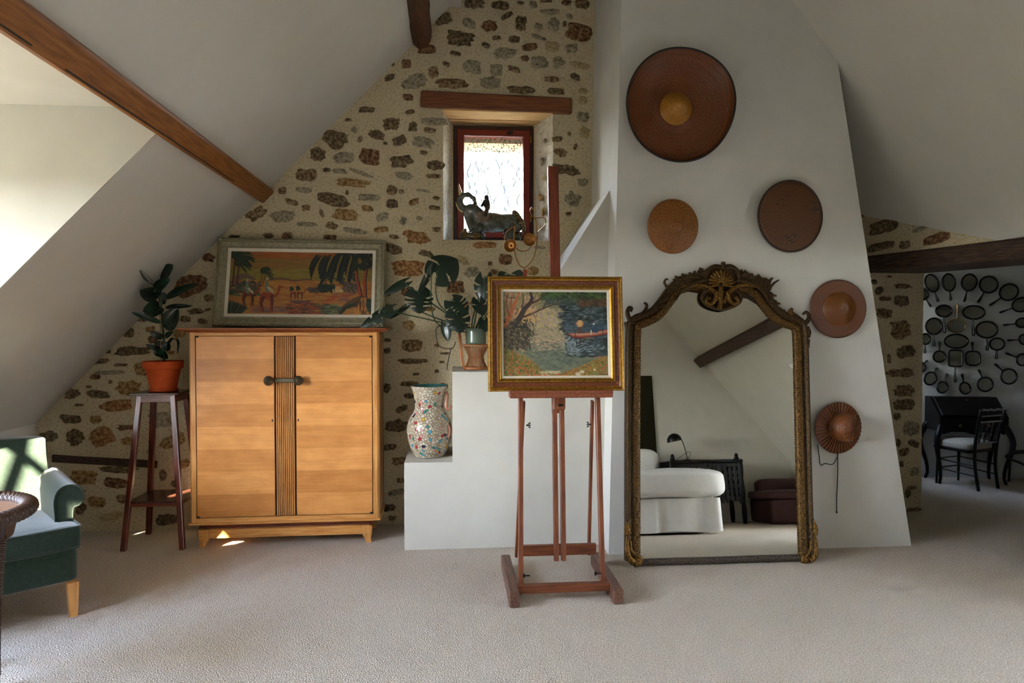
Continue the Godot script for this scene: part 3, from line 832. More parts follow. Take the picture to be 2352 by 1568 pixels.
func build_shell() -> void:
	var b := MB.new()
	# floor
	blk(b, -3.4, 7.6, -0.2, 0.0, -7.6, 1.1)
	struct("floor", b.mesh(), M.carpet)
	# west: knee wall and roof slope with the dormer opening
	b = MB.new()
	blk(b, -3.25, -3.01, 0.0, 0.80, -5.8, 1.1)
	struct("wall_west", b.mesh(), M.plaster)
	b = MB.new()
	var ridge := 1.115
	roof_piece(b, roof_w, -3.25, ridge, -5.8, -3.48)
	roof_piece(b, roof_w, -3.25, ridge, 0.3, 1.1)
	roof_piece(b, roof_w, -1.372, ridge, -3.48, 0.3)
	struct("ceiling_west", b.mesh(), M.plaster)
	# dormer
	b = MB.new()
	for zz in [[-3.60, -3.472], [0.292, 0.4]]:
		b.prism(PackedVector2Array([V2(-1.30, 2.575), V2(-3.45, 2.57), V2(-3.45, 0.6), V2(-3.1, 0.6), V2(-3.01, 0.797)]), zz[0], zz[1])
	blk(b, -3.45, -1.318, 2.56, 2.68, -3.58, 0.4)
	blk(b, -3.45, -3.2, 0.5, 0.95, -3.58, 0.4)
	blk(b, -3.45, -3.3, 2.25, 2.6, -3.58, 0.4)
	blk(b, -3.45, -3.3, 0.9, 2.3, -3.58, -3.35)
	blk(b, -3.45, -3.3, 0.9, 1.78, -1.4, 0.4)
	blk(b, -3.45, -3.3, 2.15, 2.3, -1.4, 0.4)
	blk(b, -3.45, -3.3, 1.7, 2.2, -1.4, -0.82)
	blk(b, -3.45, -3.3, 1.7, 2.2, -0.22, 0.4)
	struct("wall_dormer_west", b.mesh(), M.plaster)
	# south wall behind the camera
	b = MB.new()
	blk(b, -3.4, 5.0, 0.0, 5.4, 0.52, 0.8)
	struct("wall_south", b.mesh(), M.plaster)
	# gable of mortar with a splayed window opening
	build_gable()
	# chimney breast: tapering front, straight west side
	b = MB.new()
	var f := PackedVector2Array([V2(1.023, 0.0), V2(3.13, 0.0), V2(2.545, 3.40), V2(2.545, 5.3), V2(1.10, 5.3), V2(1.095, 3.6)])
	b.prism(f, GZ - 0.1, CZ)
	struct("wall_chimney", b.mesh(), M.plaster_rough)
	# stepped flue casing beside it
	b = MB.new()
	f = PackedVector2Array([V2(-0.323, 0.0), V2(1.06, 0.0), V2(1.115, 2.50), V2(0.771, 1.944), V2(0.305, 1.197), V2(0.0, 1.197), V2(0.0, 0.588), V2(-0.323, 0.588)])
	b.prism(f, GZ - 0.05, -4.60)
	struct("wall_steps", b.mesh(), M.plaster)
	# east: roof, knee wall, dormer
	b = MB.new()
	roof_piece(b, roof_e, ridge, 3.53, -5.8, -2.7)
	roof_piece(b, roof_e, ridge, 4.8, -2.7, -2.5)
	roof_piece(b, roof_e, ridge, 3.75, -2.5, -1.3)
	roof_piece(b, roof_e, ridge, 4.8, -1.3, 1.1)
	blk(b, 3.53, 4.2, 2.06, 2.2, -4.4, -2.7)
	struct("ceiling_east", b.mesh(), M.plaster)
	b = MB.new()
	blk(b, 4.57, 4.8, 0.0, 0.79, -2.7, -2.5)
	blk(b, 4.57, 4.8, 0.0, 0.79, -1.3, 1.1)
	struct("wall_east", b.mesh(), M.plaster)
	b = MB.new()
	for zz in [[-2.6, -2.5], [-1.3, -1.2]]:
		b.prism(PackedVector2Array([V2(3.77, 1.80), V2(5.0, 1.80), V2(5.0, 0.0), V2(4.6, 0.0), V2(4.57, 0.8)]), zz[0], zz[1])
	blk(b, 3.775, 5.0, 1.78, 1.92, -2.6, -1.2)
	blk(b, 4.57, 5.0, 0.0, 0.25, -2.6, -1.2)
	blk(b, 4.85, 5.0, 1.68, 1.8, -2.6, -1.2)
	blk(b, 4.85, 5.0, 0.2, 1.8, -2.6, -2.46)
	blk(b, 4.85, 5.0, 0.2, 1.8, -1.34, -1.2)
	struct("wall_dormer_east", b.mesh(), M.plaster)
	# stone cross wall with the passage to the mirror room: near part, beyond the frame, and the piece over the lintel
	var pm := MB.new()
	pm.xf = Transform3D(Basis(V(1, 0, 0), V(0, 0, -1), V(0, 1, 0)), Vector3.ZERO)
	pm.prism(PackedVector2Array([V2(3.62, 3.8), V2(3.90, 2.7), V2(4.9, 2.7), V2(4.6, 3.8)]), 0.0, 2.4)
	struct("wall_passage", pm.mesh(), M.mortar)
	pm = MB.new()
	pm.xf = Transform3D(Basis(V(1, 0, 0), V(0, 0, -1), V(0, 1, 0)), Vector3.ZERO)
	pm.prism(PackedVector2Array([V2(3.25, 5.3), V2(3.62, 3.8), V2(4.6, 3.8), V2(3.82, 5.3)]), 2.06, 2.6)
	struct("wall_over_lintel", pm.mesh(), M.mortar)
	# mirror room
	pm = MB.new()
	pm.xf = Transform3D(Basis(V(1, 0, 0), V(0, 0, -1), V(0, 1, 0)), Vector3.ZERO)
	var mw := V2(4.70, 6.41)
	var md := V2(0.985, -0.174)
	var mn := V2(0.174, 0.985)
	pm.prism(PackedVector2Array([mw - md * 1.3, mw + md * 3.2, mw + md * 3.2 + mn * 0.2, mw - md * 1.3 + mn * 0.2]), 0.0, 2.5)
	struct("wall_mirror_room", pm.mesh(), M.plaster_grey)
	b = MB.new()
	blk(b, 3.7, 7.6, 2.4, 2.55, -7.4, -2.6)
	struct("ceiling_mirror_room", b.mesh(), M.plaster)
	b = MB.new()
	blk(b, 3.55, 3.82, 0.0, 1.0, -7.4, -5.6)
	blk(b, 3.55, 3.82, 2.0, 2.5, -7.4, -5.6)
	blk(b, 3.55, 3.82, 0.6, 2.1, -5.92, -5.6)
	blk(b, 3.55, 3.82, 0.6, 2.1, -7.4, -6.50)
	blk(b, 7.2, 7.5, 0.0, 2.5, -7.4, -2.6)
	blk(b, 4.3, 7.5, 0.0, 2.5, -2.7, -2.45)
	struct("wall_mirror_room_side", b.mesh(), M.plaster)

func build_gable() -> void:
	var b := MB.new()
	var xs := []
	var ys := []
	var x := -3.3
	while x < 3.8:
		xs.append(x); x += 0.05
	xs.append(3.80)
	var y := 0.0
	while y < 5.3:
		ys.append(y); y += 0.05
	# window hole in the face
	var hx0 := -0.066; var hx1 := 0.772; var hy0 := 2.16; var hy1 := 3.14
	for i in xs.size():
		for e in [hx0, hx1]:
			if absf(xs[i] - e) < 0.0251: xs[i] = e
	for i in ys.size():
		for e in [hy0, hy1]:
			if absf(ys[i] - e) < 0.0251: ys[i] = e
	var id := {}
	for j in ys.size():
		for i in xs.size():
			id[j * 1000 + i] = b.v.size()
			var gx: float = xs[i]
			var gy: float = ys[j]
			b.v.append(Vector3(gx, gy, gable_z(gx, gy)))
			var e := 0.02
			b.n.append(Vector3(-(gable_z(gx + e, gy) - gable_z(gx - e, gy)) / (2 * e), -(gable_z(gx, gy + e) - gable_z(gx, gy - e)) / (2 * e), 1).normalized())
			b.uv.append(Vector2(gx, gy))
	for j in ys.size() - 1:
		for i in xs.size() - 1:
			var cx: float = (xs[i] + xs[i + 1]) / 2
			var cy: float = (ys[j] + ys[j + 1]) / 2
			if cx > hx0 and cx < hx1 and cy > hy0 and cy < hy1: continue
			if cx > 1.3 and cx < 2.4: continue
			var a: int = id[j * 1000 + i]
			var c: int = id[(j + 1) * 1000 + i]
			b.ix.append_array([a, c + 1, a + 1, a, c, c + 1])
	# splayed reveal back to the window, limewashed, then the outer part of the wall
	var rv := MB.new()
	var zi := -5.50
	var ix0 := 0.01; var ix1 := 0.655; var iy0 := 2.18; var iy1 := 3.12
	for s in [[hx0, ix0, 1.0], [hx1, ix1, -1.0]]:
		var rows := []
		for k in 21:
			var yy := lerpf(hy0, hy1 + 0.02, k / 20.0)
			var row := []
			for t in 9:
				var u := t / 8.0
				var zz := lerpf(gable_z(s[0], yy), zi, u)
				var w: float = 0.012 * wallnoise.get_noise_2d(yy * 5.0, zz * 5.0) * (1.0 - absf(2.0 * u - 1.0)) + 0.012 * s[2] * sin(u * PI)
				row.append(Vector3(lerpf(s[0], s[1], u) - w, yy, zz))
			if s[2] < 0: row.reverse()
			rows.append(row)
		rv.skin(rows)
	var sill := []
	for t in 9:
		var row := []
		for k in 21:
			var u := t / 8.0
			var xx := lerpf(lerpf(hx0, hx1, k / 20.0), lerpf(ix0, ix1, k / 20.0), u)
			row.append(Vector3(xx, lerpf(hy0, iy0, u), lerpf(gable_z(xx, hy0), zi, u)))
		sill.append(row)
	rv.skin(sill)
	# core of the wall, outside face and outer reveal
	for q in [[-3.4, 0.01, 0.0, 5.4], [0.655, 1.2, 0.0, 5.4], [0.01, 0.655, 0.0, 2.17], [0.01, 0.655, 2.985, 5.4], [2.4, 3.80, 0.0, 5.4]]:
		blk(b, q[0], q[1], q[2], q[3], -5.85, -5.56 if q[2] > 2.5 else -5.47)
	b.quad(V(3.80, 0, -5.23), V(3.80, 0, -5.85), V(3.80, 5.3, -5.85), V(3.80, 5.3, -5.23))
	var wn := struct("wall_north", b.mesh(), M.mortar)
	obj("window_reveal", rv.mesh(), M.limewash, wn)
# ---------------------------------------------------------------- stones, lintels, beams, window
# photograph pixels: centre x, y, width, height, turn, colour (0 dark, 1 brown, 2 grey, 3 ochre, 4 orange, 5 reddish)
const STONES := [
	[1088,7,48,24,0,0],[1149,12,40,20,0,0],[1016,42,42,30,-.4,0],[1078,54,32,22,.5,2],[1125,60,34,24,0,5],[1055,89,62,36,.1,0],[980,113,44,22,0,5],[1046,123,28,9,.2,0],[1115,104,20,12,.4,0],
	[933,147,22,20,-.2,5],[901,147,10,10,0,0],[1025,147,18,10,.5,1],[995,166,22,26,-.3,1],[1085,153,42,32,0,2],[894,178,24,14,-.4,0],[953,188,52,30,-.3,2],[1037,191,76,22,.03,1],[937,223,22,16,.2,5],[942,257,22,10,-.2,1],[1125,190,46,28,0,2],
	[1196,7,16,8,0,0],[1225,10,18,18,0,2],[1255,2,30,8,0,0],[1301,7,22,12,0,5],[1337,9,34,20,.1,0],[1264,27,42,14,0,2],[1165,36,30,12,-.5,0],[1196,54,26,36,.1,0],[1237,61,18,18,.5,2],[1271,57,28,30,.3,2],[1297,55,9,14,0,0],[1308,38,16,9,.5,2],[1330,75,62,40,.2,5],
	[1140,87,18,10,0,1],[1181,91,28,16,0,0],[1237,86,36,8,.3,2],[1217,108,38,16,-.2,5],[1267,108,32,26,0,6],[1314,111,28,22,-.3,2],[1160,122,50,24,-.1,2],[1206,134,18,12,0,5],[1238,143,42,28,0,2],[1283,143,32,24,-.5,2],[1332,150,48,16,.1,6],[1180,159,32,14,.4,1],[1321,176,24,16,.4,0],[1267,183,36,14,0,1],[1198,206,60,18,0,0],[1277,211,44,16,0,0],[1140,161,30,30,0,2],[1338,230,22,20,.3,6],[1339,208,20,12,0,6],[1339,268,28,26,0,2],
	[770,319,56,38,.3,0],[730,354,34,30,.2,0],[790,363,44,26,-.1,2],[800,275,16,8,0,1],[842,252,34,14,0,0],[814,298,14,14,.6,2],[827,319,10,14,.5,1],[704,402,44,26,0,1],[751,390,18,10,0,0],[780,393,32,12,.1,2],[829,397,54,9,.35,2],[809,419,70,18,.1,3],[648,438,18,16,0,1],[696,436,36,12,.1,2],[797,442,8,10,0,5],[766,458,72,28,.2,0],[847,453,50,16,.05,2],[670,464,28,14,.3,1],[703,477,20,14,0,1],[739,490,9,20,-.3,1],[647,497,52,26,-.1,2],[589,491,46,26,-.4,1],[793,493,60,26,.1,3],[844,479,26,14,.1,3],[705,515,46,10,0,2],[762,518,26,16,.3,1],[815,530,56,12,.15,2],[616,541,22,12,0,0],[661,541,24,16,0,1],[758,545,30,12,0,5],[640,402,10,8,-.5,0],
	[899,284,38,26,0,0],[949,291,18,22,.2,0],[996,279,56,18,0,2],[987,299,30,12,.1,1],[865,309,34,20,.3,0],[917,323,30,20,-.3,0],[972,327,46,26,.2,2],[885,329,10,6,0,0],[849,361,46,38,.1,5],[973,351,16,9,.1,1],[920,370,48,28,-.1,0],[1000,380,38,22,0,0],[928,404,36,18,.1,2],[996,405,36,9,0,1],[900,437,22,22,.3,1],[922,440,12,9,0,1],[972,438,32,6,.1,2],[1002,455,16,9,.2,1],[901,468,28,20,0,0],[950,464,24,14,-.4,3],[998,477,26,10,0,1],[878,499,30,18,-.4,2],[926,507,14,18,.4,2],[963,501,14,9,.2,2],[875,527,32,14,-.1,3],[1003,527,18,12,0,1],[905,544,22,10,.1,1],[956,545,54,30,.2,4],
	[903,571,40,22,.3,0],[980,582,32,14,.3,0],[937,617,70,38,0,4],[1048,660,38,28,0,5],[1064,598,34,16,.5,6],[1083,624,36,22,-.3,2],[935,669,28,18,-.3,5],[893,712,20,28,0,0],[940,747,26,22,0,3],[890,675,14,10,0,0],[948,793,48,28,0,1],[948,829,66,12,0,0],[1023,811,22,5,0,0],[1015,831,12,6,0,0],[890,781,16,8,0,0],[1003,793,10,8,0,1],[1115,562,58,15,-.05,4],[889,805,16,14,0,0],[986,709,26,12,0,3],[1003,852,10,8,0,0],
	[955,859,14,6,0,0],[940,881,40,12,0,0],[939,909,22,12,0,0],[922,939,28,14,-.5,0],[909,977,50,28,0,0],[888,890,18,20,0,0],[897,1026,28,14,0,0],[918,1058,36,18,0,1],[921,1103,20,12,0,1],[909,1131,36,14,-.2,2],[894,1166,30,16,0,0],[901,1189,16,10,0,0],[1018,886,20,12,0,0],
	[1342,305,26,26,0,6],[1281,319,24,14,-.1,1],[1288,350,28,18,.2,1],[1307,307,9,8,0,1],[1321,337,9,14,.2,1],[1301,390,62,24,.1,0],[1340,418,24,18,0,2],[1314,457,36,34,.5,2],[1305,491,14,8,0,1],[1161,595,32,26,0,5],[1224,622,26,20,0,3],[1126,605,10,10,0,1],[1135,625,20,12,0,1],[1240,568,26,6,.1,2],
	[254,855,66,9,-.02,2],[219,865,24,12,0,5],[296,890,52,30,0,3],[225,905,50,18,.1,0],[164,904,32,20,-.3,0],[269,932,68,26,-.1,4],[162,962,42,20,.1,0],[219,963,24,18,0,3],[294,981,44,12,0,5],[234,1003,52,42,-.4,4],[172,1004,34,36,.7,0],[110,1002,44,22,-.2,0],[295,1014,34,18,.2,3],[369,964,56,36,0,2],[398,1012,56,26,-.4,3],[269,1078,84,15,.05,0],[192,1096,60,32,.1,3],[264,1109,46,24,.1,5],[184,1130,22,12,0,3],[222,1151,40,22,.1,3],[284,1146,30,20,.2,1],[186,1168,18,26,.6,0],[375,1091,16,24,0,1],[403,1110,18,16,.2,0],[383,1193,50,22,-.1,0],[257,1185,50,18,-.2,6],[423,1064,24,18,-.3,3],[142,1096,28,7,0,1],[204,888,12,6,0,1],[254,877,8,7,0,1],[181,930,18,6,0,1],[344,1038,14,7,0,3],
	[439,654,66,44,-.2,5],[481,684,24,16,0,1],[449,715,36,12,0,1],[477,711,14,6,-.3,1],[424,732,24,14,.1,1],[465,738,22,12,.2,1],[322,732,34,12,.1,0],[346,756,22,14,-.2,3],[294,763,24,22,0,0],[351,780,22,16,.1,5],[303,806,76,20,-.05,0],[248,807,12,10,0,0],[232,829,32,12,-.1,0],[278,838,30,6,0,0],[328,847,38,30,0,3],[413,766,26,18,0,3],[393,810,16,10,0,3],[479,591,24,20,.2,5],[514,521,14,10,-.6,0],[538,543,26,6,0,0],
	[2008,647,14,10,0,0],[2020,667,18,16,-.3,0],[2074,657,38,10,0,1],[2043,635,12,5,0,1],[2070,691,34,22,0,0],[2033,686,26,9,0,1],[2031,719,38,20,.1,1],[2068,756,44,36,-.2,1],[2080,808,42,26,-.1,0],[2042,824,8,20,0,1],[2067,856,60,18,0,1],[2077,897,44,24,-.1,1],[2076,929,50,24,-.05,0],[2061,956,16,14,0,0],[2093,984,36,30,0,2],[2099,1019,24,14,.3,0],[2077,1038,24,16,-.3,0],[2063,1016,10,18,0,0],[2071,1065,8,12,0,0],[2100,1083,20,18,-.3,2],[2095,1119,22,8,0,1],[2084,1132,12,18,0,0],[2098,1170,36,10,0,0]]
const STONES_OVER := [[2031,520,66,36,-.1,0],[2022,566,60,22,-.1,0],[2079,562,22,20,0,0],[2112,527,30,12,-.2,2],[2150,548,50,24,-.1,5],[1982,486,14,30,.3,1]]

func stone_mesh(c: Vector3, ex: Vector3, ey: Vector3, ez: Vector3, w: float, h: float, turn: float, lift: Callable) -> ArrayMesh:
	var b := MB.new()
	var n := 24
	var jit := []
	for k in n: jit.append(rng.randf_range(-0.10, 0.10))
	var ph := rng.randf() * 50.0
	var rag := rng.randf_range(0.10, 0.24)
	var out := []
	var mid := []
	var top := []
	for k in n:
		var a := TAU * k / n
		var ca := cos(a)
		var sa := sin(a)
		# blocky rather than oval, with a ragged edge
		var se := 1.0 / pow(pow(absf(ca), 3.2) + pow(absf(sa), 3.2), 1.0 / 3.2)
		se *= 1.0 + rag * wallnoise.get_noise_2d(ph + ca * 0.9, sa * 0.9 + ph) * 2.0 + (jit[k] * 0.5 + jit[(k + 1) % n] * 0.3 + jit[(k + n - 1) % n] * 0.3)
		var p := Vector2(ca * w / 2 * se, sa * h / 2 * se).rotated(-turn)
		for e in [[1.0, -0.004, out], [0.86, 0.004, mid], [0.45, 0.007 + 0.004 * rng.randf(), top]]:
			var q: Vector3 = c + ex * p.x * e[0] + ey * p.y * e[0]
			e[2].append(q + ez * (e[1] + lift.call(q)))
	var m := []
	for k in n: m.append(c + ez * (0.009 + lift.call(c)))
	b.skin([out, mid, top, m], true)
	return b.mesh()

func build_wall_details() -> void:
	var north: Node = get_node("wall_north")
	var lift := func(q: Vector3) -> float: return gable_z(q.x, q.y) - GZ
	for s in STONES:
		var c := on_z(s[0], s[1], GZ)
		var k := 5.30 / 1568.0
		if c.x > 3: k = 6.1 / 1568.0
		var m := stone_mesh(c, Vector3.RIGHT, Vector3.UP, Vector3.BACK, s[2] * k * 1.04, s[3] * k * 1.04, s[4], lift)
		obj("stone", m, M.stones[s[5]], north)
	# small stones showing in the window reveal
	var nolift := func(_q: Vector3) -> float: return 0.0
	for s in [[0.73, 2.95, 0.05, 0.035], [0.71, 2.80, 0.05, 0.06], [0.725, 2.66, 0.06, 0.04], [0.70, 2.52, 0.07, 0.05], [0.72, 2.40, 0.05, 0.07], [0.70, 2.28, 0.05, 0.04]]:
		var ex := Vector3(0.115, 0, 0.28).normalized()
		var c := Vector3(s[0], s[1], lerpf(GZ, -5.5, (0.772 - s[0]) / 0.117))
		c.x += 0.004
		var ez := ex.cross(Vector3.UP)
		if ez.x > 0: ez = -ez
		obj("stone", stone_mesh(c + ez * 0.012, ex, Vector3.UP, ez, s[2], s[3], 0.3, nolift), M.stones[[3, 2, 6][int(s[1] * 100) % 3]], north)
	var over: Node = get_node("wall_over_lintel")
	var d := Vector3(3.62 - 3.25, 0, 5.3 - 3.8).normalized()
	var nz := Vector3(-d.z, 0, d.x)
	if nz.z < 0: nz = -nz
	nz = Vector3(-d.z, 0, d.x)
	if nz.dot(Vector3(-1, 0, 0)) < 0: nz = -nz
	for s in STONES_OVER:
		var c := on_plane(s[0], s[1], Vector3(3.25, 0, -5.3), nz)
		obj("stone", stone_mesh(c, d, Vector3.UP, nz, s[2] * 0.0046, s[3] * 0.0031, s[4], nolift), M.stones[s[5]], over)

	# ---- timber over the window, slightly out of level, and the planks behind it
	var b := MB.new()
	var L := Vector3(-0.231, 3.21, -5.30)
	var R := Vector3(0.913, 3.186, -5.30)
	b.bar(L, R, 0.121, 0.22, 0.008)
	tag(struct("trim_1", b.mesh(), M.wood_lintel), "reddish brown timber lintel over the small gable window")
	var sf := Node3D.new()
	sf.name = "trim_2"
	add_child(sf)
	tag(sf, "pale honey planks on the underside of the window lintel", "", "", "structure")
	for k in 2:
		b = MB.new()
		var z0: float = [-5.405, -5.50][k]
		var z1: float = [-5.20, -5.409][k]
		b.box(Vector3(0.35, 3.137 - 0.012 * k, (z0 + z1) / 2), Vector3(0.84 - 0.1 * k, 0.018, z1 - z0), 0.003)
		obj("plank", b.mesh(), M.wood_pale, sf)

	# ---- window
	var win := Node3D.new()
	win.name = "window_1"
	add_child(win)
	tag(win, "small red framed window with painted glass deep in the stone gable", "", "", "structure")
	win.position = Vector3(0.3325, 2.64, -5.50)
	var fw := 0.645; var fh := 0.925
	b = MB.new()
	b.frame(fw, fh, [V2(0, -0.05), V2(0, 0.012), V2(0.034, 0.012), V2(0.038, -0.02), V2(0.04, -0.05)])
	obj("frame", b.mesh(), M.red_dark, win)
	b = MB.new()
	b.frame(fw - 0.066, fh - 0.066, [V2(0, -0.03), V2(0, 0.028), V2(0.004, 0.032), V2(0.05, 0.032), V2(0.056, 0.02), V2(0.056, -0.03)])
	var sash := obj("sash", b.mesh(), M.red_paint, win)
	b = MB.new()
	b.box(Vector3(0.13, 0.405, 0.04), Vector3(0.045, 0.026, 0.014), 0.004, Basis(Vector3.BACK, 0.25))
	obj("sensor", b.mesh(), M.black_plastic, sash)
	for yy in [0.33, -0.3]:
		b = MB.new()
		b.lathe([V2(0, 0), V2(0.006, 0), V2(0.006, 0.05), V2(0, 0.05)], 8)
		var hg := obj("hinge", b.mesh(), M.brass, win)
		hg.position = Vector3(0.296, yy, 0.036)
	b = MB.new()
	b.quad(V(-0.235, -0.375, 0), V(0.235, -0.375, 0), V(0.235, 0.375, 0), V(-0.235, 0.375, 0))
	var pane := obj("pane", b.mesh(), M.pane, win)
	b = MB.new()
	b.quad(V(-0.233, -0.373, 0.004), V(0.233, -0.373, 0.004), V(0.233, 0.373, 0.004), V(-0.233, 0.373, 0.004))
	obj("glass_paint", b.mesh(), M.pane_paint, pane)

	# ---- dormer casements: glazing bars throw the striped sun on the armchair
	for e in [["window_2", Vector3(-3.37, 1.60, -2.375), 1.95, 1.34, PI / 2, "white dormer casement facing west"], ["window_3", Vector3(4.92, 0.965, -1.90), 1.12, 1.43, PI / 2, "white dormer casement facing east"], ["window_4", Vector3(3.68, 1.50, -6.21), 0.58, 1.0, PI / 2, "white casement lighting the hand mirror room"]]:
		var o := Node3D.new()
		o.name = e[0]
		add_child(o)
		tag(o, e[5], "", "", "structure")
		o.position = e[1]
		o.rotation.y = e[4]
		b = MB.new()
		b.frame(e[2], e[3], [V2(0, -0.03), V2(0, 0.03), V2(0.05, 0.03), V2(0.05, -0.03)])
		obj("frame", b.mesh(), M.white_paint, o)
		for k in 3:
			b = MB.new()
			b.box(Vector3(-e[2] / 2 + e[2] * (k + 1) / 4.0, 0, 0), Vector3(0.03 if k != 1 else 0.07, e[3] - 0.08, 0.04))
			obj("glazing_bar", b.mesh(), M.white_paint, o)
		for k in 2:
			b = MB.new()
			b.box(Vector3(0, -e[3] / 2 + e[3] * (k + 1) / 3.0, 0), Vector3(e[2] - 0.08, 0.03, 0.036))
			obj("glazing_bar", b.mesh(), M.white_paint, o)
	# ---- purlins
	var u := Vector3(0.694, 0.72, 0)
	var nr := Vector3(0.72, -0.694, 0)
	b = MB.new()
	b.box(Vector3.ZERO, Vector3(0.125, 0.13, 6.2), 0.012)
	var t3 := struct("trim_3", b.mesh(), M.wood_beam)
	t3.transform = Transform3D(Basis(u, -nr, Vector3.BACK), Vector3(-1.385, 2.485, -2.15) - nr * 0.02)
	tag(t3, "honey brown purlin running along the sloping ceiling to the stone gable")
	b = MB.new()
	for k in 2:   # the long drying check near its lower arris
		b.box(Vector3(-0.042 + 0.004 * k, -0.0655, -1.4 + 2.1 * k), Vector3(0.006, 0.002, 1.9), 0.0)
	var chk := obj("crack", b.mesh(), M.dark, t3)
	chk.position = Vector3(0, 0.0, 0.0)
	# rough hewn upper purlin
	b = MB.new()
	var rows := []
	for i in 26:
		var zz := -5.30 + i * 0.1
		var row := []
		for q in [[-0.075, -0.03], [-0.07, 0.055], [-0.03, 0.075], [0.03, 0.07], [0.07, 0.05], [0.08, -0.03]]:
			var w: float = 1.0 + 0.12 * wallnoise.get_noise_2d(zz * 4.0, q[0] * 30.0)
			row.append(Vector3(-0.235, 3.665, zz) + u * q[0] * w + nr * q[1] * w)
		rows.append(row)
	rows.reverse()
	b.skin(rows, true)
	tag(struct("trim_4", b.mesh(), M.wood_hewn), "rough hewn dark brown purlin high under the sloping ceiling")
	b = MB.new()
	blk(b, -0.06, 0.075, 3.895, 4.25, -5.2, 0.6, 0.01)
	struct("trim_5", b.mesh(), M.plaster)
	# old timber let into the wall
	b = MB.new()
	var p0 := on_z(120, 1052, GZ)
	var p1 := on_z(362, 1066, GZ)
	b.bar(p0 + V(0, 0, -0.01), p1 + V(0, 0, -0.01), 0.055, 0.045, 0.006)
	tag(struct("trim_6", b.mesh(), M.wood_old), "weathered dark timber let into the stone wall behind the plant stand")
	# dark lintel of the passage
	b = MB.new()
	b.box(Vector3(0.27, 0, 0.85), Vector3(0.56, 0.125, 2.2), 0.012)
	var t7 := struct("trim_7", b.mesh(), M.wood_old)
	t7.position = Vector3(3.245, 1.995, -5.30)
	t7.rotation.y = atan2(0.37, 1.5)
	tag(t7, "dark old timber lintel over the passage to the mirror room")
	# purlin of the east slope, seen in the standing mirror
	b = MB.new()
	b.box(Vector3(0, 0, 0), Vector3(0.14, 0.12, 3.1), 0.01)
	var t8 := struct("trim_8", b.mesh(), M.wood_old)
	var ue := Vector3(0.625, -0.781, 0)
	var ne := Vector3(-0.781, -0.625, 0)
	t8.transform = Transform3D(Basis(ue, -ne, Vector3.BACK), Vector3(3.44, roof_e(3.44), -1.0) + ne * 0.03)
	tag(t8, "dark brown purlin on the sloping ceiling reflected in the gilt mirror")
# ---------------------------------------------------------------- cabinet, picture, plant stand, rubber plant
func veneer_tex(sd: int) -> ImageTexture:   # sheets of veneer laid across the door, each with its own tone and fine straight grain
	var w := 256; var h := 512
	var im := Image.create_empty(w, h, false, Image.FORMAT_RGB8)
	var n := FastNoiseLite.new()
	n.seed = sd
	n.frequency = 0.5
	n.fractal_octaves = 3
	var r := RandomNumberGenerator.new()
	r.seed = sd
	var tone := []
	for k in 10: tone.append([0.03, -0.045, 0.04, -0.03, 0.05, -0.02, 0.035, -0.05, 0.02, 0.0][(k + sd) % 10])
	for y in h:
		var sheetn := int(y / 64.0)
		var bc := Color(0.79, 0.53, 0.27)
		for x in w:
			var g := n.get_noise_2d(x * 0.006, y * 0.8) * 0.055 + n.get_noise_2d(x * 0.02 + 80.0, y * 0.05) * 0.05
			var t: float = tone[sheetn] + g
			im.set_pixel(x, y, Color(clampf(bc.r + t, 0, 1), clampf(bc.g + t * 0.95, 0, 1), clampf(bc.b + t * 0.8, 0, 1)))
	return ImageTexture.create_from_image(im)

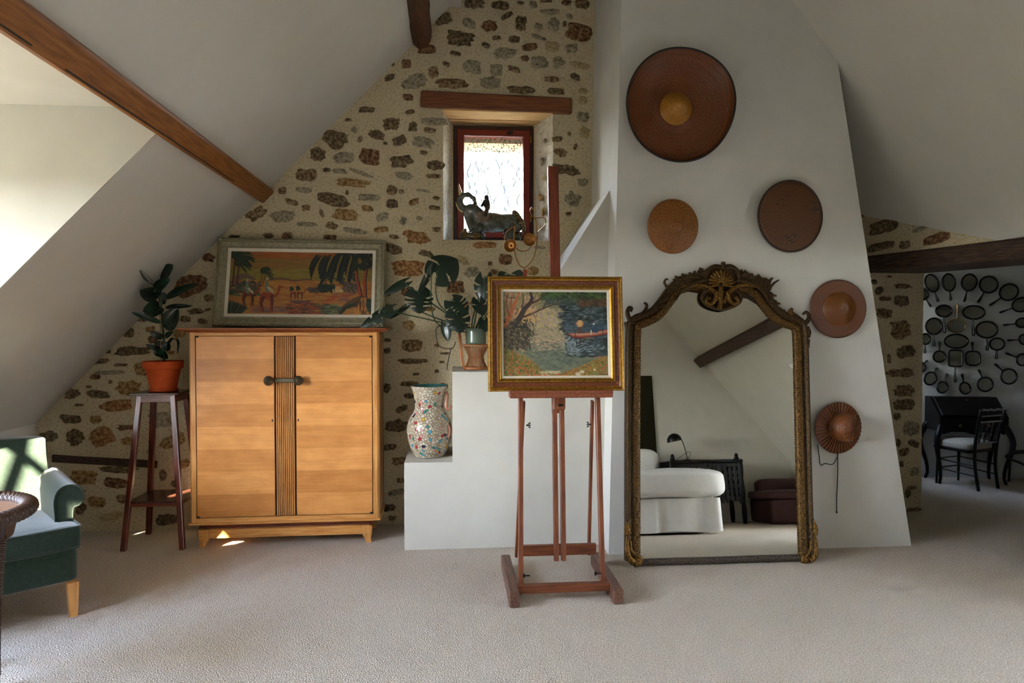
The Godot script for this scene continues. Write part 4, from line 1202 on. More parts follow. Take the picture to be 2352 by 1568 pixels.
func build_cabinet() -> void:
	var at := Vector3(-1.140, 0, -4.97)
	var t := thing("cabinet", "honey wood two door cabinet with a fluted centre strip and round bronze knobs", "cabinet", at, 0.012)
	var W := 1.262; var D := 0.40; var y0 := 0.17; var y1 := 1.462
	var f := D / 2
	var honey_y: Material = M.honey_y
	var b := MB.new()
	# carcass: corner posts with canted outer edge, rails, sides, back
	for s in [-1.0, 1.0]:
		b = MB.new()
		var px: float = s * W / 2
		var poly := PackedVector2Array([V2(px - s * 0.042, f), V2(px - s * 0.012, f), V2(px, f - 0.014), V2(px, f - 0.06), V2(px - s * 0.042, f - 0.06)])
		b.xf = Transform3D(Basis(V(1, 0, 0), V(0, 0, 1), V(0, -1, 0)), Vector3.ZERO)
		b.prism(poly, -y1, -y0)
		obj("corner_post", b.mesh(), honey_y, t)
		b = MB.new()
		b.box(Vector3(s * (W / 2 - 0.012), (y0 + y1) / 2, -0.03), Vector3(0.02, y1 - y0 - 0.02, D - 0.07), 0.002)
		obj("side_panel", b.mesh(), M.honey_side, t)
	b = MB.new()
	b.box(Vector3(0, (y0 + y1) / 2, -f + 0.01), Vector3(W - 0.03, y1 - y0, 0.02))
	obj("back_panel", b.mesh(), M.honey_side, t)
	b = MB.new()
	b.box(Vector3(0, y1 - 0.012, f - 0.02), Vector3(W - 0.08, 0.024, 0.04), 0.002)
	obj("rail", b.mesh(), M.honey_x, t)
	b = MB.new()
	b.box(Vector3(0, y0 + 0.016, f - 0.02), Vector3(W - 0.08, 0.032, 0.04), 0.002)
	obj("rail", b.mesh(), M.honey_x, t)
	b = MB.new()
	b.box(Vector3(0, (y0 + y1) / 2, f - 0.06), Vector3(W - 0.06, y1 - y0, 0.02))
	obj("interior", b.mesh(), M.dark, t)
	# bottom board with moulded edge
	b = MB.new()
	b.box(Vector3(0, y0 - 0.006, 0.008), Vector3(W + 0.02, 0.016, D + 0.01), 0.005)
	obj("bottom_board", b.mesh(), M.honey_x, t)
	# top: thin dark red slab with a chamfer, oversailing
	b = MB.new()
	b.hexa([V(-0.645, y1, f + 0.012), V(0.645, y1, f + 0.012), V(0.645, y1, -f), V(-0.645, y1, -f), V(-0.69, y1 + 0.018, f + 0.045), V(0.69, y1 + 0.018, f + 0.045), V(0.69, y1 + 0.018, -f), V(-0.69, y1 + 0.018, -f)])
	b.box(Vector3(0, y1 + 0.024, 0.022), Vector3(1.38, 0.012, D + 0.046), 0.003)
	obj("top", b.mesh(), M.top_wood, t)
	# doors
	var dy0 := y0 + 0.036; var dy1 := y1 - 0.026
	for s in [-1.0, 1.0]:
		var cx: float = s * 0.328
		b = MB.new()
		b.box(Vector3(cx, (dy0 + dy1) / 2, f - 0.012), Vector3(0.512, dy1 - dy0, 0.022), 0.002)
		b.quad(V(cx - 0.254, dy0 + 0.002, f + 0.0004), V(cx + 0.254, dy0 + 0.002, f + 0.0004), V(cx + 0.254, dy1 - 0.002, f + 0.0004), V(cx - 0.254, dy1 - 0.002, f + 0.0004))
		var door := obj("door", b.mesh(), M.veneer[0 if s < 0 else 1], t)
		b = MB.new()
		b.xf = Transform3D(Basis(V(1, 0, 0), V(0, 0, 1), V(0, -1, 0)), Vector3(s * 0.098, 1.135, f + 0.002))
		b.lathe([V2(0, 0), V2(0.016, 0), V2(0.014, 0.02), V2(0.020, 0.03), V2(0.033, 0.04), V2(0.034, 0.048), V2(0.026, 0.062), V2(0.012, 0.074), V2(0, 0.078)], 24)
		obj("knob", b.mesh(), M.bronze, door)
		b = MB.new()
		b.box(Vector3(s * 0.086, 0.861, f + 0.0015), Vector3(0.008, 0.016, 0.003), 0.001)
		obj("keyhole", b.mesh(), M.dark, door)
		for yy in [dy0 + 0.004, dy1 - 0.004]:
			b = MB.new()
			b.box(Vector3(s * 0.578, yy, f + 0.001), Vector3(0.022, 0.012, 0.006), 0.001)
			obj("hinge", b.mesh(), M.dark, door)
	# fluted strip
	b = MB.new()
	b.box(Vector3(0.0, (dy0 + dy1) / 2, f - 0.014), Vector3(0.128, dy1 - dy0, 0.018))
	var strip := obj("centre_strip", b.mesh(), M.honey_dark, t)
	for k in 10:
		b = MB.new()
		var xx := -0.056 + k * 0.0125
		var rows := []
		for yy in [dy0 + 0.003, dy1 - 0.003]:
			var row := []
			for q in 7:
				var a := PI * q / 6.0
				row.append(Vector3(xx - cos(a) * 0.0046, yy, f - 0.006 + sin(a) * 0.009))
			rows.append(row)
		b.skin(rows)
		obj("fluting_rib", b.mesh(), M.honey_y, strip)
	b = MB.new()
	b.box(Vector3(0, 1.135, f + 0.012), Vector3(0.14, 0.03, 0.016), 0.004)
	obj("handle_plate", b.mesh(), M.bronze, t)
	# plinth: recessed neck, lipped rail, four splayed feet
	b = MB.new()
	b.box(Vector3(0, 0.142, -0.01), Vector3(W - 0.12, 0.05, D - 0.08))
	obj("plinth", b.mesh(), M.red_x, t)
	b = MB.new()
	b.box(Vector3(0, 0.095, 0.0), Vector3(1.12, 0.05, D - 0.02), 0.004)
	b.box(Vector3(0, 0.068, 0.004), Vector3(1.136, 0.010, D - 0.004), 0.003)
	obj("base_rail", b.mesh(), M.honey_x, t)
	for sx in [-1.0, 1.0]:
		for sz in [-1.0, 1.0]:
			b = MB.new()
			var c := Vector3(sx * 0.545, 0, sz * (f - 0.035))
			var o := Vector3(sx * 0.012, 0, sz * 0.012)
			var rows := []
			for e in [[0.0, 0.018, 1.0], [0.03, 0.020, 0.35], [0.064, 0.032, 0.0], [0.122, 0.034, 0.0]]:
				var row := []
				for q in [[-1, 1], [1, 1], [1, -1], [-1, -1]]: row.append(c + o * e[2] + Vector3(q[0] * e[1], e[0], q[1] * e[1]))
				rows.append(row)
			for k in 3:
				for j in 4: b.quad(rows[k][j], rows[k][(j + 1) % 4], rows[k + 1][(j + 1) % 4], rows[k + 1][j])
			obj("foot", b.mesh(), M.honey_y, t)

func build_camel_picture() -> void:
	# stands on the cabinet, top leaning on the wall
	var lo := Vector3(-1.098, 1.4975, -5.03)
	var t := thing("framed_picture", "desert oasis picture with camels and palms in a grey green frame", "picture", lo)
	t.rotation.x = -atan2(0.13, 0.64)
	t.rotation.z = -0.008
	var w := 1.205; var h := 0.655
	var b := MB.new()
	b.xf.origin = Vector3(0, h / 2, 0)
	b.frame(w, h, [V2(0, -0.02), V2(0, 0.016), V2(0.004, 0.022), V2(0.016, 0.022), V2(0.020, 0.014), V2(0.030, 0.018), V2(0.058, 0.002), V2(0.063, 0.006), V2(0.070, 0.006), V2(0.074, -0.002)])
	b.box(Vector3(0, 0, -0.016), Vector3(w - 0.01, h - 0.01, 0.006))
	var fr := obj("frame", b.mesh(), M.frame_green, t)
	# twisted rope edge
	b = MB.new()
	b.xf.origin = Vector3(0, h / 2, 0)
	for side in 4:
		var n := int((w if side % 2 == 0 else h) / 0.0165)
		for k in n:
			var u := (k + 0.5) / n - 0.5
			var c := [Vector3(u * (w - 0.02), -h / 2 + 0.010, 0.022), Vector3(w / 2 - 0.010, u * (h - 0.02), 0.022), Vector3(u * (w - 0.02), h / 2 - 0.010, 0.022), Vector3(-w / 2 + 0.010, u * (h - 0.02), 0.022)][side] as Vector3
			b.ball(c, Vector3(0.011, 0.0052, 0.006), 6, 4, Basis(Vector3.BACK, 0.6 + (PI / 2 if side % 2 == 1 else 0.0)))
	obj("rope_moulding", b.mesh(), M.frame_green, fr)
	b = MB.new()
	b.xf.origin = Vector3(0, h / 2, 0)
	b.frame(w - 0.145, h - 0.145, [V2(0, -0.002), V2(0, 0.004), V2(0.022, 0.001), V2(0.022, -0.006)])
	obj("mat_border", b.mesh(), M.cream, t)
	b = MB.new()
	b.xf.origin = Vector3(0, h / 2, -0.006)
	var cw := (w - 0.186) / 2; var ch := (h - 0.186) / 2
	b.quad(V(-cw, -ch, 0), V(cw, -ch, 0), V(cw, ch, 0), V(-cw, ch, 0))
	obj("canvas", b.mesh(), M.camels, t)

func build_stand() -> void:
	var t := thing("plant_stand", "tall reddish brown wooden plant stand with splayed legs and a low shelf", "plant stand", Vector3(-2.003, 0, -4.932))
	var b := MB.new()
	b.box(Vector3(0, 1.047, 0), Vector3(0.315, 0.012, 0.315), 0.003)
	obj("top", b.mesh(), M.red_top, t)
	for k in 4:
		b = MB.new()
		b.box(Vector3(0, 1.014, 0.119), Vector3(0.235, 0.052, 0.014), 0.002)
		var ap := obj("apron", b.mesh(), M.red_apron, t)
		ap.rotation.y = k * PI / 2
	for sx in [-1.0, 1.0]:
		for sz in [-1.0, 1.0]:
			b = MB.new()
			b.bar(Vector3(sx * 0.190, 0.0, sz * 0.190), Vector3(sx * 0.108, 1.040, sz * 0.108), 0.034, 0.034, 0.003)
			obj("leg", b.mesh(), M.red_y, t)
	b = MB.new()
	b.box(Vector3(0, 0.318, 0), Vector3(0.345, 0.014, 0.345), 0.002)
	obj("shelf", b.mesh(), M.red_top, t)
	for k in 4:
		b = MB.new()
		b.box(Vector3(0, 0.302, 0.165), Vector3(0.31, 0.024, 0.014), 0.002)
		obj("shelf_rail", b.mesh(), M.red_x2, t).rotation.y = k * PI / 2

# a leaf between two points; side points across it, sag bends it, cup folds the halves up
func leaf_mesh(a: Vector3, z: Vector3, width: float, face: Vector3, sag := 0.0, cup := 0.15, shape := 0.9) -> ArrayMesh:
	var b := MB.new()
	var d := z - a
	var ln := d.length()
	var x := Vector3(d.x, d.y, d.z * 0.15).cross(face).normalized()
	var up := x.cross(d).normalized()
	var rows := []
	var n := 12
	for i in n + 1:
		var t := float(i) / n
		var wd := width * 0.5 * pow(sin(PI * pow(t, shape)), 0.62) if i > 0 and i < n else 0.0
		var c := a + d * t + up * (sin(PI * t) * ln * 0.06) - Vector3.UP * sag * t * t
		var row := []
		for j in 7:
			var s := (j - 3) / 3.0
			row.append(c + x * s * wd + up * (absf(s) * wd * cup - (0.004 if j == 3 else 0.0)))
		rows.append(row)
	b.skin(rows)
	return b.mesh()

func build_rubber_plant() -> void:
	var sau := MB.new()
	sau.lathe([V2(0, 0.0), V2(0.080, 0.0), V2(0.094, 0.004), V2(0.097, 0.016), V2(0.092, 0.019), V2(0.086, 0.008), V2(0, 0.006)], 36)
	var so := obj("saucer", sau.mesh(), M.terracotta)
	so.position = Vector3(-2.0, 1.0535, -4.93)
	tag(so, "round terracotta saucer on the tall plant stand", "saucer")
	var base := Vector3(-2.0, 1.060, -4.93)
	var t := thing("rubber_plant", "rubber plant with big dark glossy leaves in a terracotta pot", "plant", base)
	var b := MB.new()
	b.lathe([V2(0, 0.0), V2(0.078, 0.0), V2(0.083, 0.004), V2(0.112, 0.146), V2(0.120, 0.150), V2(0.127, 0.155), V2(0.131, 0.198), V2(0.128, 0.203), V2(0.120, 0.203), V2(0.114, 0.185), V2(0.108, 0.16)], 40)
	var pot := obj("pot", b.mesh(), M.terracotta, t)
	b = MB.new()
	b.lathe([V2(0.115, 0.172), V2(0.06, 0.180), V2(0, 0.182)], 24)
	obj("soil", b.mesh(), M.soil, pot)
	b = MB.new()
	var q := func(px: float, py: float, dz: float) -> Vector3: return on_z(200 + px / 5.227, 600 + py / 5.227, -4.93 + dz) - base
	b.tube([q.call(925, 1230, 0.0), q.call(922, 1000, 0.0), q.call(905, 700, 0.01), q.call(880, 450, 0.0), q.call(870, 320, 0.0), q.call(880, 230, 0.01)], [0.009, 0.0085, 0.008, 0.007, 0.006, 0.004], 8)
	obj("stem", b.mesh(), M.stem_green, t)
	b = MB.new()
	b.tube([q.call(890, 1230, 0.02), q.call(880, 800, 0.02), q.call(853, 370, 0.015)], 0.0035, 6)
	obj("support_cane", b.mesh(), M.cane, t)
	# base x, y, dz; tip x, y, dz; width in zoom pixels; sag
	for l in [[845, 295, .02, 635, 90, .38, 200, 0.01, 1], [880, 200, .02, 1035, 40, .14, 150, 0, 0], [800, 365, .12, 1000, 205, .2, 130, 0, 1], [870, 420, .04, 630, 335, .22, 200, 0.01, 0], [935, 445, .0, 1330, 300, .10, 105, -.02, 0], [875, 560, .03, 665, 560, .16, 190, .02, 1], [895, 740, .02, 522, 605, .16, 70, .0, 1], [955, 825, .02, 1090, 545, .08, 215, .01, 0], [930, 560, .01, 1268, 520, .08, 60, .01, 0], [912, 925, .02, 757, 840, .09, 85, 0, 0], [935, 915, .02, 1040, 845, .07, 70, 0, 0], [890, 1060, .02, 702, 1015, .09, 60, -.01, 0], [905, 1090, -.03, 850, 950, -.03, 140, 0, 0], [905, 1130, .03, 800, 1060, .08, 80, .0, 0], [935, 1170, .02, 900, 1040, .09, 120, 0, 1], [905, 520, -.02, 925, 365, .0, 90, 0, 0], [950, 1080, .0, 960, 960, .0, 100, 0, 0], [905, 560, .02, 800, 640, .1, 100, .01, 1]]:
		var a: Vector3 = q.call(l[0], l[1], l[2])
		var z: Vector3 = q.call(l[3], l[4], l[5])
		var m := leaf_mesh(a, z, l[6] * 4.95 / 1568.0 / 5.227, Vector3(rng.randf_range(-0.25, 0.25), rng.randf_range(0.0, 0.35), 1), l[7], 0.16, 0.85)
		var lf := obj("leaf", m, M.leaf_rubber if l[8] == 0 else M.leaf_rubber2, t)
		var vb := MB.new()
		vb.tube([a, a.lerp(z, 0.5) + Vector3(0, 0.004, 0.004), z], [0.0025, 0.002, 0.001], 5)
		obj("midrib", vb.mesh(), M.midrib, lf)
	# arched low leaf
	var ar := MB.new()
	var path := curve([q.call(968, 1065, .0), q.call(985, 985, .02), q.call(1045, 935, .04), q.call(1095, 985, .05), q.call(1085, 1120, .06)], 4)
	var rows := []
	for i in path.size():
		var tt := float(i) / (path.size() - 1)
		var wd := 0.026 * pow(sin(PI * tt), 0.7)
		rows.append([path[i] + Vector3(-wd * 0.8, wd * 0.5, -wd * 0.8), path[i], path[i] + Vector3(wd * 0.8, wd * 0.3, wd * 0.9)])
	ar.skin(rows)
	obj("leaf", ar.mesh(), M.leaf_rubber2, t)

# ---------------------------------------------------------------- armchair and wicker table
func cushion(b: MB, c: Vector3, s: Vector3, r: float, puff := 0.0, bs := Basis.IDENTITY, e := 5.0) -> void:
	# rounded block: superellipsoid
	var rows := []
	var nu := 20; var nv := 40
	for i in nu + 1:
		var th := -PI / 2 + PI * i / nu
		var row := []
		for j in nv:
			var a := TAU * j / nv
			var ct := signf(cos(th)) * pow(absf(cos(th)), 2.0 / e)
			var st := signf(sin(th)) * pow(absf(sin(th)), 2.0 / e)
			var ca := signf(cos(a)) * pow(absf(cos(a)), 2.0 / e)
			var sa := signf(sin(a)) * pow(absf(sin(a)), 2.0 / e)
			var p := Vector3(ct * ca * s.x / 2, st * s.y / 2, -ct * sa * s.z / 2)
			if puff > 0 and st > 0: p.y += puff * (1.0 - pow(absf(ct * ca), 2.0)) * (1.0 - pow(absf(ct * sa), 2.0)) * st
			row.append(c + bs * p)
		rows.append(row)
	b.skin(rows, true)

func build_armchair() -> void:
	# local: +z faces the way the chair faces, x to its left hand; origin under the middle of the front edge
	var face := deg_to_rad(50.0)
	var fd := Vector3(cos(face), 0, sin(face))
	var rt := Vector3(sin(face), 0, -cos(face))
	var t := thing("armchair", "green velvet armchair with rolled arms and tapered oak legs", "armchair")
	t.transform = Transform3D(Basis(rt, Vector3.UP, fd), Vector3(-1.965, 0, -3.735) - rt * 0.335 + fd * 0.03)
	var vel: Material = M.velvet
	var b := MB.new()
	cushion(b, V(0, 0.275, -0.34), V(0.70, 0.20, 0.68), 0.02, 0.0, Basis.IDENTITY, 14.0)
	obj("seat_base", b.mesh(), vel, t)
	b = MB.new()
	cushion(b, V(0, 0.415, -0.26), V(0.585, 0.125, 0.60), 0.02, 0.022, Basis.IDENTITY, 9.0)
	cushion(b, V(0, 0.415, -0.04), V(0.70, 0.125, 0.15), 0.02, 0.0, Basis.IDENTITY, 9.0)
	var cu := obj("seat_cushion", b.mesh(), vel, t)
	for yy in [0.362, 0.470]:
		b = MB.new()
		b.tube([V(-0.345, yy, -0.12), V(-0.345, yy, 0.020), V(-0.33, yy, 0.034), V(0.33, yy, 0.034), V(0.345, yy, 0.020), V(0.345, yy, -0.12)], 0.005, 6)
		obj("piping", b.mesh(), vel, cu)
	# back: slightly reclined and curved, square shouldered
	b = MB.new()
	var rows := []
	for i in 13:
		var v := i / 12.0
		var row := []
		var ang := PI * 2.0
		for j in 40:
			var a := TAU * j / 40.0
			var e := 7.0
			var ca := signf(cos(a)) * pow(absf(cos(a)), 2.0 / e)
			var sa := signf(sin(a)) * pow(absf(sin(a)), 2.0 / e)
			var hw := 0.335 - 0.02 * v
			var th := 0.065
			var yy := 0.30 + 0.565 * v
			var lean := -0.56 - 0.12 * v
			if i == 12:
				hw -= 0.012; th -= 0.015; yy -= 0.004
			if i == 11: yy = 0.853
			var x := ca * hw
			row.append(V(x, yy + (0.012 * (1.0 - pow(x / 0.335, 2.0)) if i >= 11 else 0.0), lean - sa * th + 0.06 * pow(x / 0.335, 2.0)))
		rows.append(row)
	var cap := []
	for j in 40: cap.append(V(0, 0.872, -0.68))
	rows.append(cap)
	b.skin(rows, true)
	obj("backrest", b.mesh(), vel, t)
	# rolled arms
	for s in [-1.0, 1.0]:
		b = MB.new()
		rows = []
		var prof := []
		for k in 17:   # inside up, over the roll, down the outside
			var a := -0.9 + 4.1 * k / 16.0
			prof.append(V2(0.310 + 0.062 * -cos(a) * -1.0, 0.602) + V2(0, 0))
		prof = [V2(0.262, 0.40), V2(0.262, 0.50), V2(0.258, 0.575), V2(0.268, 0.625), V2(0.296, 0.655), V2(0.334, 0.662), V2(0.372, 0.648), V2(0.394, 0.612), V2(0.392, 0.572), V2(0.370, 0.545), V2(0.346, 0.535), V2(0.342, 0.45), V2(0.342, 0.34)]
		for zz in [-0.115, -0.112, -0.30, -0.48, -0.62]:
			var row := []
			for p in prof:
				var q: Vector2 = p
				if zz == -0.115: q = q.lerp(V2(0.32, 0.55), 0.05)
				row.append(V(s * q.x, q.y + (0.03 * (-0.115 - zz) / 0.5 if q.y > 0.52 else 0.0), zz))
			if s > 0: row.reverse()
			rows.append(row)
		b.skin(rows)
		var poly := PackedVector2Array()
		for p in prof: poly.append(V2(s * p.x, p.y))
		b.prism(poly, -0.13, -0.112)
		var arm := obj("arm", b.mesh(), vel, t)
		b = MB.new()
		var pp := []
		for p in prof: pp.append(V(s * p.x * 0.995, p.y, -0.111))
		b.tube(curve(pp, 3), 0.004, 5)
		obj("piping", b.mesh(), vel, arm)
	for p in [[-0.31, 0.0], [0.31, 0.0], [-0.30, -0.62], [0.30, -0.62]]:
		b = MB.new()
		b.bar(V(p[0], 0.18, p[1]), V(p[0] * 1.01, 0, p[1] + 0.0), 0.050, 0.050, 0.0, Vector3(0, 0, 1), 0.034, 0.034)
		obj("leg", b.mesh(), M.oak_leg, t)

func build_wicker_table() -> void:
	var c := Vector3(-2.085, 0, -2.98)
	var t := thing("wicker_table", "round dark wicker table with a braided rim and glass top", "table", c)
	var R := 0.325
	var y := 0.735
	# braided rim: strands wound round a hoop
	var b := MB.new()
	var nst := 3
	for s in nst:
		var pts := []
		var turns := 64
		var per := 8
		for k in turns * per:
			var a := TAU * k / (turns * per)
			var ph := TAU * k / per / 1.0 + TAU * s / nst
			var rr := R - 0.035 + 0.030 * cos(ph)
			pts.append(V(rr * cos(a), y - 0.01 + 0.026 * sin(ph), rr * sin(a)))
		b.tube(pts, 0.0075, 5, true)
	var rim := obj("braided_rim", b.mesh(), M.wicker_dark, t)
	rim.set_meta("kind", "stuff")
	b = MB.new()
	b.lathe([V2(0.0, y - 0.03), V2(R - 0.05, y - 0.03), V2(R - 0.05, y - 0.012), V2(0, y - 0.012)], 40)
	obj("top", b.mesh(), M.wicker_top, t)
	b = MB.new()
	b.lathe([V2(R - 0.09, y - 0.12), V2(R - 0.075, y - 0.05)], 36)
	obj("apron", b.mesh(), M.wicker_dark, t)
	for k in 4:
		var a := 0.06 + PI / 2 * k
		b = MB.new()
		b.tube([V(0.20 * cos(a), 0, 0.20 * sin(a)), V(0.21 * cos(a), 0.35, 0.21 * sin(a)), V(0.235 * cos(a), y - 0.03, 0.235 * sin(a))], 0.016, 10)
		var leg := obj("leg", b.mesh(), M.wicker_leg, t)
		b = MB.new()
		var wp := []
		for i in 420:
			var v := i / 420.0
			var aa := TAU * i / 7.0
			var rr := 0.20 + 0.035 * v * v
			wp.append(V(rr * cos(a) + 0.018 * cos(aa), 0.05 + v * (y - 0.15), rr * sin(a) + 0.018 * sin(aa)))
		b.tube(wp, 0.0035, 4)
		obj("wrapping", b.mesh(), M.wicker_dark, leg).set_meta("kind", "stuff")
# ---------------------------------------------------------------- smooth solids from tapered bones
func blob(bones: Array, cell: float, k: float) -> ArrayMesh:
	var lo := Vector3.INF
	var hi := -Vector3.INF
	for q in bones:
		var m: float = maxf(q[2], q[3]) + 3.0 * cell + k
		lo = lo.min((q[0] as Vector3).min(q[1]) - Vector3.ONE * m)
		hi = hi.max((q[0] as Vector3).max(q[1]) + Vector3.ONE * m)
	var nx := int((hi.x - lo.x) / cell) + 2
	var ny := int((hi.y - lo.y) / cell) + 2
	var nz := int((hi.z - lo.z) / cell) + 2
	var f := PackedFloat32Array()
	f.resize(nx * ny * nz)
	f.fill(1.0)
	for q in bones:
		var a: Vector3 = q[0]
		var ab: Vector3 = q[1] - a
		var l2 := maxf(ab.length_squared(), 1e-9)
		var m: float = maxf(q[2], q[3]) + 2.0 * cell + k
		var p0 := ((a.min(q[1]) - Vector3.ONE * m - lo) / cell)
		var p1 := ((a.max(q[1]) + Vector3.ONE * m - lo) / cell)
		for z in range(maxi(0, int(p0.z)), mini(nz, int(p1.z) + 1)):
			for y in range(maxi(0, int(p0.y)), mini(ny, int(p1.y) + 1)):
				var at := (z * ny + y) * nx
				for x in range(maxi(0, int(p0.x)), mini(nx, int(p1.x) + 1)):
					var p := lo + Vector3(x, y, z) * cell
					var t := clampf((p - a).dot(ab) / l2, 0.0, 1.0)
					var d := (p - a - ab * t).length() - lerpf(q[2], q[3], t)
					var o := f[at + x]
					var h := maxf(k - absf(d - o), 0.0) / k
					f[at + x] = minf(d, o) - h * h * k * 0.25
	var id := PackedInt32Array()
	id.resize(nx * ny * nz)
	id.fill(-1)
	var b := MB.new()
	for z in nz - 1:
		for y in ny - 1:
			for x in nx - 1:
				var c := (z * ny + y) * nx + x
				var neg := 0
				var s := Vector3.ZERO
				var cnt := 0
				var v := [f[c], f[c + 1], f[c + nx], f[c + nx + 1], f[c + nx * ny], f[c + nx * ny + 1], f[c + nx * ny + nx], f[c + nx * ny + nx + 1]]
				for i in 8:
					if v[i] < 0: neg += 1
				if neg == 0 or neg == 8: continue
				for e in [[0, 1], [2, 3], [4, 5], [6, 7], [0, 2], [1, 3], [4, 6], [5, 7], [0, 4], [1, 5], [2, 6], [3, 7]]:
					var va: float = v[e[0]]
					var vb: float = v[e[1]]
					if (va < 0) != (vb < 0):
						var t := va / (va - vb)
						s += Vector3(e[0] & 1, (e[0] >> 1) & 1, e[0] >> 2).lerp(Vector3(e[1] & 1, (e[1] >> 1) & 1, e[1] >> 2), t)
						cnt += 1
				id[c] = b.v.size()
				b.v.append(lo + (Vector3(x, y, z) + s / cnt) * cell)
				b.n.append(Vector3(v[1] - v[0] + v[3] - v[2] + v[5] - v[4] + v[7] - v[6], v[2] - v[0] + v[3] - v[1] + v[6] - v[4] + v[7] - v[5], v[4] - v[0] + v[5] - v[1] + v[6] - v[2] + v[7] - v[3]).normalized())
				b.uv.append(Vector2.ZERO)
	for z in range(1, nz - 1):
		for y in range(1, ny - 1):
			for x in range(1, nx - 1):
				var c := (z * ny + y) * nx + x
				var fa := f[c]
				for ax in 3:
					var st: int = [1, nx, nx * ny][ax]
					var fb := f[c + st]
					if (fa < 0) == (fb < 0): continue
					var s1: int = [nx, nx * ny, 1][ax]
					var s2: int = [nx * ny, 1, nx][ax]
					var q := [id[c], id[c - s1], id[c - s1 - s2], id[c - s2]]
					if q.min() < 0: continue
					if fa < 0: b.ix.append_array([q[0], q[2], q[1], q[0], q[3], q[2]])
					else: b.ix.append_array([q[0], q[1], q[2], q[0], q[2], q[3]])
	return b.mesh()

# ---------------------------------------------------------------- mosaic vase
func build_vase() -> void:
	var t := thing("mosaic_vase", "tall vase covered in broken white and coloured tile mosaic on the lower step", "vase", Vector3(-0.163, 0.589, -4.83))
	var prof := [V2(0.098, 0), V2(0.118, 0.035), V2(0.140, 0.095), V2(0.153, 0.165), V2(0.151, 0.215), V2(0.138, 0.262), V2(0.116, 0.302), V2(0.099, 0.330), V2(0.096, 0.355), V2(0.101, 0.40), V2(0.108, 0.44), V2(0.120, 0.48), V2(0.128, 0.498)]
	var cv := curve(prof, 6)
	var b := MB.new()
	var full := [V2(0.0, 0.0)]
	full.append_array(cv)
	full.append(V2(0.122, 0.498))
	b.lathe(full, 40)
	obj("body", b.mesh(), M.grout, t)
	b = MB.new()
	b.lathe([V2(0.121, 0.499), V2(0.108, 0.46), V2(0.095, 0.40), V2(0.088, 0.35)], 40)
	obj("lining", b.mesh(), M.teal_glaze, t)
	# tesserae
	var radius := func(y: float) -> float:
		for i in cv.size() - 1:
			if y <= cv[i + 1].y: return lerpf(cv[i].x, cv[i + 1].x, (y - cv[i].y) / maxf(1e-5, cv[i + 1].y - cv[i].y))
		return cv[cv.size() - 1].x
	var r := RandomNumberGenerator.new()
	r.seed = 21
	# shards facing the room are parts of their own; those at the back are joined
	var sites := []
	var tries := 0
	while tries < 9000:   # scattered so that no two sit too close
		tries += 1
		var y := r.randf_range(0.004, 0.494)
		var rad: float = radius.call(y)
		if r.randf() > rad / 0.153: continue
		var ang := r.randf() * TAU
		var gap := 0.0155 if sin(ang) < 0.1 else 0.026
		gap *= 0.85 + 0.5 * absf(wallnoise.get_noise_2d(ang * 1.5, y * 12.0))
		var ok := true
		for s in sites:
			var da := wrapf(s.x - ang, -PI, PI) * rad
			if da * da + (s.y - y) * (s.y - y) < gap * gap:
				ok = false
				break
		if ok: sites.append(V2(ang, y))
	var rest := MB.new()
	var made := 0
	for s in sites:
		var rs: float = radius.call(s.y)
		var cell := PackedVector2Array([V2(-0.06, maxf(-0.06, 0.003 - s.y)), V2(0.06, maxf(-0.06, 0.003 - s.y)), V2(0.06, minf(0.06, 0.496 - s.y)), V2(-0.06, minf(0.06, 0.496 - s.y))])
		for o in sites:
			if o == s: continue
			var dlt := V2(wrapf(o.x - s.x, -PI, PI) * rs, o.y - s.y)
			if dlt.length() > 0.09: continue
			var nn := dlt.normalized()
			var mid := dlt * 0.5 - nn * 0.0013
			var nx := PackedVector2Array()
			for i in cell.size():
				var pa := cell[i]
				var pb := cell[(i + 1) % cell.size()]
				var fa := (pa - mid).dot(nn)
				var fb := (pb - mid).dot(nn)
				if fa <= 0: nx.append(pa)
				if (fa < 0) != (fb < 0): nx.append(pa.lerp(pb, fa / (fa - fb)))
			cell = nx
			if cell.size() < 3: break
		if cell.size() < 3: continue
		# angle -sin: the room side is where sin(angle) < 0
		var front: bool = sin(s.x) < 0.25 and made < 300
		var tb := MB.new() if front else rest
		var top := []
		var low := []
		for c in cell:
			var yy: float = s.y + c.y
			var rr: float = radius.call(yy)
			var aa: float = s.x + c.x / rs
			top.append(V((rr + 0.003) * cos(aa), yy, -(rr + 0.003) * sin(aa)))
			low.append(V((rr - 0.002) * cos(aa), yy, -(rr - 0.002) * sin(aa)))
		var ct := V((rs + 0.0032) * cos(s.x), s.y, -(rs + 0.0032) * sin(s.x))
		for i in top.size():
			var j := (i + 1) % top.size()
			tb.tri(ct, top[i], top[j])
			tb.quad(low[i], low[j], top[j], top[i])
		if not front: continue
		made += 1
		var u := r.randf()
		var am := fposmod(s.x, TAU)
		var mi := 0
		if V2((am - 4.40) * 0.15, s.y - 0.175).length() < 0.034: mi = 6 if u < 0.6 else (4 if u < 0.75 else 0)
		elif s.y > 0.43: mi = 0 if u < 0.8 else [4, 5, 6][int(u * 100) % 3]
		elif u < 0.34: mi = 0
		elif u < 0.62: mi = 1
		elif u < 0.76: mi = 2
		elif u < 0.82: mi = 3
		elif u < 0.86: mi = 4
		elif u < 0.90: mi = 5
		elif u < 0.94: mi = 6
		elif u < 0.97: mi = 7
		else: mi = 8
		obj("tile", tb.mesh(), M.tiles[mi], t)
	obj("back_tiles", rest.mesh(), M.tiles[1], t).set_meta("kind", "stuff")
	# a curled handle shard on the neck and a lug on the shoulder
	b = MB.new()
